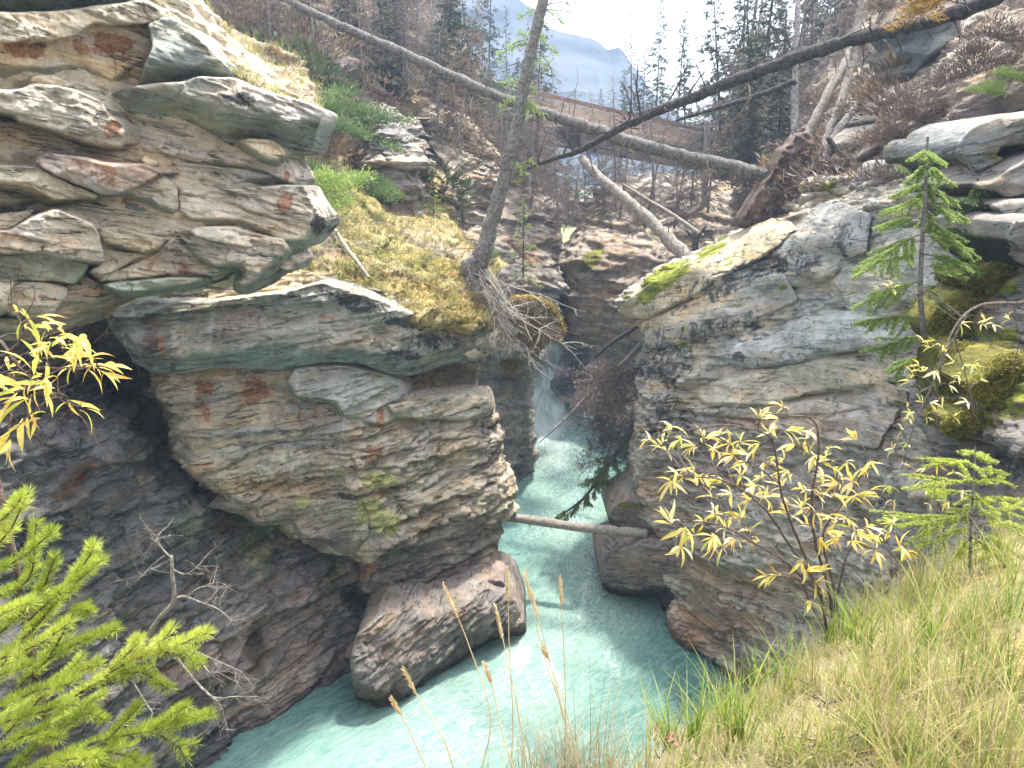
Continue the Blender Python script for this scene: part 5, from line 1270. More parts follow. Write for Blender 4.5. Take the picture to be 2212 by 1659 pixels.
RIGHT = [
 (1364, 330, 21, 78, 'thin', 'leftmost of the sunlit spruce spires right of the mountain, nearly bare'),
 (1383, 340, 102, 74, 'live', 'shortest spruce spire, between the nearly bare one and the tall pair'),
 (1414, 330, -6, 76, 'live', 'tall bushy spruce spire rising to the upper frame edge'),
 (1457, 340, 10, 80, 'thin', 'slender tall spruce spire, third tall one from the mountain'),
 (1481, 340, 36, 74, 'live', 'bushy spruce spire right of the slender tall one'),
 (1533, 350, 75, 72, 'live', 'short dense spruce standing alone in the open sky gap'),
 (1300, 330, 190, 82, 'live', 'low spruce in front of the foot of the mountain'),
 (1340, 340, 150, 84, 'live', 'low bushy spruce left of the nearly bare spire'),
 (1440, 350, 170, 78, 'brown', 'brownish low spruce between the tall spires'),
 (1500, 360, 180, 76, 'live', 'low green spruce in front of the lone dense spruce'),
 (1575, 360, 190, 70, 'brown', 'low brown spruce at the right side of the sky gap'),
 (1640, 380, -160, 62, 'live', 'first tall spruce right of the bare pole'),
 (1690, 370, -240, 56, 'brown', 'tall brown spruce behind the dark fallen trunk'),
 (1735, 360, -200, 60, 'live', 'tall green spruce behind the pale leaning trunks'),
 (1775, 350, -260, 50, 'brown', 'tall brown spruce right above the pale leaning trunks'),
 (1820, 320, -220, 55, 'live', 'tall thin crowned spruce left of the dark overhanging crag'),
 (1860, 300, -200, 46, 'brown', 'brown spruce touching the dark overhanging crag'),
 (1620, 390, 150, 52, 'dead', 'dead spruce in front of the right end of the bridge'),
 (1570, 400, 210, 56, 'dead', 'dead spruce hiding the middle of the bridge'),
 (1680, 400, 120, 48, 'dead', 'dead spruce behind the root plate'),
 (1730, 380, 60, 44, 'dead', 'dead spruce among the pale leaning trunks'),
 (1790, 350, 90, 42, 'dead', 'dead spruce behind the darker leaning trunk'),
 (1845, 330, 110, 40, 'dead', 'dead spruce at the foot of the crag rocks'),
 (1510, 430, 250, 54, 'live', 'green spruce below the bridge deck'),
 (1455, 450, 300, 52, 'dead', 'dead spruce below the bridge left of the green one'),
 (1590, 470, 290, 50, 'live', 'dark spruce standing under the right end of the bridge'),
 (1890, 250, -180, 40, 'brown', 'brown spruce rising behind the dark overhanging crag'),
 (1655, 480, 330, 40, 'dead', 'small dead spruce left of the root plate'),
]
GEN = []
rg = np.random.default_rng(99)
for k in range(40):
    px = rg.uniform(430, 1160); d = rg.uniform(34, 60); pb = np.interp(px, [430, 700, 900, 1160], [60, 230, 280, 420]) - (d - 34) * 3
    GEN.append((px, pb, pb - rg.uniform(200, 420), d, ['dead', 'brown', 'live', 'dead', 'live'][k % 5], 'one of the crowded dead, brown and green spruces on the left slope', 0))
for k in range(12):
    px = rg.uniform(1000, 1180); d = rg.uniform(40, 56); pb = 430 + rg.uniform(-30, 20)
    GEN.append((px, pb, pb - rg.uniform(180, 330), d, 'dead', 'one of the bare grey spruces tangled around the leaning tree below the bridge', 2))
for k in range(46):
    px = rg.uniform(1550, 1920); d = rg.uniform(34, 64); pb = np.interp(px, [1500, 1700, 1920], [400, 390, 250])
    GEN.append((px, pb, pb - rg.uniform(220, 520), d, ['dead', 'brown', 'live', 'live'][k % 4], 'one of the crowded spruces behind the root plate and the dark trunk', 1))
for k, (px, pt, d, lb) in enumerate([(1192, 262, 72, 'dark spruce seen under the left end of the bridge beside the leaning trunk'), (1225, 300, 78, 'low spruce above the low footbridge, under the bridge'), (1262, 285, 70, 'spruce whose top meets the bridge girder above the pale leaning log'),
        (1300, 310, 76, 'small spruce under the bridge right of the pale fallen trunk'), (1340, 300, 68, 'spruce under the bridge on the rim of the centre rock'), (1385, 320, 70, 'low spruce on the rim of the centre rock below the bridge'), (1430, 330, 66, 'bushy low spruce on the rim of the centre rock'), (1170, 300, 66, 'spruce on the spur just left of the low footbridge')]):
    RIGHT.append((px, 440, pt, d, 'live', lb))
for k in range(16):
    px = rg.uniform(1190, 1640); d = rg.uniform(36, 45); pb = 450 + rg.uniform(-20, 40)
    GEN.append((px, pb, pb - rg.uniform(170, 300), d, 'dead', 'one of the small bare spruces standing in front of the bridge', 3))
P_ = {'live': T_live, 'thin': T_thin, 'brown': T_brown, 'dead': T_dead}
for k, (px, pb, pt, d, kind, lb) in enumerate(LEFT + RIGHT):
    T = P_[kind][k % len(P_[kind])]
    left = k < len(LEFT)
    T.place(W(px, pb, d), hgt(px, pb, pt, d), 'spruce_tree', lb, group='trees on the left slope' if left else 'trees behind the bridge and right slope',
            rz=k * 1.7, lean=(R_.uniform(-.06, .06), R_.uniform(-.07, .07)), wid=1.05 if kind != 'dead' else 1.25)
GN = ['crowded spruces on the left slope', 'crowded spruces at the right', 'bare spruces around the leaning tree', 'bare spruces in front of the bridge']
for k, (px, pb, pt, d, kind, lb, g_) in enumerate(GEN):
    T = P_[kind][k % len(P_[kind])]
    T.place(W(px, pb, d), hgt(px, pb, pt, d), 'spruce_tree', lb, group=GN[g_], rz=k * 2.3, lean=(R_.uniform(-.12, .12), R_.uniform(-.16, .16)), wid=1.1 if kind != 'dead' else 1.4)
e = empty('bare_pole', W(1612, 170, 60)); a = Acc(); h_ = hgt(1612, 330, -60, 60)
a.tube([(0, 0, -h_ * .45), (.15, 0, h_ * .2), (.5, 0, h_ * .6)], [.18, .14, .08], 7)
e2 = a.mesh('bare_trunk', M_barkd, smooth=True); e2.location = e.location; bpy.data.objects.remove(e)
tag(e2, 'thin bare dead trunk standing against the white sky left of the right forest', 'tree')

# small live spruces on the left slope and junipers
T_small = [Tree(s, M_barkd, M_twig, M_ndlg if s == 21 else M_ndl, h=3., rad=.62, nb=60, droop=.3, bare=.10, fill=1.5, spray=(.10, .03), twig_n=6) for s in (21, 22)]
for k, (px, pb, pt, d, lb) in enumerate([
    (938, 505, 350, 33, 'slim young spruce on the slope left of the leaning tree, behind the yellow grass'),
    (1000, 495, 330, 36, 'slim young spruce close to the leaning trunk, on the pale bedded rock'),
    (965, 505, 440, 34, 'tiny young spruce above the dark boulder on the mossy slope'),
    (905, 480, 330, 33, 'young spruce just right of the dark bedded spur'),
    (1130, 680, 430, 36, 'grey green spruce in front of the bedded spur right of the leaning tree'),
    (1218, 500, 400, 56, 'small green spruce at the left end of the low footbridge'),
    (1235, 560, 500, 58, 'tiny spruce in the pale gap under the low footbridge')]):
    T_small[k % 2].place(W(px, pb, d), hgt(px, pb, pt, d), 'young_spruce', lb, group='young spruces on the slopes', rz=k)

# near spruces on the right: authored boughs
def near_spruce(name, label, base, top, d, boughs, mat, twm, dens, nl, nw, seed, tw=.02, root=None):
    """boughs: (trunk height fraction or px anchor, tip px, tip py, depth offset, width)"""
    r = np.random.default_rng(seed)
    e = empty(name, W(*base[-1][:2], d)); inv = np.array(e.location)
    tag(e, label, 'tree')
    tp = np.array([W(x, y, d) for x, y in base]) - inv
    tr = Acc(); n = 14; TP = crom(tp, np.linspace(0, len(tp) - 1, n)); tr.tube(TP, np.linspace(.35, 1, n) * tw, 7); tr.mesh('trunk', M_bark, e, smooth=True)
    for (ax, ay, tx, ty, dz, wd) in boughs:
        A = W(ax, ay, d) - inv; B = W(tx, ty, d + dz) - inv
        L = np.linalg.norm(B - A); t = np.linspace(0, 1, 9)[:, None]
        P = A * (1 - t) + B * t + vec(0, 0, .06 * L) * np.sin(t * np.pi) + np.cumsum(r.normal(0, .008 * L, (9, 3)), 0)
        bw = Acc(); bw.tube(P, np.linspace(1, .3, 9) * max(.003, L * .009), 4, caps=False)
        nd = Acc(); needles_along(nd, P[2:], dens, nl, nw, r, up=1)
        D = unit(B - A); S = unit(np.cross(D, [0, 0, 1.]))
        m = int(L / .055) + 3
        for q in range(m):
            s = r.uniform(.12, .97); p = np.array([np.interp(s, t[:, 0], P[:, j]) for j in range(3)])
            sg = 1 if q % 2 else -1
            l = 1.35 * wd * (1 - abs(s - .45) * .9) * r.uniform(.5, 1.1) * L * .5
            dd = unit(D * .8 + S * sg * r.uniform(.5, 1.) + vec(0, 0, -.25 + r.normal(0, .15)))
            Q = p + dd * l * np.linspace(0, 1, 5)[:, None] + vec(0, 0, -.06 * l) * (np.linspace(0, 1, 5)[:, None] ** 2) + np.cumsum(r.normal(0, .01 * l, (5, 3)), 0)
            bw.tube(Q, [.003, .0025, .002, .002, .001], 3, caps=False)
            needles_along(nd, Q, dens, nl, nw, r, up=1)
        bo = bw.mesh('bough', twm, e); nd.mesh('needles', mat, bo)['kind'] = 'stuff'
    return e
bb = []
rr_ = np.random.default_rng(5)
for (ay, tx, ty) in [(325, 1985, 345), (330, 2020, 350), (350, 1970, 392), (356, 2045, 395), (395, 1945, 418), (402, 2055, 440), (430, 1925, 462), (440, 2085, 478), (450, 2010, 500), (470, 1905, 487), (475, 2060, 520), (505, 1885, 580), (512, 2095, 545), (540, 1940, 560), (550, 2090, 575), (575, 2070, 590), (610, 1868, 655), (620, 2040, 665), (690, 1880, 692), (690, 2030, 716), (730, 1905, 752), (735, 2030, 762), (770, 1925, 805), (770, 2045, 800), (385, 2000, 432), (415, 1975, 440)]:
    ax = np.interp(ay, [310, 500, 700, 830], [2005, 1995, 1995, 2010])
    bb.append((ax, ay, tx, ty, rr_.normal(0, .25), 1.0))
near_spruce('spruce_tree', 'taller green spruce with sparse boughs in front of the right cliff',
            [(2004, 296), (2001, 380), (1996, 460), (1990, 560), (1988, 640), (1996, 720), (2012, 810)], None, 11.6, bb, M_ndlg, M_twig, 380, .055, .015, 31, tw=.05)
bb = []
for (ay, tx, ty) in [(420, 2085, 440), (425, 2150, 445), (450, 2070, 470), (455, 2165, 480), (480, 2050, 505), (485, 2180, 520), (510, 2060, 530), (520, 2170, 560), (545, 2080, 565), (550, 2160, 600), (590, 2090, 610), (400, 2120, 415), (470, 2100, 500), (465, 2140, 510)]:
    bb.append((np.interp(ay, [390, 640], [2112, 2108]), ay, tx, ty, rr_.normal(0, .2), 1.1))
near_spruce('spruce_tree', 'shorter blue green spruce right behind the taller one, near the right edge',
            [(2112, 385), (2110, 450), (2108, 540), (2110, 650)], None, 12.4, bb, M_ndl, M_twig, 380, .055, .015, 32, tw=.04)
bb = []
for (ay, tx, ty) in [(985, 2080, 975), (990, 2135, 985), (1010, 2060, 1005), (1015, 2150, 1020), (1050, 2010, 1045), (1050, 2170, 1030), (1075, 2020, 1065), (1080, 2195, 1080), (1100, 2060, 1110), (1110, 2220, 1100), (1125, 1915, 1125), (1120, 1990, 1135), (1130, 2240, 1150), (1140, 2010, 1180), (1150, 2180, 1190), (1100, 2150, 1120), (1060, 2110, 1090), (1160, 2060, 1210), (1160, 2140, 1215), (1035, 2100, 1040)]:
    bb.append((np.interp(ay, [970, 1250], [2106, 2096]), ay, tx, ty, rr_.normal(0, .12), 1.15))
near_spruce('spruce_sapling', 'bright green spruce sapling standing in the grass of the right bank',
            [(2107, 962), (2104, 1030), (2098, 1130), (2094, 1290)], None, 5.0, bb, M_ndly, M_twig, 850, .027, .0036, 33, tw=.012)

# foreground spruce, lower left
def fore_spruce():
    r = np.random.default_rng(77)
    D0 = 2.35
    e = empty('spruce_sapling', W(70, 1800, D0)); inv = np.array(e.location)
    tag(e, 'bright yellow green spruce boughs filling the lower left corner', 'tree')
    tr = Acc(); tr.tube(np.array([W(150, 1900, D0), W(95, 1560, D0), W(40, 1250, D0), W(-10, 1000, D0)]) - inv, [.02, .016, .012, .005], 7); tr.mesh('trunk', M_stem, e, smooth=True)
    # bough: list of points (px,py,d)
    B = [
     [(-40, 1210, 2.3), (20, 1150, 2.25), (62, 1062, 2.2)], [(-40, 1160, 2.2), (10, 1110, 2.2), (40, 1075, 2.15)],
     [(-40, 1250, 2.3), (60, 1200, 2.2), (118, 1148, 2.1)], [(-30, 1300, 2.35), (60, 1250, 2.3), (75, 1130, 2.2)],
     [(-30, 1480, 2.4), (60, 1370, 2.3), (130, 1290, 2.2), (215, 1210, 2.1)], [(60, 1370, 2.3), (150, 1265, 2.2), (200, 1180, 2.15)],
     [(60, 1340, 2.2), (120, 1290, 2.15), (155, 1275, 2.1)], [(-30, 1390, 2.3), (70, 1310, 2.2), (120, 1210, 2.15)],
     [(20, 1500, 2.35), (110, 1420, 2.3), (190, 1375, 2.2), (258, 1350, 2.1)], [(100, 1430, 2.3), (160, 1330, 2.2), (188, 1330, 2.15)],
     [(-30, 1430, 2.1), (60, 1400, 2.05), (150, 1340, 2.0)],
     [(60, 1560, 2.4), (180, 1490, 2.3), (300, 1420, 2.2), (380, 1395, 2.1), (452, 1365, 2.0)], [(300, 1425, 2.2), (340, 1400, 2.15), (380, 1352, 2.1)],
     [(190, 1480, 2.3), (290, 1450, 2.2), (365, 1485, 2.1)], [(240, 1445, 2.25), (290, 1400, 2.2), (300, 1380, 2.15)], [(340, 1410, 2.15), (400, 1420, 2.1), (430, 1440, 2.05)],
     [(60, 1550, 2.3), (160, 1520, 2.2), (230, 1560, 2.1)], [(0, 1600, 2.3), (120, 1480, 2.2), (215, 1440, 2.1)],
     [(60, 1680, 2.35), (190, 1610, 2.3), (320, 1580, 2.2), (400, 1560, 2.1), (455, 1545, 2.0)], [(230, 1600, 2.25), (270, 1560, 2.2), (300, 1530, 2.15)],
     [(320, 1580, 2.2), (370, 1545, 2.15), (400, 1525, 2.1)], [(330, 1585, 2.2), (380, 1610, 2.15), (400, 1640, 2.1)], [(200, 1620, 2.3), (280, 1640, 2.2), (310, 1660, 2.1)],
     [(0, 1690, 2.2), (100, 1600, 2.15), (200, 1540, 2.05)], [(-20, 1540, 2.1), (60, 1500, 2.0), (160, 1480, 1.95)], [(120, 1640, 2.2), (230, 1650, 2.1), (300, 1670, 2.0)],
     [(-30, 1640, 2.1), (60, 1580, 2.0), (120, 1590, 1.95)], [(0, 1720, 2.1), (110, 1650, 2.0), (210, 1640, 1.9)], [(-40, 1350, 2.1), (20, 1320, 2.0), (70, 1300, 1.95)],
     [(-30, 1450, 2.5), (40, 1440, 2.45), (140, 1400, 2.4)], [(20, 1620, 2.6), (120, 1560, 2.55), (220, 1500, 2.5)], [(-20, 1560, 2.6), (90, 1500, 2.55), (180, 1420, 2.5)], [(-20, 1690, 2.5), (150, 1690, 2.4), (260, 1600, 2.3)],
     [(-60, 1600, 2.3), (10, 1560, 2.2), (70, 1540, 2.15)], [(-60, 1500, 2.3), (0, 1460, 2.2), (60, 1440, 2.15)],
    ]
    for k, b in enumerate(B):
        P = np.array([W(x, y, d) for x, y, d in b]) - inv
        P = crom(P, np.linspace(0, len(P) - 1, 12)); P += np.cumsum(r.normal(0, .0015, P.shape), 0)
        bw = Acc(); nd = Acc(); lo_ = r.uniform(0, .45)
        bw.tube(P, np.linspace(1, .35, 12) * .0050, 5, caps=False)
        L = np.linalg.norm(np.diff(P, axis=0), axis=1).sum()
        needles_along(nd, P[1:], 1900, .038, .0021, r, up=1, fwd=.8, rlo=lo_, rhi=lo_ + .5)
        D = unit(P[-1] - P[0]); S = unit(np.cross(D, [0, 0, 1.]))
        for q in range(int(L / .10)):
            s = (q + .5) / int(L / .10) * .8 + .08
            p = np.array([np.interp(s, np.linspace(0, 1, 12), P[:, j]) for j in range(3)])
            sg = 1 if q % 2 else -1; l = r.uniform(.05, .10) * (1.25 - s)
            dd = unit(D + S * sg * .75 + vec(0, 0, r.normal(0, .1)))
            Q = p + dd * l * np.linspace(0, 1, 5)[:, None]
            bw.tube(Q, [.0025, .002, .002, .0015, .001], 3, caps=False)
            needles_along(nd, Q, 1900, .034, .0021, r, up=1, fwd=.8, rlo=lo_ + .05, rhi=lo_ + .55)
        bo = bw.mesh('bough', M_stem, e); nd.mesh('needles', M_ndly, bo)['kind'] = 'stuff'
fore_spruce()
# ================================================================ FALLEN AND LEANING TRUNKS
def trunk_path(pts):
    """pts: (px, py, d, width px) -> points, radii"""
    A = np.array(pts, float); n = max(12, len(pts) * 7)
    A = crom(A, np.linspace(0, len(A) - 1, n))
    P = W(A[:, 0], A[:, 1], A[:, 2])
    R = A[:, 3] / FOC * A[:, 2] * .5
    return P, R
def limb(acc, p, d, L, r0, r, depth=2, curl=.35, droop=.25, n=8, sub=5):
    """crooked dead branch with smaller ones"""
    P = [np.array(p, float)]; d = unit(d)
    ax = unit(r.normal(size=3))
    for k in range(n):
        d = unit(d + r.normal(0, .14, 3) + np.cross(ax, d) * curl / n * 2 + vec(0, 0, -droop / n))
        P.append(P[-1] + d * L / n)
    P = np.array(P)
    acc.tube(P, np.linspace(1, .25, n + 1) * r0, 5 if depth > 1 else 3, caps=False)
    if depth > 0:
        for q in range(sub):
            s = r.uniform(.2, .95); i = int(s * n)
            dd = unit(unit(P[i + 1] - P[i]) * .6 + r.normal(0, .7, 3) + vec(0, 0, -droop * .4))
            limb(acc, P[i], dd, L * r.uniform(.25, .5) * (1.1 - s * .5), r0 * .5, r, depth - 1, curl, droop, max(4, n - 2), max(2, sub - 1))
    return P
def log(name, label, cat, pts, mat, seed, limbs=(), twm=None, autolimbs=0, al=(.5, 1.4), droop=.4, sub=5, smode='any', depth=2, up=0., lr=.02, rough=.08):
    r = np.random.default_rng(seed)
    P, R = trunk_path(pts); R = R * (.84 if seed in (202, 203) else 1); o0 = P[0].copy()
    e = empty(name, o0); tag(e, label, cat)
    t = Acc(); n = len(P)
    Pn = P + r.normal(0, 1, P.shape) * R[:, None] * rough
    V = t.tube(Pn - o0, R * (1 + r.normal(0, .05, n)), 12)
    t.mesh('trunk', mat, e, smooth=True)
    for (fx, dx, dy, dz, L, rr) in limbs:
        i = fx * (n - 1); i0 = int(i); p = P[i0] - o0
        a = Acc(); limb(a, p, vec(dx, dy, dz), L, rr, r, depth, .5, droop, 9, sub); a.mesh('branch', twm or mat, e)
    for k in range(autolimbs):
        i0 = int(r.uniform(.05, .97) * (n - 1)); T = unit(P[min(i0 + 1, n - 1)] - P[max(i0 - 1, 0)])
        d = r.normal(size=3); d -= T * (d @ T); d = unit(d) + T * r.uniform(-.2, .5) + vec(0, 0, up)
        a = Acc(); limb(a, P[i0] - o0 + unit(d) * R[i0] * .5, d, r.uniform(*al), lr * r.uniform(.6, 1.2), r, depth, r.uniform(.1, .8), droop, 8, sub); a.mesh('branch', twm or mat, e)
    return e, P, R

# leaning spruce in the middle
ls, LP, LR = log('leaning_spruce', 'tall grey spruce leaning right from the mossy slope, green tufts high up', 'tree',
    [(1012, 600, 25.6, 30), (1022, 580, 25.4, 50), (1042, 545, 25.2, 40), (1062, 480, 25, 33), (1090, 380, 24.6, 30), (1112, 300, 24.2, 27), (1128, 210, 23.8, 25), (1148, 110, 23.4, 23), (1176, -10, 23, 20), (1196, -80, 22.8, 18)],
    M_bark, 201, twm=M_twig, autolimbs=26, al=(.6, 1.9), droop=.55, sub=6, lr=.02)
rq = np.random.default_rng(8)
for (ax, ay, tx, ty) in [(1128, 210, 1085, 235), (1128, 215, 1160, 240), (1135, 180, 1090, 185), (1115, 235, 1180, 245), (1115, 230, 1132, 262), (1150, 100, 1105, 105), (1150, 80, 1195, 115), (1145, 90, 1120, 72), (1155, 70, 1175, 90), (1110, 400, 1135, 372), (1140, 130, 1190, 150), (1160, 20, 1125, 40), (1165, 20, 1210, 45), (1118, 190, 1160, 200), (1140, 85, 1085, 120), (1100, 370, 1150, 350)]:
    d = 23.8; A = W(ax, ay, d) - LP[0]; B = W(tx, ty, d + rq.normal(0, .3)) - LP[0]
    L = np.linalg.norm(B - A); t_ = np.linspace(0, 1, 7)[:, None]; P = A * (1 - t_) + B * t_ + vec(0, 0, .12 * L) * np.sin(t_ * np.pi)
    bw = Acc(); nd = Acc(); bw.tube(P, [.012, .01, .009, .008, .006, .005, .004], 4, caps=False)
    for q in range(18):
        s = rq.uniform(.1, 1); p = A * (1 - s) + B * s + vec(0, 0, .12 * L) * math.sin(s * math.pi)
        dd = unit(unit(B - A) * .7 + rq.normal(0, .6, 3) + vec(0, 0, -.2)); l = L * rq.uniform(.15, .4)
        Q = p + dd * l * np.linspace(0, 1, 4)[:, None]
        needles_along(nd, Q, 110, .06, .022, rq, up=1)
    bo = bw.mesh('bough', M_twig, ls); nd.mesh('needles', M_ndlg, bo)['kind'] = 'stuff'
# its roots and the dead twigs hanging below
for k in range(46):
    a = Acc(); r = np.random.default_rng(400 + k)
    x = 1010 + 45 * r.random(); y = 575 + 45 * r.random()
    tx = x + r.uniform(-60, 230) * r.random() + 10; ty = y + r.uniform(60, 230)
    p = W(x, y, 25.0) - LP[0]; q = W(tx, ty, 23.4 + r.normal(0, .5)) - LP[0]
    limb(a, p, q - p, np.linalg.norm(q - p) * 1.0, .026, r, 2, .3, .15, 9, 6); a.mesh('root' if k < 6 else 'branch', M_twigl if k % 3 else M_twig, ls)

fa, FP, FR = log('fallen_tree', 'long grey fallen trunk slanting from upper left to the root plate on the right', 'fallen tree',
    [(560, -40, 31, 16), (640, 10, 30.6, 18), (745, 60, 30, 20), (820, 92, 29.6, 22), (900, 128, 29, 24), (1000, 176, 28.6, 24), (1100, 218, 28.2, 24), (1200, 252, 27.8, 27), (1300, 285, 27.4, 29), (1400, 318, 27, 31), (1500, 343, 26.6, 32), (1600, 366, 26.2, 34), (1690, 388, 26, 38)],
    M_barkm, 202, twm=M_twig, autolimbs=64, al=(.6, 1.9), droop=.9, sub=5, lr=.018)
fb, BP, BR = log('fallen_tree', 'dark fallen trunk rising to the upper right with many crooked bare branches', 'fallen tree',
    [(1112, 378, 24.6, 5), (1150, 360, 24.4, 8), (1200, 341, 24, 12), (1250, 326, 23.6, 15), (1330, 283, 22.8, 18), (1430, 236, 22, 22), (1500, 210, 21.4, 25), (1580, 176, 20.8, 28), (1680, 140, 20, 31), (1780, 104, 19.4, 33), (1880, 76, 18.8, 33), (1960, 58, 18.2, 34), (2060, 30, 17.6, 36), (2160, -10, 17, 38)],
    M_barkd, 203, twm=M_twigd, autolimbs=56, al=(.5, 1.5), droop=-.1, sub=4, up=.1, lr=.022,
    limbs=[(.33, .2, 0, 1, 1.3, .035), (.36, -.3, 0, 1, 1.6, .04), (.40, .4, 0, .8, 1.2, .03), (.25, .1, 0, -1, 1.0, .02), (.45, 0, -.2, 1, 1.1, .03), (.30, -.8, .2, .4, 1.4, .03)])
fc, _, _ = log('fallen_tree', 'pale fallen trunk slanting down to the black stump at the edge of the mossy cliff', 'fallen tree',
    [(1255, 340, 33, 16), (1290, 378, 32.6, 19), (1330, 412, 32, 22), (1380, 455, 31.4, 25), (1430, 503, 30.8, 27), (1486, 562, 30, 32)], M_barkl, 204, twm=M_twig, autolimbs=14, al=(.3, 1.1), droop=.5, sub=3)
log('fallen_pole', 'thin pale pole lying parallel above the pale fallen trunk', 'fallen tree', [(1345, 398, 33, 6), (1400, 432, 32.4, 7), (1450, 462, 31.8, 8), (1520, 512, 31, 11)], M_barkl, 205, twm=M_twig, autolimbs=3, al=(.2, .5))
st = empty('stump', W(1500, 570, 29)); tag(st, 'small black charred stump with forked arms at the edge of the mossy cliff', 'stump')
a = Acc(); o0 = np.array(st.location)
for pl, rr2 in (([(1498, 578), (1500, 545), (1503, 515), (1500, 500)], [.16, .13, .11, .07]), ([(1502, 520), (1490, 505), (1483, 498)], [.08, .05, .03]), ([(1503, 518), (1516, 500), (1525, 488)], [.09, .06, .04]), ([(1516, 500), (1535, 498), (1541, 500)], [.05, .04, .02]), ([(1490, 505), (1486, 512), (1479, 512)], [.04, .03, .02])):
    P = np.array([W(x, y, 29.2) for x, y in pl]) - o0; P = crom(P, np.linspace(0, len(P) - 1, 8)); a.tube(P, np.interp(np.linspace(0, 1, 8), np.linspace(0, 1, len(rr2)), rr2), 8)
a.mesh('charred_wood', M_barkd, st, smooth=True)
# bridge log over the river
lg, GP, GR = log('spanning_log', 'bare grey log lying across the gorge just above the river', 'log',
    [(1040, 1108, 25.4, 19), (1070, 1113, 25.2, 20), (1150, 1124, 24.9, 21), (1230, 1136, 24.6, 22), (1310, 1145, 24.3, 23), (1400, 1153, 24, 24)], M_barkl, 206, twm=M_barkd, rough=.03)
r = np.random.default_rng(3)
for k in range(16):
    i = int(r.uniform(.1, .9) * (len(GP) - 1)); a = Acc(); d = r.normal(size=3); d[0] *= .2; d = unit(d)
    a.tube(np.array([GP[i], GP[i] + d * GR[i] * 1.1, GP[i] + d * GR[i] * r.uniform(1.2, 1.9)]) - GP[0], [.022, .018, .008], 5); a.mesh('branch_stub', M_barkd, lg)
# dead tree lodged in the gorge
ge, HP, HR = log('dead_tree', 'dead brown spruce lodged head down in the gorge, its tip hanging over the water', 'fallen tree',
    [(1392, 735, 30, 12), (1330, 800, 29.8, 9), (1270, 855, 29.5, 7), (1220, 905, 29.2, 5), (1165, 956, 29, 3)], M_bark, 207, twm=M_twig, autolimbs=12, al=(.3, .9), droop=.5, sub=3, lr=.012)
log('fallen_pole', 'dark pole leaning in the gorge above the thin dead trunk', 'fallen tree', [(1385, 700, 33, 11), (1330, 735, 33.6, 9), (1284, 772, 34, 6)], M_barkd, 208, twm=M_twigd, autolimbs=5, al=(.3, .8))
gb = empty('dead_tree', W(1385, 900, 28.4)); o0 = np.array(gb.location)
tag(gb, 'dark brown dead boughs against the right cliff, their green brown tip over the river', 'fallen tree')
a = Acc(); P = np.array([W(1392, 880, 28.0), W(1350, 950, 27.6), (W(1310, 1010, 27.2)), W(1262, 1075, 26.8), W(1215, 1110, 26.6)]) - o0
PP = crom(P, np.linspace(0, 4, 14)); a.tube(PP, np.linspace(.13, .025, 14), 7); a.mesh('trunk', M_barkd, gb, smooth=True)
for k in range(62):
    r = np.random.default_rng(900 + k); a = Acc()
    if k < 30:
        x = r.uniform(1300, 1395); y = r.uniform(790, 1010); p = W(x, y, 28.4 + r.normal(0, .5)) - o0
        d = vec(-1, r.normal(0, .4), -.4 + r.normal(0, .5)); L = r.uniform(.7, 1.7)
        limb(a, p, d, L, .016, r, 2, .5, .35, 8, 7); b = a.mesh('branch', M_twigd if k % 2 else M_twig, gb)
        nd = Acc()
        for q in range(60):
            c = p + unit(d) * L * r.random() + r.normal(0, .22, 3); needles_along(nd, np.stack([c, c + r.normal(0, .16, 3) - vec(0, 0, .08)]), 50, .11, .024, r, two=False)
        nd.mesh('brown_twigs', M_ndlp, b)['kind'] = 'stuff'
    else:
        s = r.uniform(.25, 1.0) * 13; i = int(s); p = PP[min(i, 13)]
        d = unit(r.normal(0, .6, 3) + vec(-.3, 0, -.8)); L = r.uniform(.35, .9)
        Pb = limb(a, p, d, L, .014, r, 1, .4, .5, 8, 5); b = a.mesh('branch', M_twigd, gb)
        nd = Acc()
        for q in range(26):
            c = Pb[r.integers(2, len(Pb))]; Q = c + unit(r.normal(0, .5, 3) + vec(0, 0, -1)) * r.uniform(.1, .25) * np.linspace(0, 1, 4)[:, None]
            needles_along(nd, Q, 160, .06, .022, r)
        nd.mesh('needles', M_ndl, b)['kind'] = 'stuff'
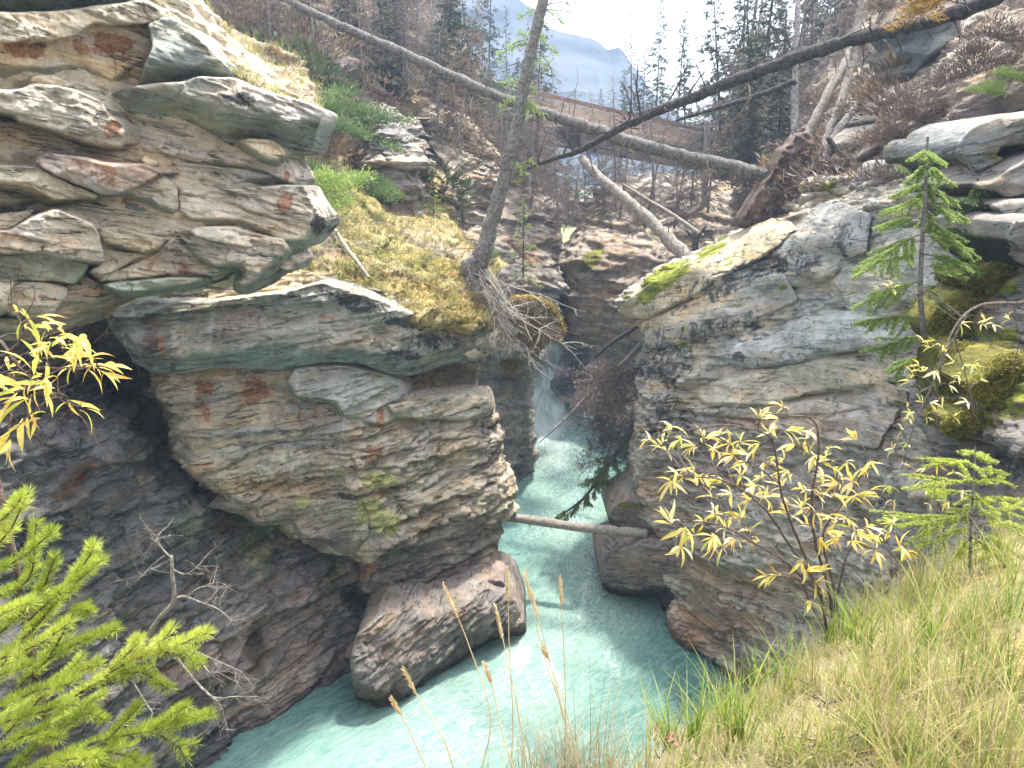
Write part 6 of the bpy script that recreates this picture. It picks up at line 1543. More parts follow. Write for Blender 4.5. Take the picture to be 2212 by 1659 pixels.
# leaning trunks by the root plate
for k, (pts, m, lb) in enumerate([
    ([(1742, 300, 27, 22), (1782, 215, 27.4, 20), (1822, 144, 28, 18), (1850, 70, 28.6, 15), (1862, -20, 29, 12)], M_barkl, 'pale trunk leaning right from the top of the root plate'),
    ([(1758, 370, 25.4, 24), (1780, 320, 25.6, 22), (1812, 234, 26, 18), (1838, 150, 26.6, 15), (1850, 80, 27, 12)], M_barkl, 'pale trunk leaning right from beside the foot of the root plate'),
    ([(1782, 350, 24.8, 26), (1810, 290, 25, 22), (1845, 240, 25.4, 20), (1895, 190, 26, 16)], M_bark, 'darker grey trunk leaning low to the right against the crag'),
    ([(1710, 400, 30, 18), (1716, 250, 31, 14), (1722, 60, 32, 11), (1726, -60, 33, 9)], M_bark, 'upright grey trunk directly behind the root plate'),
    ([(1520, 470, 44, 16), (1524, 380, 44, 14), (1528, 260, 44, 12)], M_bark, 'upright grey trunk under the middle of the bridge'),
    ([(1622, 480, 40, 18), (1620, 380, 40, 16), (1616, 250, 40, 12)], M_bark, 'upright grey trunk under the right end of the bridge'),
    ([(1790, 300, 23.6, 12), (1812, 330, 23.4, 10), (1840, 352, 23.2, 8)], M_barkd, 'short dark broken limb at the foot of the crag rocks'),
    ([(1460, 260, 25, 6), (1560, 230, 24.6, 9), (1640, 205, 24.2, 11), (1720, 175, 23.8, 12)], M_barkd, 'thin dark trunk crossing below the big dark fallen trunk')]):
    log('leaning_tree', lb, 'tree', pts, m, 220 + k, twm=M_twig, autolimbs=[12, 12, 8, 14, 6, 8, 1, 10][k], al=(.4, 1.5), droop=.4, sub=5)
# root plate
rp = slab([(1722, 292), (1745, 286), (1762, 300), (1765, 350), (1778, 395), (1770, 430), (1735, 455), (1690, 475), (1640, 490), (1603, 495), (1602, 478), (1625, 440), (1650, 400), (1675, 365), (1700, 320)], lambda x, y: 26.4 + 0 * x, 1.0, 10, (.13, .095, .08), None, M_root,
          [(1650, 440, 60, 20, -50, (.27, .235, .19), .6), (1725, 400, 30, 40, 0, (.10, .07, .06), .8)], (.6, .1, .7), (.6, -.8, 0), [(.5, .12), (.18, .06)], seed=1500, rr=6, back=.7, name='root_plate', rough=.20, jit=9, facet=.5)
tag(rp, 'torn up brown root plate of soil standing on the rim of the right cliff', 'root plate')
for k in range(44):
    r = np.random.default_rng(1600 + k); a = Acc(); x = r.uniform(1640, 1765); y = np.interp(x, [1600, 1722, 1765], [480, 300, 330]) + r.uniform(0, 90)
    p = W(x, y, 25.4); limb(a, p, vec(r.normal(0, .7), -.4, r.normal(-.2, .6)), r.uniform(.3, .9), .018, r, 1, .6, .3, 7, 3)
    o = a.mesh('root', M_twig if k % 2 else M_twigd); o.parent = rp
# dry log lying down the mossy slope
log('fallen_pole', 'short bleached pole lying down the left edge of the mossy slope', 'fallen tree', [(712, 478, 22.6, 7), (745, 530, 21.4, 9), (775, 570, 20.6, 9), (797, 600, 20.2, 6)], M_barkl, 240, twm=M_twig, autolimbs=5, al=(.2, .5))

# ================================================================ BRIDGE
M_conc = simple_mat('bridge_concrete', (.40, .30, .23), (.50, .40, .31), 3., .85, .01, 8, (1, 1, 3))
M_steel = simple_mat('bridge_rail_steel', (.22, .12, .075), (.30, .18, .12), 6., .6, .004)
M_cdark = simple_mat('bridge_underside', (.16, .13, .12), (.22, .18, .16), 3., .9, .01)
def beam(name, p0, p1, w, h, mat, parent, up=(0, 0, 1)):
    """box beam between two points, w across, h high (top face at the points)"""
    p0 = np.array(p0); p1 = np.array(p1); D = unit(p1 - p0); S = unit(np.cross(D, up)); U = np.cross(S, D)
    V = []
    for p in (p0, p1):
        for s, u in ((-1, 0), (1, 0), (1, -1), (-1, -1)): V.append(p + S * w * .5 * s + U * h * u)
    F = [(0, 1, 2, 3), (4, 7, 6, 5), (0, 4, 5, 1), (1, 5, 6, 2), (2, 6, 7, 3), (3, 7, 4, 0)]
    return mesh_np(name, np.array(V), np.array(F), mat, parent, smooth=False)
br = empty('footbridge', (0, 0, 0)); tag(br, 'long concrete road bridge with a brown railing crossing high over the gorge', 'bridge')
A0 = W(1130, 190, 47); A1 = W(1700, 322, 66)
Dn = unit(A1 - A0); Sn = unit(np.cross(Dn, [0, 0, 1.]))
L_ = np.linalg.norm(A1 - A0)
A0b = A0 + Dn * 5.5
toc = -1 if (Sn @ (-A0)) < 0 else 1
Nr = Sn * toc                                # towards the camera
hh = .045 * 1
pan = 8
for k in range(pan):
    beam('parapet_panel', A0 + Dn * (L_ * k / pan + .04) + vec(0, 0, -.30), A0 + Dn * (L_ * (k + 1) / pan - .04) + vec(0, 0, -.30), .35, .95, M_conc, br)
beam('handrail', A0, A1, .22, .20, M_steel, br)
for k in range(pan + 1):
    p = A0 + Dn * (L_ * k / pan * .98 + .2); beam('rail_post', p + vec(0, 0, -.2), p + vec(0, .001, -.32), .12, .14, M_steel, br, up=(1, 0, 0))
beam('deck_edge', A0 + vec(0, 0, -1.25) + Nr * .12, A1 + vec(0, 0, -1.25) + Nr * .12, .6, .28, M_conc, br)
beam('girder', A0b + vec(0, 0, -1.5) - Nr * .5, A1 + vec(0, 0, -1.5) - Nr * .5, .5, .85, M_cdark, br)
beam('girder', A0b + vec(0, 0, -1.5) - Nr * 3.4, A1 + vec(0, 0, -1.5) - Nr * 3.4, .5, .85, M_cdark, br)
beam('deck', A0b + vec(0, 0, -1.22) - Nr * 2.2, A1 + vec(0, 0, -1.22) - Nr * 2.2, 4.0, .30, M_cdark, br)
beam('parapet_panel', A0b + vec(0, 0, -.30) - Nr * 4.2, A1 + vec(0, 0, -.30) - Nr * 4.2, .3, 1.1, M_conc, br)
# low arch beam between the rocks, and the look-out platform to its right
b2_ = empty('low_footbridge', W(1240, 455, 58)); tag(b2_, 'low concrete footbridge slab closing the gap between the rocks far upstream', 'bridge')
o0 = np.array(b2_.location)
beam('slab_deck', W(1180, 452, 58) - o0, W(1290, 462, 56) - o0, 5.5, .75, M_cdark, b2_)
beam('parapet_panel', W(1185, 431, 56) - o0, W(1290, 438, 54) - o0, .2, .75, M_cdark, b2_)
beam('handrail', W(1185, 421, 57.2) - o0, W(1290, 428, 55.2) - o0, .07, .07, M_steel, b2_)
for k in range(6):
    p = W(1186 + 20 * k, 421 + 1.4 * k, 57.2 - .38 * k) - o0; beam('rail_post', p, p + vec(0, .001, -1.0) , .06, .06, M_steel, b2_, up=(1, 0, 0))
b3_ = empty('lookout_platform', W(1560, 425, 50)); tag(b3_, 'white edged look-out platform under the right half of the bridge', 'platform'); o0 = np.array(b3_.location)
M_white = simple_mat('white_edge', (.62, .62, .60), (.72, .72, .70), 5, .6, 0)
beam('platform_edge', W(1530, 415, 50) - o0, W(1640, 412, 48) - o0, .25, .14, M_white, b3_)
beam('handrail', W(1385, 396, 50) - o0, W(1415, 388, 50) - o0, .12, .12, M_steel, b3_)
beam('platform_deck', W(1530, 422, 50.5) - o0, W(1640, 419, 48.5) - o0, 1.6, .3, M_cdark, b3_)

# ================================================================ PEOPLE on the far bridges (a few pixels each)
def person(px, py, d, h, top, label, bot=(.05, .06, .10), face=0.):
    """py: feet"""
    P0 = W(px, py, d)
    vs = [(0, 0, .52), (0, 0, .66), (0, 0, .80), (0, 0, .86), (0, 0, .90), (0, -.01, .96),
          (.055, 0, .50), (.06, .01, .28), (.06, 0, .03), (.065, -.07, .01), (-.055, 0, .50), (-.07, -.02, .28), (-.07, .01, .03), (-.075, -.06, .01),
          (.11, 0, .81), (.145, .01, .65), (.11, -.10, .55), (-.11, 0, .81), (-.15, 0, .65), (-.12, -.10, .56)]
    ed = [(0, 1), (1, 2), (2, 3), (3, 4), (4, 5), (0, 6), (6, 7), (7, 8), (8, 9), (0, 10), (10, 11), (11, 12), (12, 13), (2, 14), (14, 15), (15, 16), (2, 17), (17, 18), (18, 19)]
    rad = [.085, .075, .085, .035, .038, .055, .055, .042, .028, .022, .055, .042, .028, .022, .036, .028, .02, .036, .028, .02]
    me = bpy.data.meshes.new('person'); me.from_pydata([Vector(v) * h for v in vs], ed, [])
    o = bpy.data.objects.new('person', me); C.objects.link(o); o.location = P0; o.rotation_euler.z = face
    sk = o.modifiers.new('skin', 'SKIN'); 
    for i, rd in enumerate(rad): me.skin_vertices[0].data[i].radius = (rd * h, rd * h * .8)
    me.skin_vertices[0].data[0].use_root = True
    ss = o.modifiers.new('sub', 'SUBSURF'); ss.levels = 1; ss.render_levels = 1
    m = bpy.data.materials.new('clothes'); t = NT(m)
    z = t.n('ShaderNodeSeparateXYZ'); t.l(t.n('ShaderNodeTexCoord').outputs['Object'], z.inputs[0])
    g = z.outputs[2]
    c = t.mix(t.math('GREATER_THAN', g, .52 * h), bot, top); c = t.mix(t.math('GREATER_THAN', g, .875 * h), c, (.45, .30, .22)); c = t.mix(t.math('GREATER_THAN', g, .965 * h), c, (.05, .035, .025))
    t.out(c, .8); me.materials.append(m)
    tag(o, label, 'person')
    return o
def mkskin():
    pass
try:
    for a_ in [(1224, 450, 59, 1.7, (.03, .04, .12), 'person in a dark blue jacket standing at the railing of the low footbridge'),
               (1211, 450, 59.4, 1.6, (.30, .30, .32), 'person in a grey top beside the one in dark blue on the low footbridge'),
               (1246, 451, 58.6, 1.65, (.06, .22, .20), 'person in a teal jacket on the right half of the low footbridge'),
               (1556, 424, 49.8, 1.7, (.05, .05, .13), 'person in dark clothes on the look-out platform under the bridge'),
               (1540, 424, 50.0, 1.6, (.45, .06, .05), 'person in a red top on the look-out platform under the bridge')]:
        person(a_[0], a_[1], a_[2], a_[3], a_[4], a_[5])
except Exception as ex:
    print('PERSON', ex)
# ================================================================ SHRUBS, LEAVES, GRASS
def leaf_mesh(name, L, w, mat, curl=.18, seed=0):
    """one willow leaf: folded along its midrib, curved, with a short stalk; points along +x"""
    r = np.random.default_rng(seed)
    t = np.array([0, .12, .35, .6, .82, 1.0]); ww = np.array([.10, .45, .95, 1., .55, .02]) * w * .5
    x = t * L; z = -curl * L * t ** 2 + .06 * L * np.sin(t * 3); bend = r.normal(0, .08) * L * t ** 2
    V = []; 
    for k in range(6): V += [(x[k], bend[k] - ww[k], z[k] + ww[k] * .45), (x[k], bend[k], z[k]), (x[k], bend[k] + ww[k], z[k] + ww[k] * .45)]
    F = []
    for k in range(5):
        a = k * 3; F += [(a, a + 3, a + 4, a + 1), (a + 1, a + 4, a + 5, a + 2)]
    return mesh_np(name, np.array(V), np.array(F), mat, smooth=True, link=False)
LV = [leaf_mesh('leaf', 1., .13 + .03 * (k % 3), m, .15 + .12 * (k % 2), k) for k, m in enumerate([M_leaf1, M_leaf1, M_leaf4, M_leaf2, M_leaf3, M_leaf1, M_leaf4, M_leaf1])]
LEAFN = {}
LEAFX = {}
def place_leaf(p, d, L, parent, r, me=None):
    me = me or LV[r.integers(len(LV))]
    LEAFN[parent.name] = LEAFN.get(parent.name, 0) + 1
    if LEAFN[parent.name] > 290:
        LEAFX.setdefault(parent.name, []).append((p, d, L, r.normal(0, .7), me)); return
    o = bpy.data.objects.new('leaf', me); C.objects.link(o); o.parent = parent
    d = Vector(d.tolist()).normalized()
    q = d.to_track_quat('X', 'Z')
    from mathutils import Quaternion
    q = q @ Quaternion((1, 0, 0), r.normal(0, .7))
    o.rotation_mode = 'QUATERNION'; o.rotation_quaternion = q
    o.location = p.tolist(); o.scale = (L, L * r.uniform(.8, 1.2), L)
    return o
def whorl(p, d, n, L, parent, r, mats=None, spread=.9):
    for k in range(n):
        dd = unit(unit(d) * .75 + r.normal(0, spread * .6, 3) + vec(0, 0, -.02))
        place_leaf(np.array(p) + r.normal(0, .006, 3), dd, L * r.uniform(.6, 1.15), parent, r, mats[r.integers(len(mats))] if mats else None)
def shrub(name, label, cat, base, stems, clusters, L, d0, seed, mat=M_stem, group=None, nleaf=(4, 8), twigs=0, mats=None):
    r = np.random.default_rng(seed)
    e = empty(name, W(*base)); inv = np.array(e.location); tag(e, label, cat, group)
    allp = []
    for pts, w0, w1 in stems:
        A = np.array(pts, float); P = crom(A, np.linspace(0, len(A) - 1, max(8, len(A) * 4)))
        P = W(P[:, 0], P[:, 1], P[:, 2]) - inv; P += np.cumsum(r.normal(0, .002, P.shape), 0)
        a = Acc(); a.tube(P, np.linspace(w0, w1, len(P)), 6); 
        for q in range(twigs):
            i = r.integers(len(P) // 3, len(P)); limb(a, P[i], r.normal(0, 1, 3) + vec(0, 0, .2), r.uniform(.08, .28), w1 * .8, r, 1, .3, .1, 6, 3)
        a.mesh('stem', mat, e, smooth=True); allp.append(P)
    AP = np.concatenate(allp)
    for c in clusters:
        x, y = c[0], c[1]; d = c[2] if len(c) > 2 else d0 + r.normal(0, .18); sz = c[3] if len(c) > 3 else 1.
        p = W(x, y, d) - inv
        i = np.argmin(np.linalg.norm(AP - p, axis=1) + .6 * np.maximum(0, AP[:, 2] - p[2])); q = AP[i]
        L_ = np.linalg.norm(p - q)
        if L_ > .015:
            t = np.linspace(0, 1, 7)[:, None]; P = q * (1 - t) + p * t + vec(0, 0, .1 * L_) * np.sin(t * np.pi) + np.cumsum(r.normal(0, .006 * L_, (7, 3)), 0)
            a = Acc(); a.tube(P, np.linspace(.003, .0014, 7) * (L / .09), 4, caps=False); a.mesh('twig', mat, e)
            d_ = unit(P[-1] - P[-3])
        else: d_ = unit(r.normal(size=3))
        whorl(p, d_, r.integers(*nleaf), L * sz, e, r, mats)
    xs = LEAFX.get(e.name, [])
    if xs:                                     # the leaves past the first 290: one joined part
        from mathutils import Quaternion
        by = {}
        for x in xs: by.setdefault(x[4].name, []).append(x)
        bm_V, bm_F, mi, ms = [], [], [], []
        for nm, L_ in by.items():
            me = bpy.data.meshes[nm]; co = np.array([v.co[:] for v in me.vertices]); fs = np.array([pl.vertices[:] for pl in me.polygons])
            if me.materials[0] not in ms: ms.append(me.materials[0])
            for (p, d, l, tw, _) in L_:
                q = Vector(np.asarray(d).tolist()).normalized().to_track_quat('X', 'Z') @ Quaternion((1, 0, 0), tw)
                Mx = np.array(q.to_matrix()); base = sum(len(v) for v in bm_V)
                bm_V.append((co * l) @ Mx.T + p); bm_F.append(fs + base); mi += [ms.index(me.materials[0])] * len(fs)
        o = mesh_np('leaves', np.concatenate(bm_V), np.concatenate(bm_F), None, e)
        for m_ in ms: o.data.materials.append(m_)
        o.data.polygons.foreach_set('material_index', np.array(mi, np.int32)); o['kind'] = 'stuff'
    return e
# centre right willow in front of the right cliff
d0 = 4.6
st_ = [([(1800, 1400, 4.7), (1790, 1290, 4.65), (1762, 1180, 4.6), (1752, 1090, 4.5), (1768, 980, 4.5), (1755, 908, 4.45), (1700, 900, 4.4)], .013, .004),
       ([(1815, 1400, 4.8), (1800, 1260, 4.75), (1780, 1150, 4.7), (1840, 1060, 4.7), (1880, 990, 4.7)], .012, .003),
       ([(1790, 1400, 4.6), (1770, 1280, 4.5), (1700, 1170, 4.4), (1640, 1090, 4.3), (1560, 1040, 4.25), (1480, 1030, 4.2)], .011, .003),
       ([(1785, 1330, 4.6), (1740, 1200, 4.5), (1690, 1080, 4.4), (1670, 960, 4.35), (1640, 930, 4.3), (1560, 915, 4.3), (1470, 930, 4.25), (1400, 950, 4.2)], .009, .002),
       ([(1790, 1300, 4.5), (1700, 1220, 4.4), (1620, 1170, 4.3), (1530, 1130, 4.2), (1460, 1140, 4.15)], .008, .002),
       ([(1800, 1320, 4.8), (1830, 1200, 4.8), (1880, 1150, 4.8), (1930, 1160, 4.8)], .008, .002),
       ([(1790, 1380, 4.6), (1750, 1300, 4.5), (1735, 1250, 4.4), (1750, 1210, 4.4)], .006, .002),
       ([(1790, 1300, 4.6), (1720, 1310, 4.6), (1640, 1330, 4.6), (1600, 1345, 4.6)], .004, .001),
       ([(1800, 1350, 4.7), (1700, 1340, 4.6), (1660, 1370, 4.6)], .004, .001),
       ([(1800, 1290, 4.7), (1880, 1280, 4.8), (1950, 1240, 4.9), (1960, 1200, 4.9)], .004, .001)]
cl = [(1404,950),(1430,960),(1452,925),(1470,950),(1500,965),(1520,945),(1545,970),(1560,935),(1575,960),(1600,955),(1440,975),(1620,985),(1640,960),(1610,1000),(1585,985),
      (1665,930),(1680,905),(1700,930),(1690,880,4.4,.8),(1715,960),(1740,950),(1765,950),(1790,970),(1690,990),(1660,1000),(1650,1030),(1630,1050),(1600,1030),(1560,1040),(1530,1050),(1505,1045),(1480,1030),
      (1465,1025,4.2,1.1),(1450,1040,4.2,1.2),(1500,1020),(1540,1075),(1580,1070),(1620,1080),(1650,1075),(1690,1050),(1660,1065),(1700,1020),
      (1450,1130,4.15,1.25),(1480,1140,4.15,1.2),(1520,1130),(1545,1110),(1570,1140),(1600,1120),(1590,1165),(1540,1165,4.15,1.1),(1470,1180,4.15),(1500,1155),(1560,1180),(1620,1150),(1640,1170),
      (1770,1000),(1800,1010),(1830,1000),(1780,1035),(1810,1045),(1840,1040),(1860,1015),(1880,1000),(1850,1070),(1880,1060),(1800,1070),(1770,1070),(1740,1060),(1760,985),
      (1730,1100),(1765,1110),(1800,1130),(1830,1120),(1850,1145),(1790,1150),(1770,1165),(1810,1165),(1840,1170),(1745,1140),(1700,1110),(1870,1140),(1890,1160),
      (1920,1150),(1945,1180),(1930,1130),(1955,1190),(1890,1190),(1660,1245,4.5,.9),(1680,1240,4.5,.8),(1745,1235,4.4,1.1),(1760,1260,4.4,1.1),(1750,1300,4.4,.9),(1735,1215),(1640,900,4.3,.7),(1850,950,4.7,.8)]
rs_ = np.random.default_rng(4)
shrub('willow_shrub', 'yellow leaved willow shrub rising from the right bank in front of the right cliff', 'shrub', (1800, 1420, 4.7), st_, cl, .118, d0, 61, nleaf=(5, 10), twigs=6)
# left willow branch
st_ = [([(-60, 760, 1.75), (20, 760, 1.7), (60, 720, 1.7), (45, 690, 1.7), (30, 668, 1.7)], .005, .0015),
       ([(-60, 700, 1.8), (10, 740, 1.75), (50, 790, 1.7), (90, 830, 1.65), (120, 850, 1.65)], .006, .002),
       ([(-40, 840, 1.75), (60, 805, 1.7), (130, 795, 1.65), (190, 790, 1.6), (230, 795, 1.6)], .005, .001),
       ([(-40, 920, 1.7), (30, 880, 1.65), (80, 850, 1.65)], .005, .002), ([(60, 760, 1.7), (120, 740, 1.65), (160, 750, 1.6)], .003, .001),
       ([(90, 840, 1.65), (150, 860, 1.6), (195, 870, 1.6)], .002, .001)]
cl = [(40,672,1.7,.9),(90,685,1.7,.8),(60,700,1.7,.9),(100,700),(75,730),(130,720),(150,745),(110,745),(165,740),(70,760),(100,775),(140,770),(175,765),(195,775),(180,790),(215,795),(235,800,1.6,.9),(150,790),
      (60,810,1.6,1.1),(85,820,1.6,1.1),(100,815),(50,835,1.6,1.2),(60,860,1.6,1.2),(30,850,1.6),(110,850),(150,860),(175,880,1.6,.9),(20,800),(15,880,1.6,1.2),(60,905,1.6,1.1),(30,930,1.55,1.3),(75,900,1.6),(15,950,1.55,1.2),(-5,820),(125,810)]
shrub('willow_branch', 'yellow and orange leaved willow branch reaching in from the left edge', 'shrub', (-60, 780, 1.8), st_, cl, .060, 1.66, 62, nleaf=(3, 7), twigs=3, mats=[LV[0], LV[1], LV[3], LV[4], LV[5], LV[7]])
# willow behind, at the mossy bank, and pale hanging dead branch
st_ = [([(2260, 640, 7.6), (2200, 655, 7.6), (2120, 660, 7.6), (2075, 690, 7.5), (2040, 750, 7.4), (2010, 840, 7.3), (1975, 910, 7.2), (1950, 1000, 7.2)], .02, .004),
       ([(2100, 662, 7.6), (2060, 730, 7.5), (2030, 800, 7.4), (2022, 900, 7.4), (2030, 980, 7.4)], .012, .003),
       ([(2150, 658, 7.6), (2150, 720, 7.5), (2130, 760, 7.5)], .006, .002), ([(2190, 655, 7.6), (2200, 740, 7.5), (2190, 800, 7.5)], .006, .002),
       ([(2060, 720, 7.5), (2090, 820, 7.5), (2110, 900, 7.5), (2170, 960, 7.5)], .007, .002), ([(2020, 830, 7.4), (1985, 850, 7.3), (1960, 880, 7.3)], .006, .002)]
cl = [(1995,740),(2010,750),(2030,745),(2020,735),(2040,760),(1990,800),(2005,795),(1975,810),(1965,825),(2020,800),(1985,790),(2060,780),(2080,790),(2100,790),(2070,810),(2120,820),(2010,870),(2040,860),(1960,880),(1975,890),(2000,900),(1990,870),(1965,905),(2050,830),(2060,900),(2090,870),
      (1900,625,8,.7),(1920,620,8,.8),(1935,630,8,.7),(1945,615,8,.7),(1930,610,8,.7),(2130,690),(2145,700),(2180,690),(1950,1000),(1975,1020),(2000,1010),(2025,1000),(1990,1040),(2005,1060),(2030,1040),(1960,960),(1930,970),(1950,930),(2060,1020),(2080,1060),(1930,1080),(1925,1050),(2050,1085),(2010,1090),(2075,700),(2120,700)]
shrub('willow_shrub', 'willow with small pale yellow leaves hanging over the mossy bank near the right edge', 'shrub', (2200, 655, 7.6), st_, cl, .12, 7.4, 63, mat=M_twig, nleaf=(3, 6), twigs=9, mats=[LV[2], LV[0], LV[1], LV[4]])
# bleached dead twig on the left, behind the foreground spruce
e = empty('dead_branch', W(315, 1380, 2.6)); inv = np.array(e.location); tag(e, 'bleached bare branch standing up out of the foreground spruce', 'branch')
def dtw(pts, w0, w1, sub, seed, L=(.05, .16)):
    r = np.random.default_rng(seed); A = np.array(pts, float); P = crom(A, np.linspace(0, len(A) - 1, len(A) * 4)); P = W(P[:, 0], P[:, 1], P[:, 2]) - inv
    a = Acc(); a.tube(P, np.linspace(w0, w1, len(P)), 6)
    for k in range(sub):
        i = r.integers(len(P) // 2, len(P)); limb(a, P[i], unit(P[-1] - P[0]) * .8 + r.normal(0, .6, 3), r.uniform(*L), w1, r, 1, .4, .1, 7, 4)
    a.mesh('branch', M_twigl, e, smooth=True)
dtw([(310, 1390, 2.6), (340, 1340, 2.6), (374, 1298, 2.6), (372, 1240, 2.6), (370, 1200, 2.6)], .011, .006, 0, 1)
dtw([(370, 1205, 2.6), (350, 1185, 2.6), (338, 1165, 2.6)], .004, .002, 7, 2); dtw([(374, 1298, 2.6), (395, 1288, 2.6), (430, 1300, 2.6), (470, 1315, 2.55), (500, 1340, 2.5)], .006, .0015, 12, 3)
dtw([(355, 1200, 2.6), (330, 1220, 2.6), (305, 1245, 2.6)], .003, .0015, 7, 4); dtw([(374, 1230, 2.6), (400, 1240, 2.6), (425, 1225, 2.6)], .003, .0015, 6, 5); dtw([(400, 1290, 2.6), (430, 1270, 2.6), (460, 1260, 2.6)], .003, .0015, 7, 6)
e = empty('dead_branch', W(385, 1440, 2.5)); inv = np.array(e.location); tag(e, 'bleached bare branch drooping below the foreground spruce boughs over the dark rock', 'branch')
dtw([(380, 1420, 2.5), (430, 1480, 2.5), (470, 1515, 2.45)], .006, .004, 4, 7); dtw([(400, 1400, 2.5), (440, 1415, 2.45), (520, 1450, 2.4)], .004, .0015, 10, 8); dtw([(470, 1515, 2.45), (500, 1505, 2.4), (560, 1505, 2.4)], .003, .001, 6, 9); dtw([(468, 1515, 2.45), (466, 1540, 2.45), (462, 1560, 2.45)], .003, .0015, 3, 10); dtw([(425, 1415, 2.5), (450, 1450, 2.45), (480, 1475, 2.45)], .003, .0015, 8, 11)
e = empty('dead_branch', W(295, 1480, 2.5)); inv = np.array(e.location); tag(e, 'short bleached twig stub hanging left of the drooping bare branch', 'branch')
dtw([(285, 1470, 2.5), (310, 1510, 2.5), (330, 1540, 2.45)], .004, .002, 5, 12, (.03, .08))

# ---- grass
def surf_pts(Vg, n, cond, r):
    P = Vg.reshape(-1, 3); px, py = PX(P)
    ok = np.nonzero(cond(px, py))[0]
    i = r.choice(ok, n); nv, nu = Vg.shape[:2]
    j = np.minimum(i + 1, len(P) - 1); k = np.minimum(i + nu, len(P) - 1)
    a = r.random(n)[:, None]; b = r.random(n)[:, None]
    ja = np.where(((i + 1) % nu == 0), i, j)
    return P[i] + (P[ja] - P[i]) * a + (P[k] - P[i]) * b
def blades(acc, B, h, w, r, lean=.5, flatness=0., segs=3, rlo=0., rhi=1., wind=(0, 0)):
    n = len(B); hh = h * r.uniform(.35, 1.15, n)
    a = r.random(n) * 2 * np.pi; le = np.abs(r.normal(0, lean, n)) + flatness
    D = np.stack([np.cos(a) * le + wind[0], np.sin(a) * le + wind[1], np.ones(n)], -1); D /= np.linalg.norm(D, axis=1, keepdims=True)
    S = np.stack([-np.sin(a), np.cos(a), np.zeros(n)], -1)
    dro = r.uniform(.1, .7, n)[:, None] * hh[:, None]
    rnd = r.uniform(rlo, rhi, n)
    prev = None
    for k in range(segs + 1):
        t = k / segs
        c = B + D * hh[:, None] * t + np.stack([np.cos(a) , np.sin(a), -np.ones(n) * .6], -1) * dro * (t ** 2.2) * .7
        ww = w * (1 - t ** 1.5 * .95) * .5
        l = c - S * ww; q = c + S * ww
        if prev is not None: acc.quads(np.stack([prev[0], prev[1], q, l], 1), rnd)
        prev = (l, q)
r = np.random.default_rng(21)
inb = lambda px, py: (px > 1300) & (px < 2300) & (py > 1100) & (py < 1760)
a = Acc()
gm = lambda B: B[fbm(B * 2.2, 17, 3) > .04]
B = gm(surf_pts(VB, 15000, inb, r)); blades(a, B, .13, .0032, r, 1.8, 1.2)                   # matted dry thatch
B = surf_pts(VB, 9000, inb, r); blades(a, B, .15, .0026, r, 4, 2.5)
o = a.mesh('dry_grass', M_dry); tag(o, kind='stuff')
a = Acc()
P0 = surf_pts(VB, 130, lambda px, py: inb(px, py), r)                                     # tufts of longer green blades
for p in P0:
    n = r.integers(14, 36); B = p + r.normal(0, .035, (n, 3)) * vec(1, 1, .15); blades(a, B, r.uniform(.18, .40), .0055, r, .28, .02, 4)
P0 = surf_pts(VB, 60, lambda px, py: inb(px, py) & (px > 1850), r)
for p in P0:
    n = r.integers(16, 40); B = p + r.normal(0, .04, (n, 3)) * vec(1, 1, .15); blades(a, B, r.uniform(.30, .55), .006, r, .22, .02, 4)
B = gm(surf_pts(VB, 3000, inb, r)); blades(a, B, .22, .004, r, .5, .1, 4)
o = a.mesh('grass', M_grass); tag(o, kind='stuff')
a = Acc()
for (x, y, d, n, h) in [(1590, 1590, 2.55, 46, .40), (1500, 1600, 2.5, 34, .28), (1700, 1500, 3.2, 30, .36), (2000, 1420, 3.6, 60, .60), (2110, 1400, 3.7, 50, .6), (1960, 1500, 3.2, 40, .5), (1870, 1400, 3.9, 34, .5), (2180, 1380, 3.6, 40, .7), (1640, 1480, 3.4, 30, .34), (1830, 1380, 4.1, 30, .38), (1790, 1390, 4.2, 30, .42), (1560, 1545, 3.0, 24, .3), (1440, 1620, 2.5, 30, .3), (2080, 1520, 3.0, 40, .45), (2180, 1560, 2.7, 40, .5), (1720, 1650, 2.3, 20, .22), (1790, 1640, 2.3, 14, .22)]:
    B = W(x, y, d) + r.normal(0, .03, (n, 3)) * vec(1, 1, .2); blades(a, B, h, .0075, r, .25, .02, 5)
o = a.mesh('tall_grass', M_grassg); tag(o, kind='stuff')
a = Acc()                                                                                 # fine tuft at the lower frame edge
for (x, n, h, s) in [(1240, 160, .34, .10), (1130, 60, .26, .12), (1330, 90, .30, .09), (1180, 70, .30, .05), (1400, 80, .26, .05), (1050, 30, .2, .06), (1280, 40, .42, .05)]:
    B = W(x, 1730, 1.75) + r.normal(0, s * .5, (n, 3)) * vec(1, .6, .1); blades(a, B, h, .0026, r, .22, .0, 4)
o = a.mesh('wispy_grass', M_dry); tag(o, kind='stuff')
M_mt = leaf_mat('moss_tuft', [(.16, .15, .03), (.28, .26, .05), (.40, .37, .08), (.20, .18, .05)], .35)
a = Acc(); B = surf_pts(VB, 26000, inb, r); B = B[fbm(B * 2.2, 17, 3) < .2]; blades(a, B, .028, .009, r, .9, .3, 2)
tag(a.mesh('moss', M_mt), kind='stuff')
a = Acc()                                                                                 # dull brown and olive blades low in the sward
B = surf_pts(VB, 6000, inb, r); blades(a, B, .12, .004, r, 1.2, .6, 3)
tag(a.mesh('withered_grass', leaf_mat('withered', [(.10, .08, .045), (.18, .14, .07), (.13, .14, .04), (.24, .18, .09)], .2)), kind='stuff')
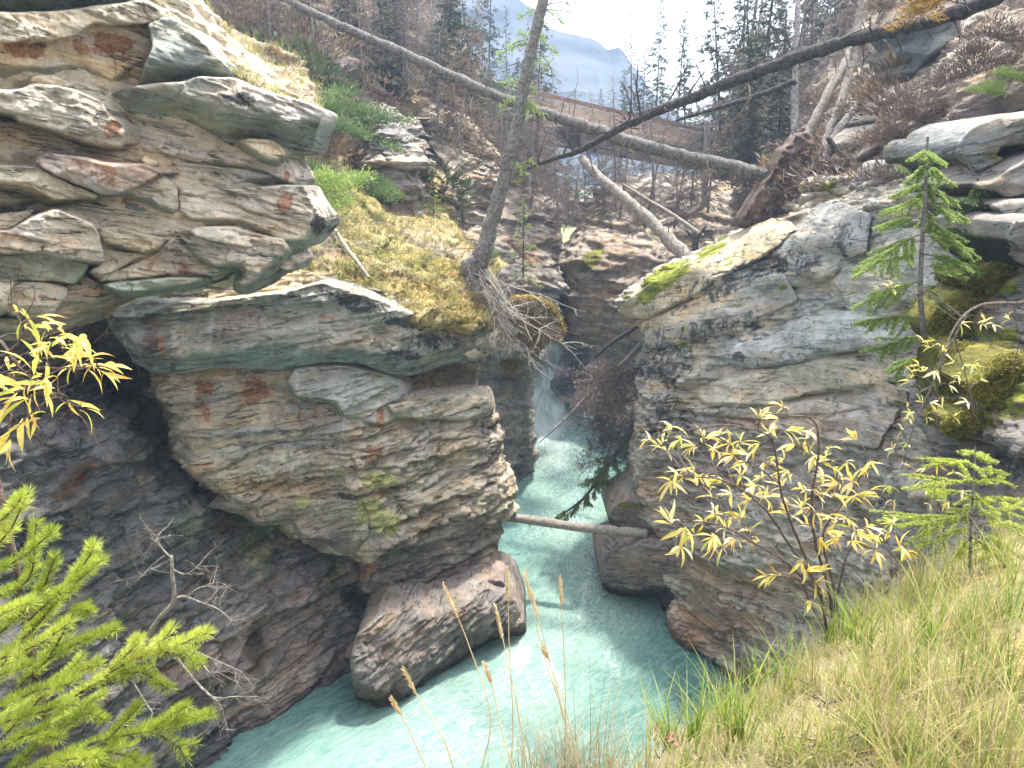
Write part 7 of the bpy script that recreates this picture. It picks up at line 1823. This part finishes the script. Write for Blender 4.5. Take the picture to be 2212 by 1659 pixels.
for k, (pts, lb) in enumerate([
    ([(1600, 1620, 2.7, 6), (1690, 1555, 3.1, 9), (1760, 1515, 3.6, 9), (1830, 1480, 3.9, 6), (1900, 1462, 4.0, 4)], 'dark dead branch lying along the top of the grassy bank'),
    ([(1700, 1560, 3.0, 4), (1790, 1535, 3.3, 6), (1870, 1500, 3.5, 5)], 'short dark stick lying behind the long dead branch on the grassy bank'),
    ([(1720, 1640, 2.35, 3), (1800, 1632, 2.4, 5), (1890, 1650, 2.3, 3)], 'thin grey stick lying in the moss at the lower edge of the bank')]):
    A = np.array(pts, float); i_ = [np.argmin((PX(VB.reshape(-1, 3))[0] - x) ** 2 + (PX(VB.reshape(-1, 3))[1] - y) ** 2) for x, y, d, w in pts]
    G = VB.reshape(-1, 3)[i_] + vec(0, 0, .035); G = crom(G, np.linspace(0, len(G) - 1, 20)); e = empty('fallen_branch', G[0]); tag(e, lb, 'branch')
    s = Acc(); rr3 = np.random.default_rng(70 + k); s.tube(G - G[0] + rr3.normal(0, .006, G.shape), np.interp(np.linspace(0, 1, 20), np.linspace(0, 1, len(pts)), [q[3] * .0011 for q in pts]), 7); s.mesh('trunk', M_barkd, e, smooth=True)
    for q in range(6):
        s = Acc(); limb(s, G[rr3.integers(2, 18)] - G[0], rr3.normal(0, 1, 3) * vec(1, 1, .2) + vec(0, 0, .25), rr3.uniform(.1, .3), .004, rr3, 1, .5, 0, 7, 3); s.mesh('branch', M_barkd, e)
# little red leaved plant on the lip of the bank
e = empty('red_leaved_plant', W(1425, 1640, 2.4)); inv = np.array(e.location); tag(e, 'small plant with pink red leaves at the left lip of the grassy bank', 'plant')
M_red = simple_mat('leaf_red', (.30, .07, .07), (.48, .24, .20), 20, .5, 0, trans=.4); LR_ = leaf_mesh('leaf', 1., .6, M_red, .1, 77)
rr4 = np.random.default_rng(12); s = Acc()
for k in range(7):
    q = W(rr4.uniform(1375, 1470), rr4.uniform(1545, 1625), 2.35 + rr4.normal(0, .05)) - inv
    P = np.array([[0, 0, 0], q * .5 + vec(0, 0, .02), q]); s.tube(crom(P, np.linspace(0, 2, 8)), [.0014] * 8, 4, caps=False)
    for j in range(2): place_leaf(q, rr4.normal(0, 1, 3) + vec(0, -.4, .2), rr4.uniform(.016, .028), e, rr4, LR_)
s.mesh('stem', M_stem, e)['kind'] = 'stuff'
# seed-head stalks
for k, (pts, top, lb) in enumerate([
    ([(1020, 1720, 1.7), (1060, 1560, 1.75), (1015, 1400, 1.8), (958, 1262, 1.85)], .10, 'tallest straw seed stalk, leaning left in front of the left cliff'),
    ([(1100, 1720, 1.75), (1108, 1560, 1.8), (1100, 1400, 1.85), (1096, 1222, 1.9)], .10, 'upright straw seed stalk in front of the upper end of the long boulder'),
    ([(1150, 1720, 1.7), (1120, 1540, 1.75), (1095, 1420, 1.8), (1070, 1308, 1.85)], .09, 'straw seed stalk leaning left over the middle of the long boulder'),
    ([(1240, 1720, 1.8), (1220, 1560, 1.85), (1170, 1400, 1.9), (1134, 1235, 1.95)], .08, 'straw seed stalk over the river, between the upright one and its curved neighbour'),
    ([(1250, 1720, 1.8), (1225, 1580, 1.85), (1180, 1400, 1.9), (1147, 1275, 1.95)], .08, 'curved straw seed stalk with its head just below its taller left neighbour'),
    ([(1215, 1720, 1.8), (1222, 1560, 1.85), (1218, 1400, 1.9), (1210, 1246, 1.95)], .08, 'rightmost upright straw seed stalk over the river'),
    ([(1000, 1740, 1.65), (960, 1600, 1.65), (900, 1500, 1.7), (872, 1446, 1.7)], .08, 'straw seed stalk in front of the near end of the long boulder'),
    ([(950, 1740, 1.6), (920, 1660, 1.6), (880, 1570, 1.6), (846, 1510, 1.6)], .05, 'pale lowest seed stalk leaning far left below the long boulder'),
    ([(1130, 1720, 1.6), (1090, 1600, 1.65), (1068, 1500, 1.7), (1046, 1432, 1.7)], .07, 'straw seed stalk with its head over the white water below the boulder'),
    ([(1260, 1720, 1.7), (1230, 1560, 1.75), (1190, 1440, 1.8), (1170, 1392, 1.8)], .05, 'faint short seed stalk by the foam at the tip of the boulder')]):
    A = np.array(pts, float); P = crom(A, np.linspace(0, len(A) - 1, 22)); P = W(P[:, 0], P[:, 1], P[:, 2]); e = empty('grass_stalk', P[0]); P = P - P[0]
    tag(e, lb, 'grass stalk', 'straw seed stalks at the lower frame edge')
    s = Acc(); s.tube(P, np.linspace(.0022, .0010, 22), 5); s.mesh('stem', M_straw, e, smooth=True)
    h_ = Acc(); D = unit(P[-1] - P[-4]); L = top
    rr2 = np.random.default_rng(50 + k)
    for q in range(70):
        t = rr2.random(); c = P[-1] - D * L * (1 - t) ; wd = .0055 * math.sin(math.pi * (t * .85 + .1)) + .001
        o_ = rr2.normal(size=3); o_ -= D * (o_ @ D); o_ = unit(o_); d = unit(D * 1.0 + o_ * .5); l = .011
        S = unit(np.cross(d, o_ + .01)); p = c + o_ * wd * .5
        h_.quads(np.array([[p, p + d * l * .5 + S * .002, p + d * l, p + d * l * .5 - S * .002]]), np.array([.5]))
    h_.tube(np.array([P[-1] - D * L * (1 - t) for t in np.linspace(0, 1, 8)]), [.001, .0026, .0033, .0035, .0033, .0028, .002, .0008], 6)
    h_.mesh('seed_head', M_straw, e)['kind'] = 'stuff'
# grass on the mossy slope and on the turf above the wall
a = Acc()
cs = lambda px, py: (px > 640) & (px < 1080) & (py > 260) & (py < 700)
for p in surf_pts(VM, 420, cs, r):
    n = r.integers(10, 30); B = p + r.normal(0, .12, (n, 3)) * vec(1, 1, .2); blades(a, B, r.uniform(.18, .45), .022, r, .7, .2, 3, wind=(.15, -.6))
o = a.mesh('slope_grass', M_grass); tag(o, kind='stuff')
a = Acc()
for p in surf_pts(VU, 700, lambda px, py: (px > 330) & (px < 700) & (py < 235), r):
    n = r.integers(6, 16); B = p + r.normal(0, .07, (n, 3)) * vec(1, 1, .2); blades(a, B, r.uniform(.10, .26), .013, r, .6, .1, 3)
o = a.mesh('turf_grass', M_grass); tag(o, kind='stuff')
a = Acc()
B = surf_pts(VM, 14000, cs, r); blades(a, B, .13, .022, r, 1.2, .6, 2)
o = a.mesh('moss_tufts', leaf_mat('moss_tuft', [(.11, .115, .025), (.20, .17, .04), (.30, .22, .06), (.13, .15, .035)], .3)); tag(o, kind='stuff')

# moss cushions get a nap of moss shoots
M_mc = leaf_mat('cushion_moss', [(.12, .12, .02), (.22, .21, .035), (.33, .30, .06), (.16, .15, .03)], .3)
M_mo2 = leaf_mat('ochre_moss', [(.18, .13, .03), (.30, .21, .05), (.38, .28, .08), (.20, .17, .04)], .3)
for k, o in enumerate(CUSH):
    nv = len(o.data.vertices); co = np.empty(nv * 3); o.data.vertices.foreach_get('co', co); co = co.reshape(-1, 3)
    nn = np.empty(nv * 3, np.float32); o.data.vertices.foreach_get('normal', nn); nn = nn.reshape(-1, 3)
    far = co[:, 1].mean() > 20; n = 5200 if far else 7000
    i = r.integers(0, nv, n); B = co[i] + r.normal(0, .05 if far else .02, (n, 3)); a = Acc()
    l = (.16 if far else .05) * r.uniform(.5, 1.2, n)[:, None]
    D = -np.abs(nn[i]) * vec(0, 1, 0) * .8 + r.normal(0, .55, (n, 3)) + vec(0, 0, -.7 if far else .1); D /= np.linalg.norm(D, axis=1, keepdims=True)
    S = np.cross(D, r.normal(size=(n, 3))); S /= np.linalg.norm(S, axis=1, keepdims=True); w_ = l * .22
    a.quads(np.stack([B - S * w_, B + S * w_, B + D * l + S * w_ * .3, B + D * l - S * w_ * .3], 1), r.random(n))
    q = a.mesh('moss_shoots', M_mo2 if far else M_mc, o); q['kind'] = 'stuff'
# ---- juniper and low bushes: clumps of short sprays
def bush_mesh(seed, rx, rz, n, mat, spray=(.16, .04), name='foliage'):
    r = np.random.default_rng(seed); nd = Acc()
    cc = r.normal(0, .42, (9, 3)) * vec(rx, rx, rz)
    i = r.integers(0, 9, n); c = cc[i] + r.normal(0, .22, (n, 3)) * vec(rx, rx, rz); c[:, 2] = np.abs(c[:, 2])
    d = c - vec(0, 0, -rz * .3); d /= np.linalg.norm(d, axis=1, keepdims=True) + 1e-9; d = d + r.normal(0, .5, (n, 3)) + vec(0, 0, .25); d /= np.linalg.norm(d, axis=1, keepdims=True)
    s = np.cross(d, r.normal(size=(n, 3))); s /= np.linalg.norm(s, axis=1, keepdims=True)
    l = spray[0] * r.uniform(.5, 1.2, n)[:, None]; w = spray[1] * r.uniform(.6, 1.2, n)[:, None]
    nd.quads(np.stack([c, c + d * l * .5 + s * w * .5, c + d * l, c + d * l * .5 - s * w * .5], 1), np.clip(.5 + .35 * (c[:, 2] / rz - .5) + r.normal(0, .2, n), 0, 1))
    return nd.mesh(name, mat, link=False)
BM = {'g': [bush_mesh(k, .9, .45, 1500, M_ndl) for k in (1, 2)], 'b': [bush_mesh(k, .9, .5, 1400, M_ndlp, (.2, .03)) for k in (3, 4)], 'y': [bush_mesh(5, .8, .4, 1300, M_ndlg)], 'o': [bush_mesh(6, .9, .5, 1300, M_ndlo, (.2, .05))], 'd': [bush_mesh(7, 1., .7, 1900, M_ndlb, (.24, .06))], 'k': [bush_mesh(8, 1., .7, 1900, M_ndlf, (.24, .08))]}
def bush(px, py, d, s, kind, label, grp, k=0, sz=1.):
    e = obj('low_bush', BM[kind][k % len(BM[kind])], None, W(px, py, d)); e.scale = (s, s, s * sz); e.rotation_euler = (.25, -.2, k * 1.3)
    tag(e, label, 'bush', grp)
    return e
JN = [(735, 215, 29, 'behind the outer end of the overhang'), (760, 250, 28, 'below the fallen trunk, left of the dark bedded spur'), (745, 290, 27, 'halfway down the slope between the overhang and the dark spur'),
      (800, 270, 29, 'against the dark bedded spur'), (690, 400, 24, 'beside the outermost corner of the left wall'), (745, 410, 24.5, 'level with the corner of the left wall, in the grass'),
      (820, 400, 27, 'under the pale ledge of the dark spur'), (820, 430, 26.5, 'dark and low under the pale ledge'), (900, 575, 24.6, 'in the ochre moss left of the leaning tree'), (1060, 560, 28, 'immediately right of the leaning tree root'), (720, 455, 23.6, 'above the bleached pole'), (660, 370, 25, 'just behind the corner of the left wall')]
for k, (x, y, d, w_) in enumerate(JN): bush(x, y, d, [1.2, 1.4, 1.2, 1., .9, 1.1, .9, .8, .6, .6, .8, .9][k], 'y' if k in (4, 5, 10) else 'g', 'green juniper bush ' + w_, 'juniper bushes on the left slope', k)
# thickets of brush on both hillsides: nobody could count the bushes in them
def thicket(name, Vg, cond, kinds, n, smin, smax, seed, z=.0):
    r = np.random.default_rng(seed); P = surf_pts(Vg, n, cond, r)
    acc = {}
    for p in P:
        k = kinds[r.integers(len(kinds))]; me = BM[k][r.integers(len(BM[k]))]
        o = bpy.data.objects.new(name, me)
        acc.setdefault(me.name, []).append((p, r.uniform(smin, smax), r.random() * 6.28))
        bpy.data.objects.remove(o)
    for nm, L in acc.items():
        me = bpy.data.meshes[nm]; nv = len(me.vertices); co = np.empty(nv * 3); me.vertices.foreach_get('co', co); co = co.reshape(-1, 4, 3)
        rd = np.empty(nv, np.float32); me.attributes['rnd'].data.foreach_get('value', rd); rd = rd.reshape(-1, 4)[:, 0]
        a = Acc()
        for p, s, ang in L:
            sub = r.random(len(co)) < .42
            c, s_ = math.cos(ang), math.sin(ang); M = np.array([[c, -s_, 0], [s_, c, 0], [0, 0, 1]]) * s
            a.quads(co[sub] @ M.T + p, rd[sub])
        o = a.mesh(name, me.materials[0]); tag(o, kind='stuff')
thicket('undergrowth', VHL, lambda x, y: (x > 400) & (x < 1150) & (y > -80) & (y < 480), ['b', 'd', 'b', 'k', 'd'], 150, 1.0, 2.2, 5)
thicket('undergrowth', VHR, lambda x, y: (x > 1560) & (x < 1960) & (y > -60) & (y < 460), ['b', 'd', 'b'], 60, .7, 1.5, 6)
for k, (x, y, d, s, kd, lb) in enumerate([
    (1930, 290, 20, .55, 'b', 'reddish brown dead bush hanging left of the grey boulder at upper right'), (1960, 260, 19.6, .6, 'b', 'reddish brown dead bush above the first one at upper right'), (2000, 240, 19, .6, 'b', 'reddish brown dead bush touching the grey cone covered twigs'),
    (1890, 315, 20.5, .4, 'b', 'lowest reddish brown dead bush at the edge of the litter covered ledge'), (2060, 180, 17, .7, 'b', 'grey brown bush covered with cones on the upper right slope'), (2110, 140, 16.5, .7, 'b', 'grey brown bush above the cone covered one'), (2150, 90, 16, .7, 'b', 'grey brown bush highest on the tan slope'),
    (1990, 20, 17, .5, 'o', 'ochre spruce bough hanging over the dark crag'), (1960, 40, 17, .45, 'o', 'ochre spruce bough tip left of the other over the dark crag'), (2040, 5, 16.6, .5, 'o', 'ochre spruce bough at the upper frame edge'),
    (2140, 200, 15.5, .45, 'y', 'yellow green bush above the grey boulder at the right edge'), (2180, 170, 15, .4, 'y', 'yellow green bush at the right edge above the grey boulder'),
    (1960, 365, 17.8, .5, 'y', 'yellow green moss clump behind the top of the taller spruce'), (2060, 375, 15.5, .5, 'y', 'yellow green clump left of the striped ledge')]):
    bush(x, y, d, s, kd, lb, None, k)
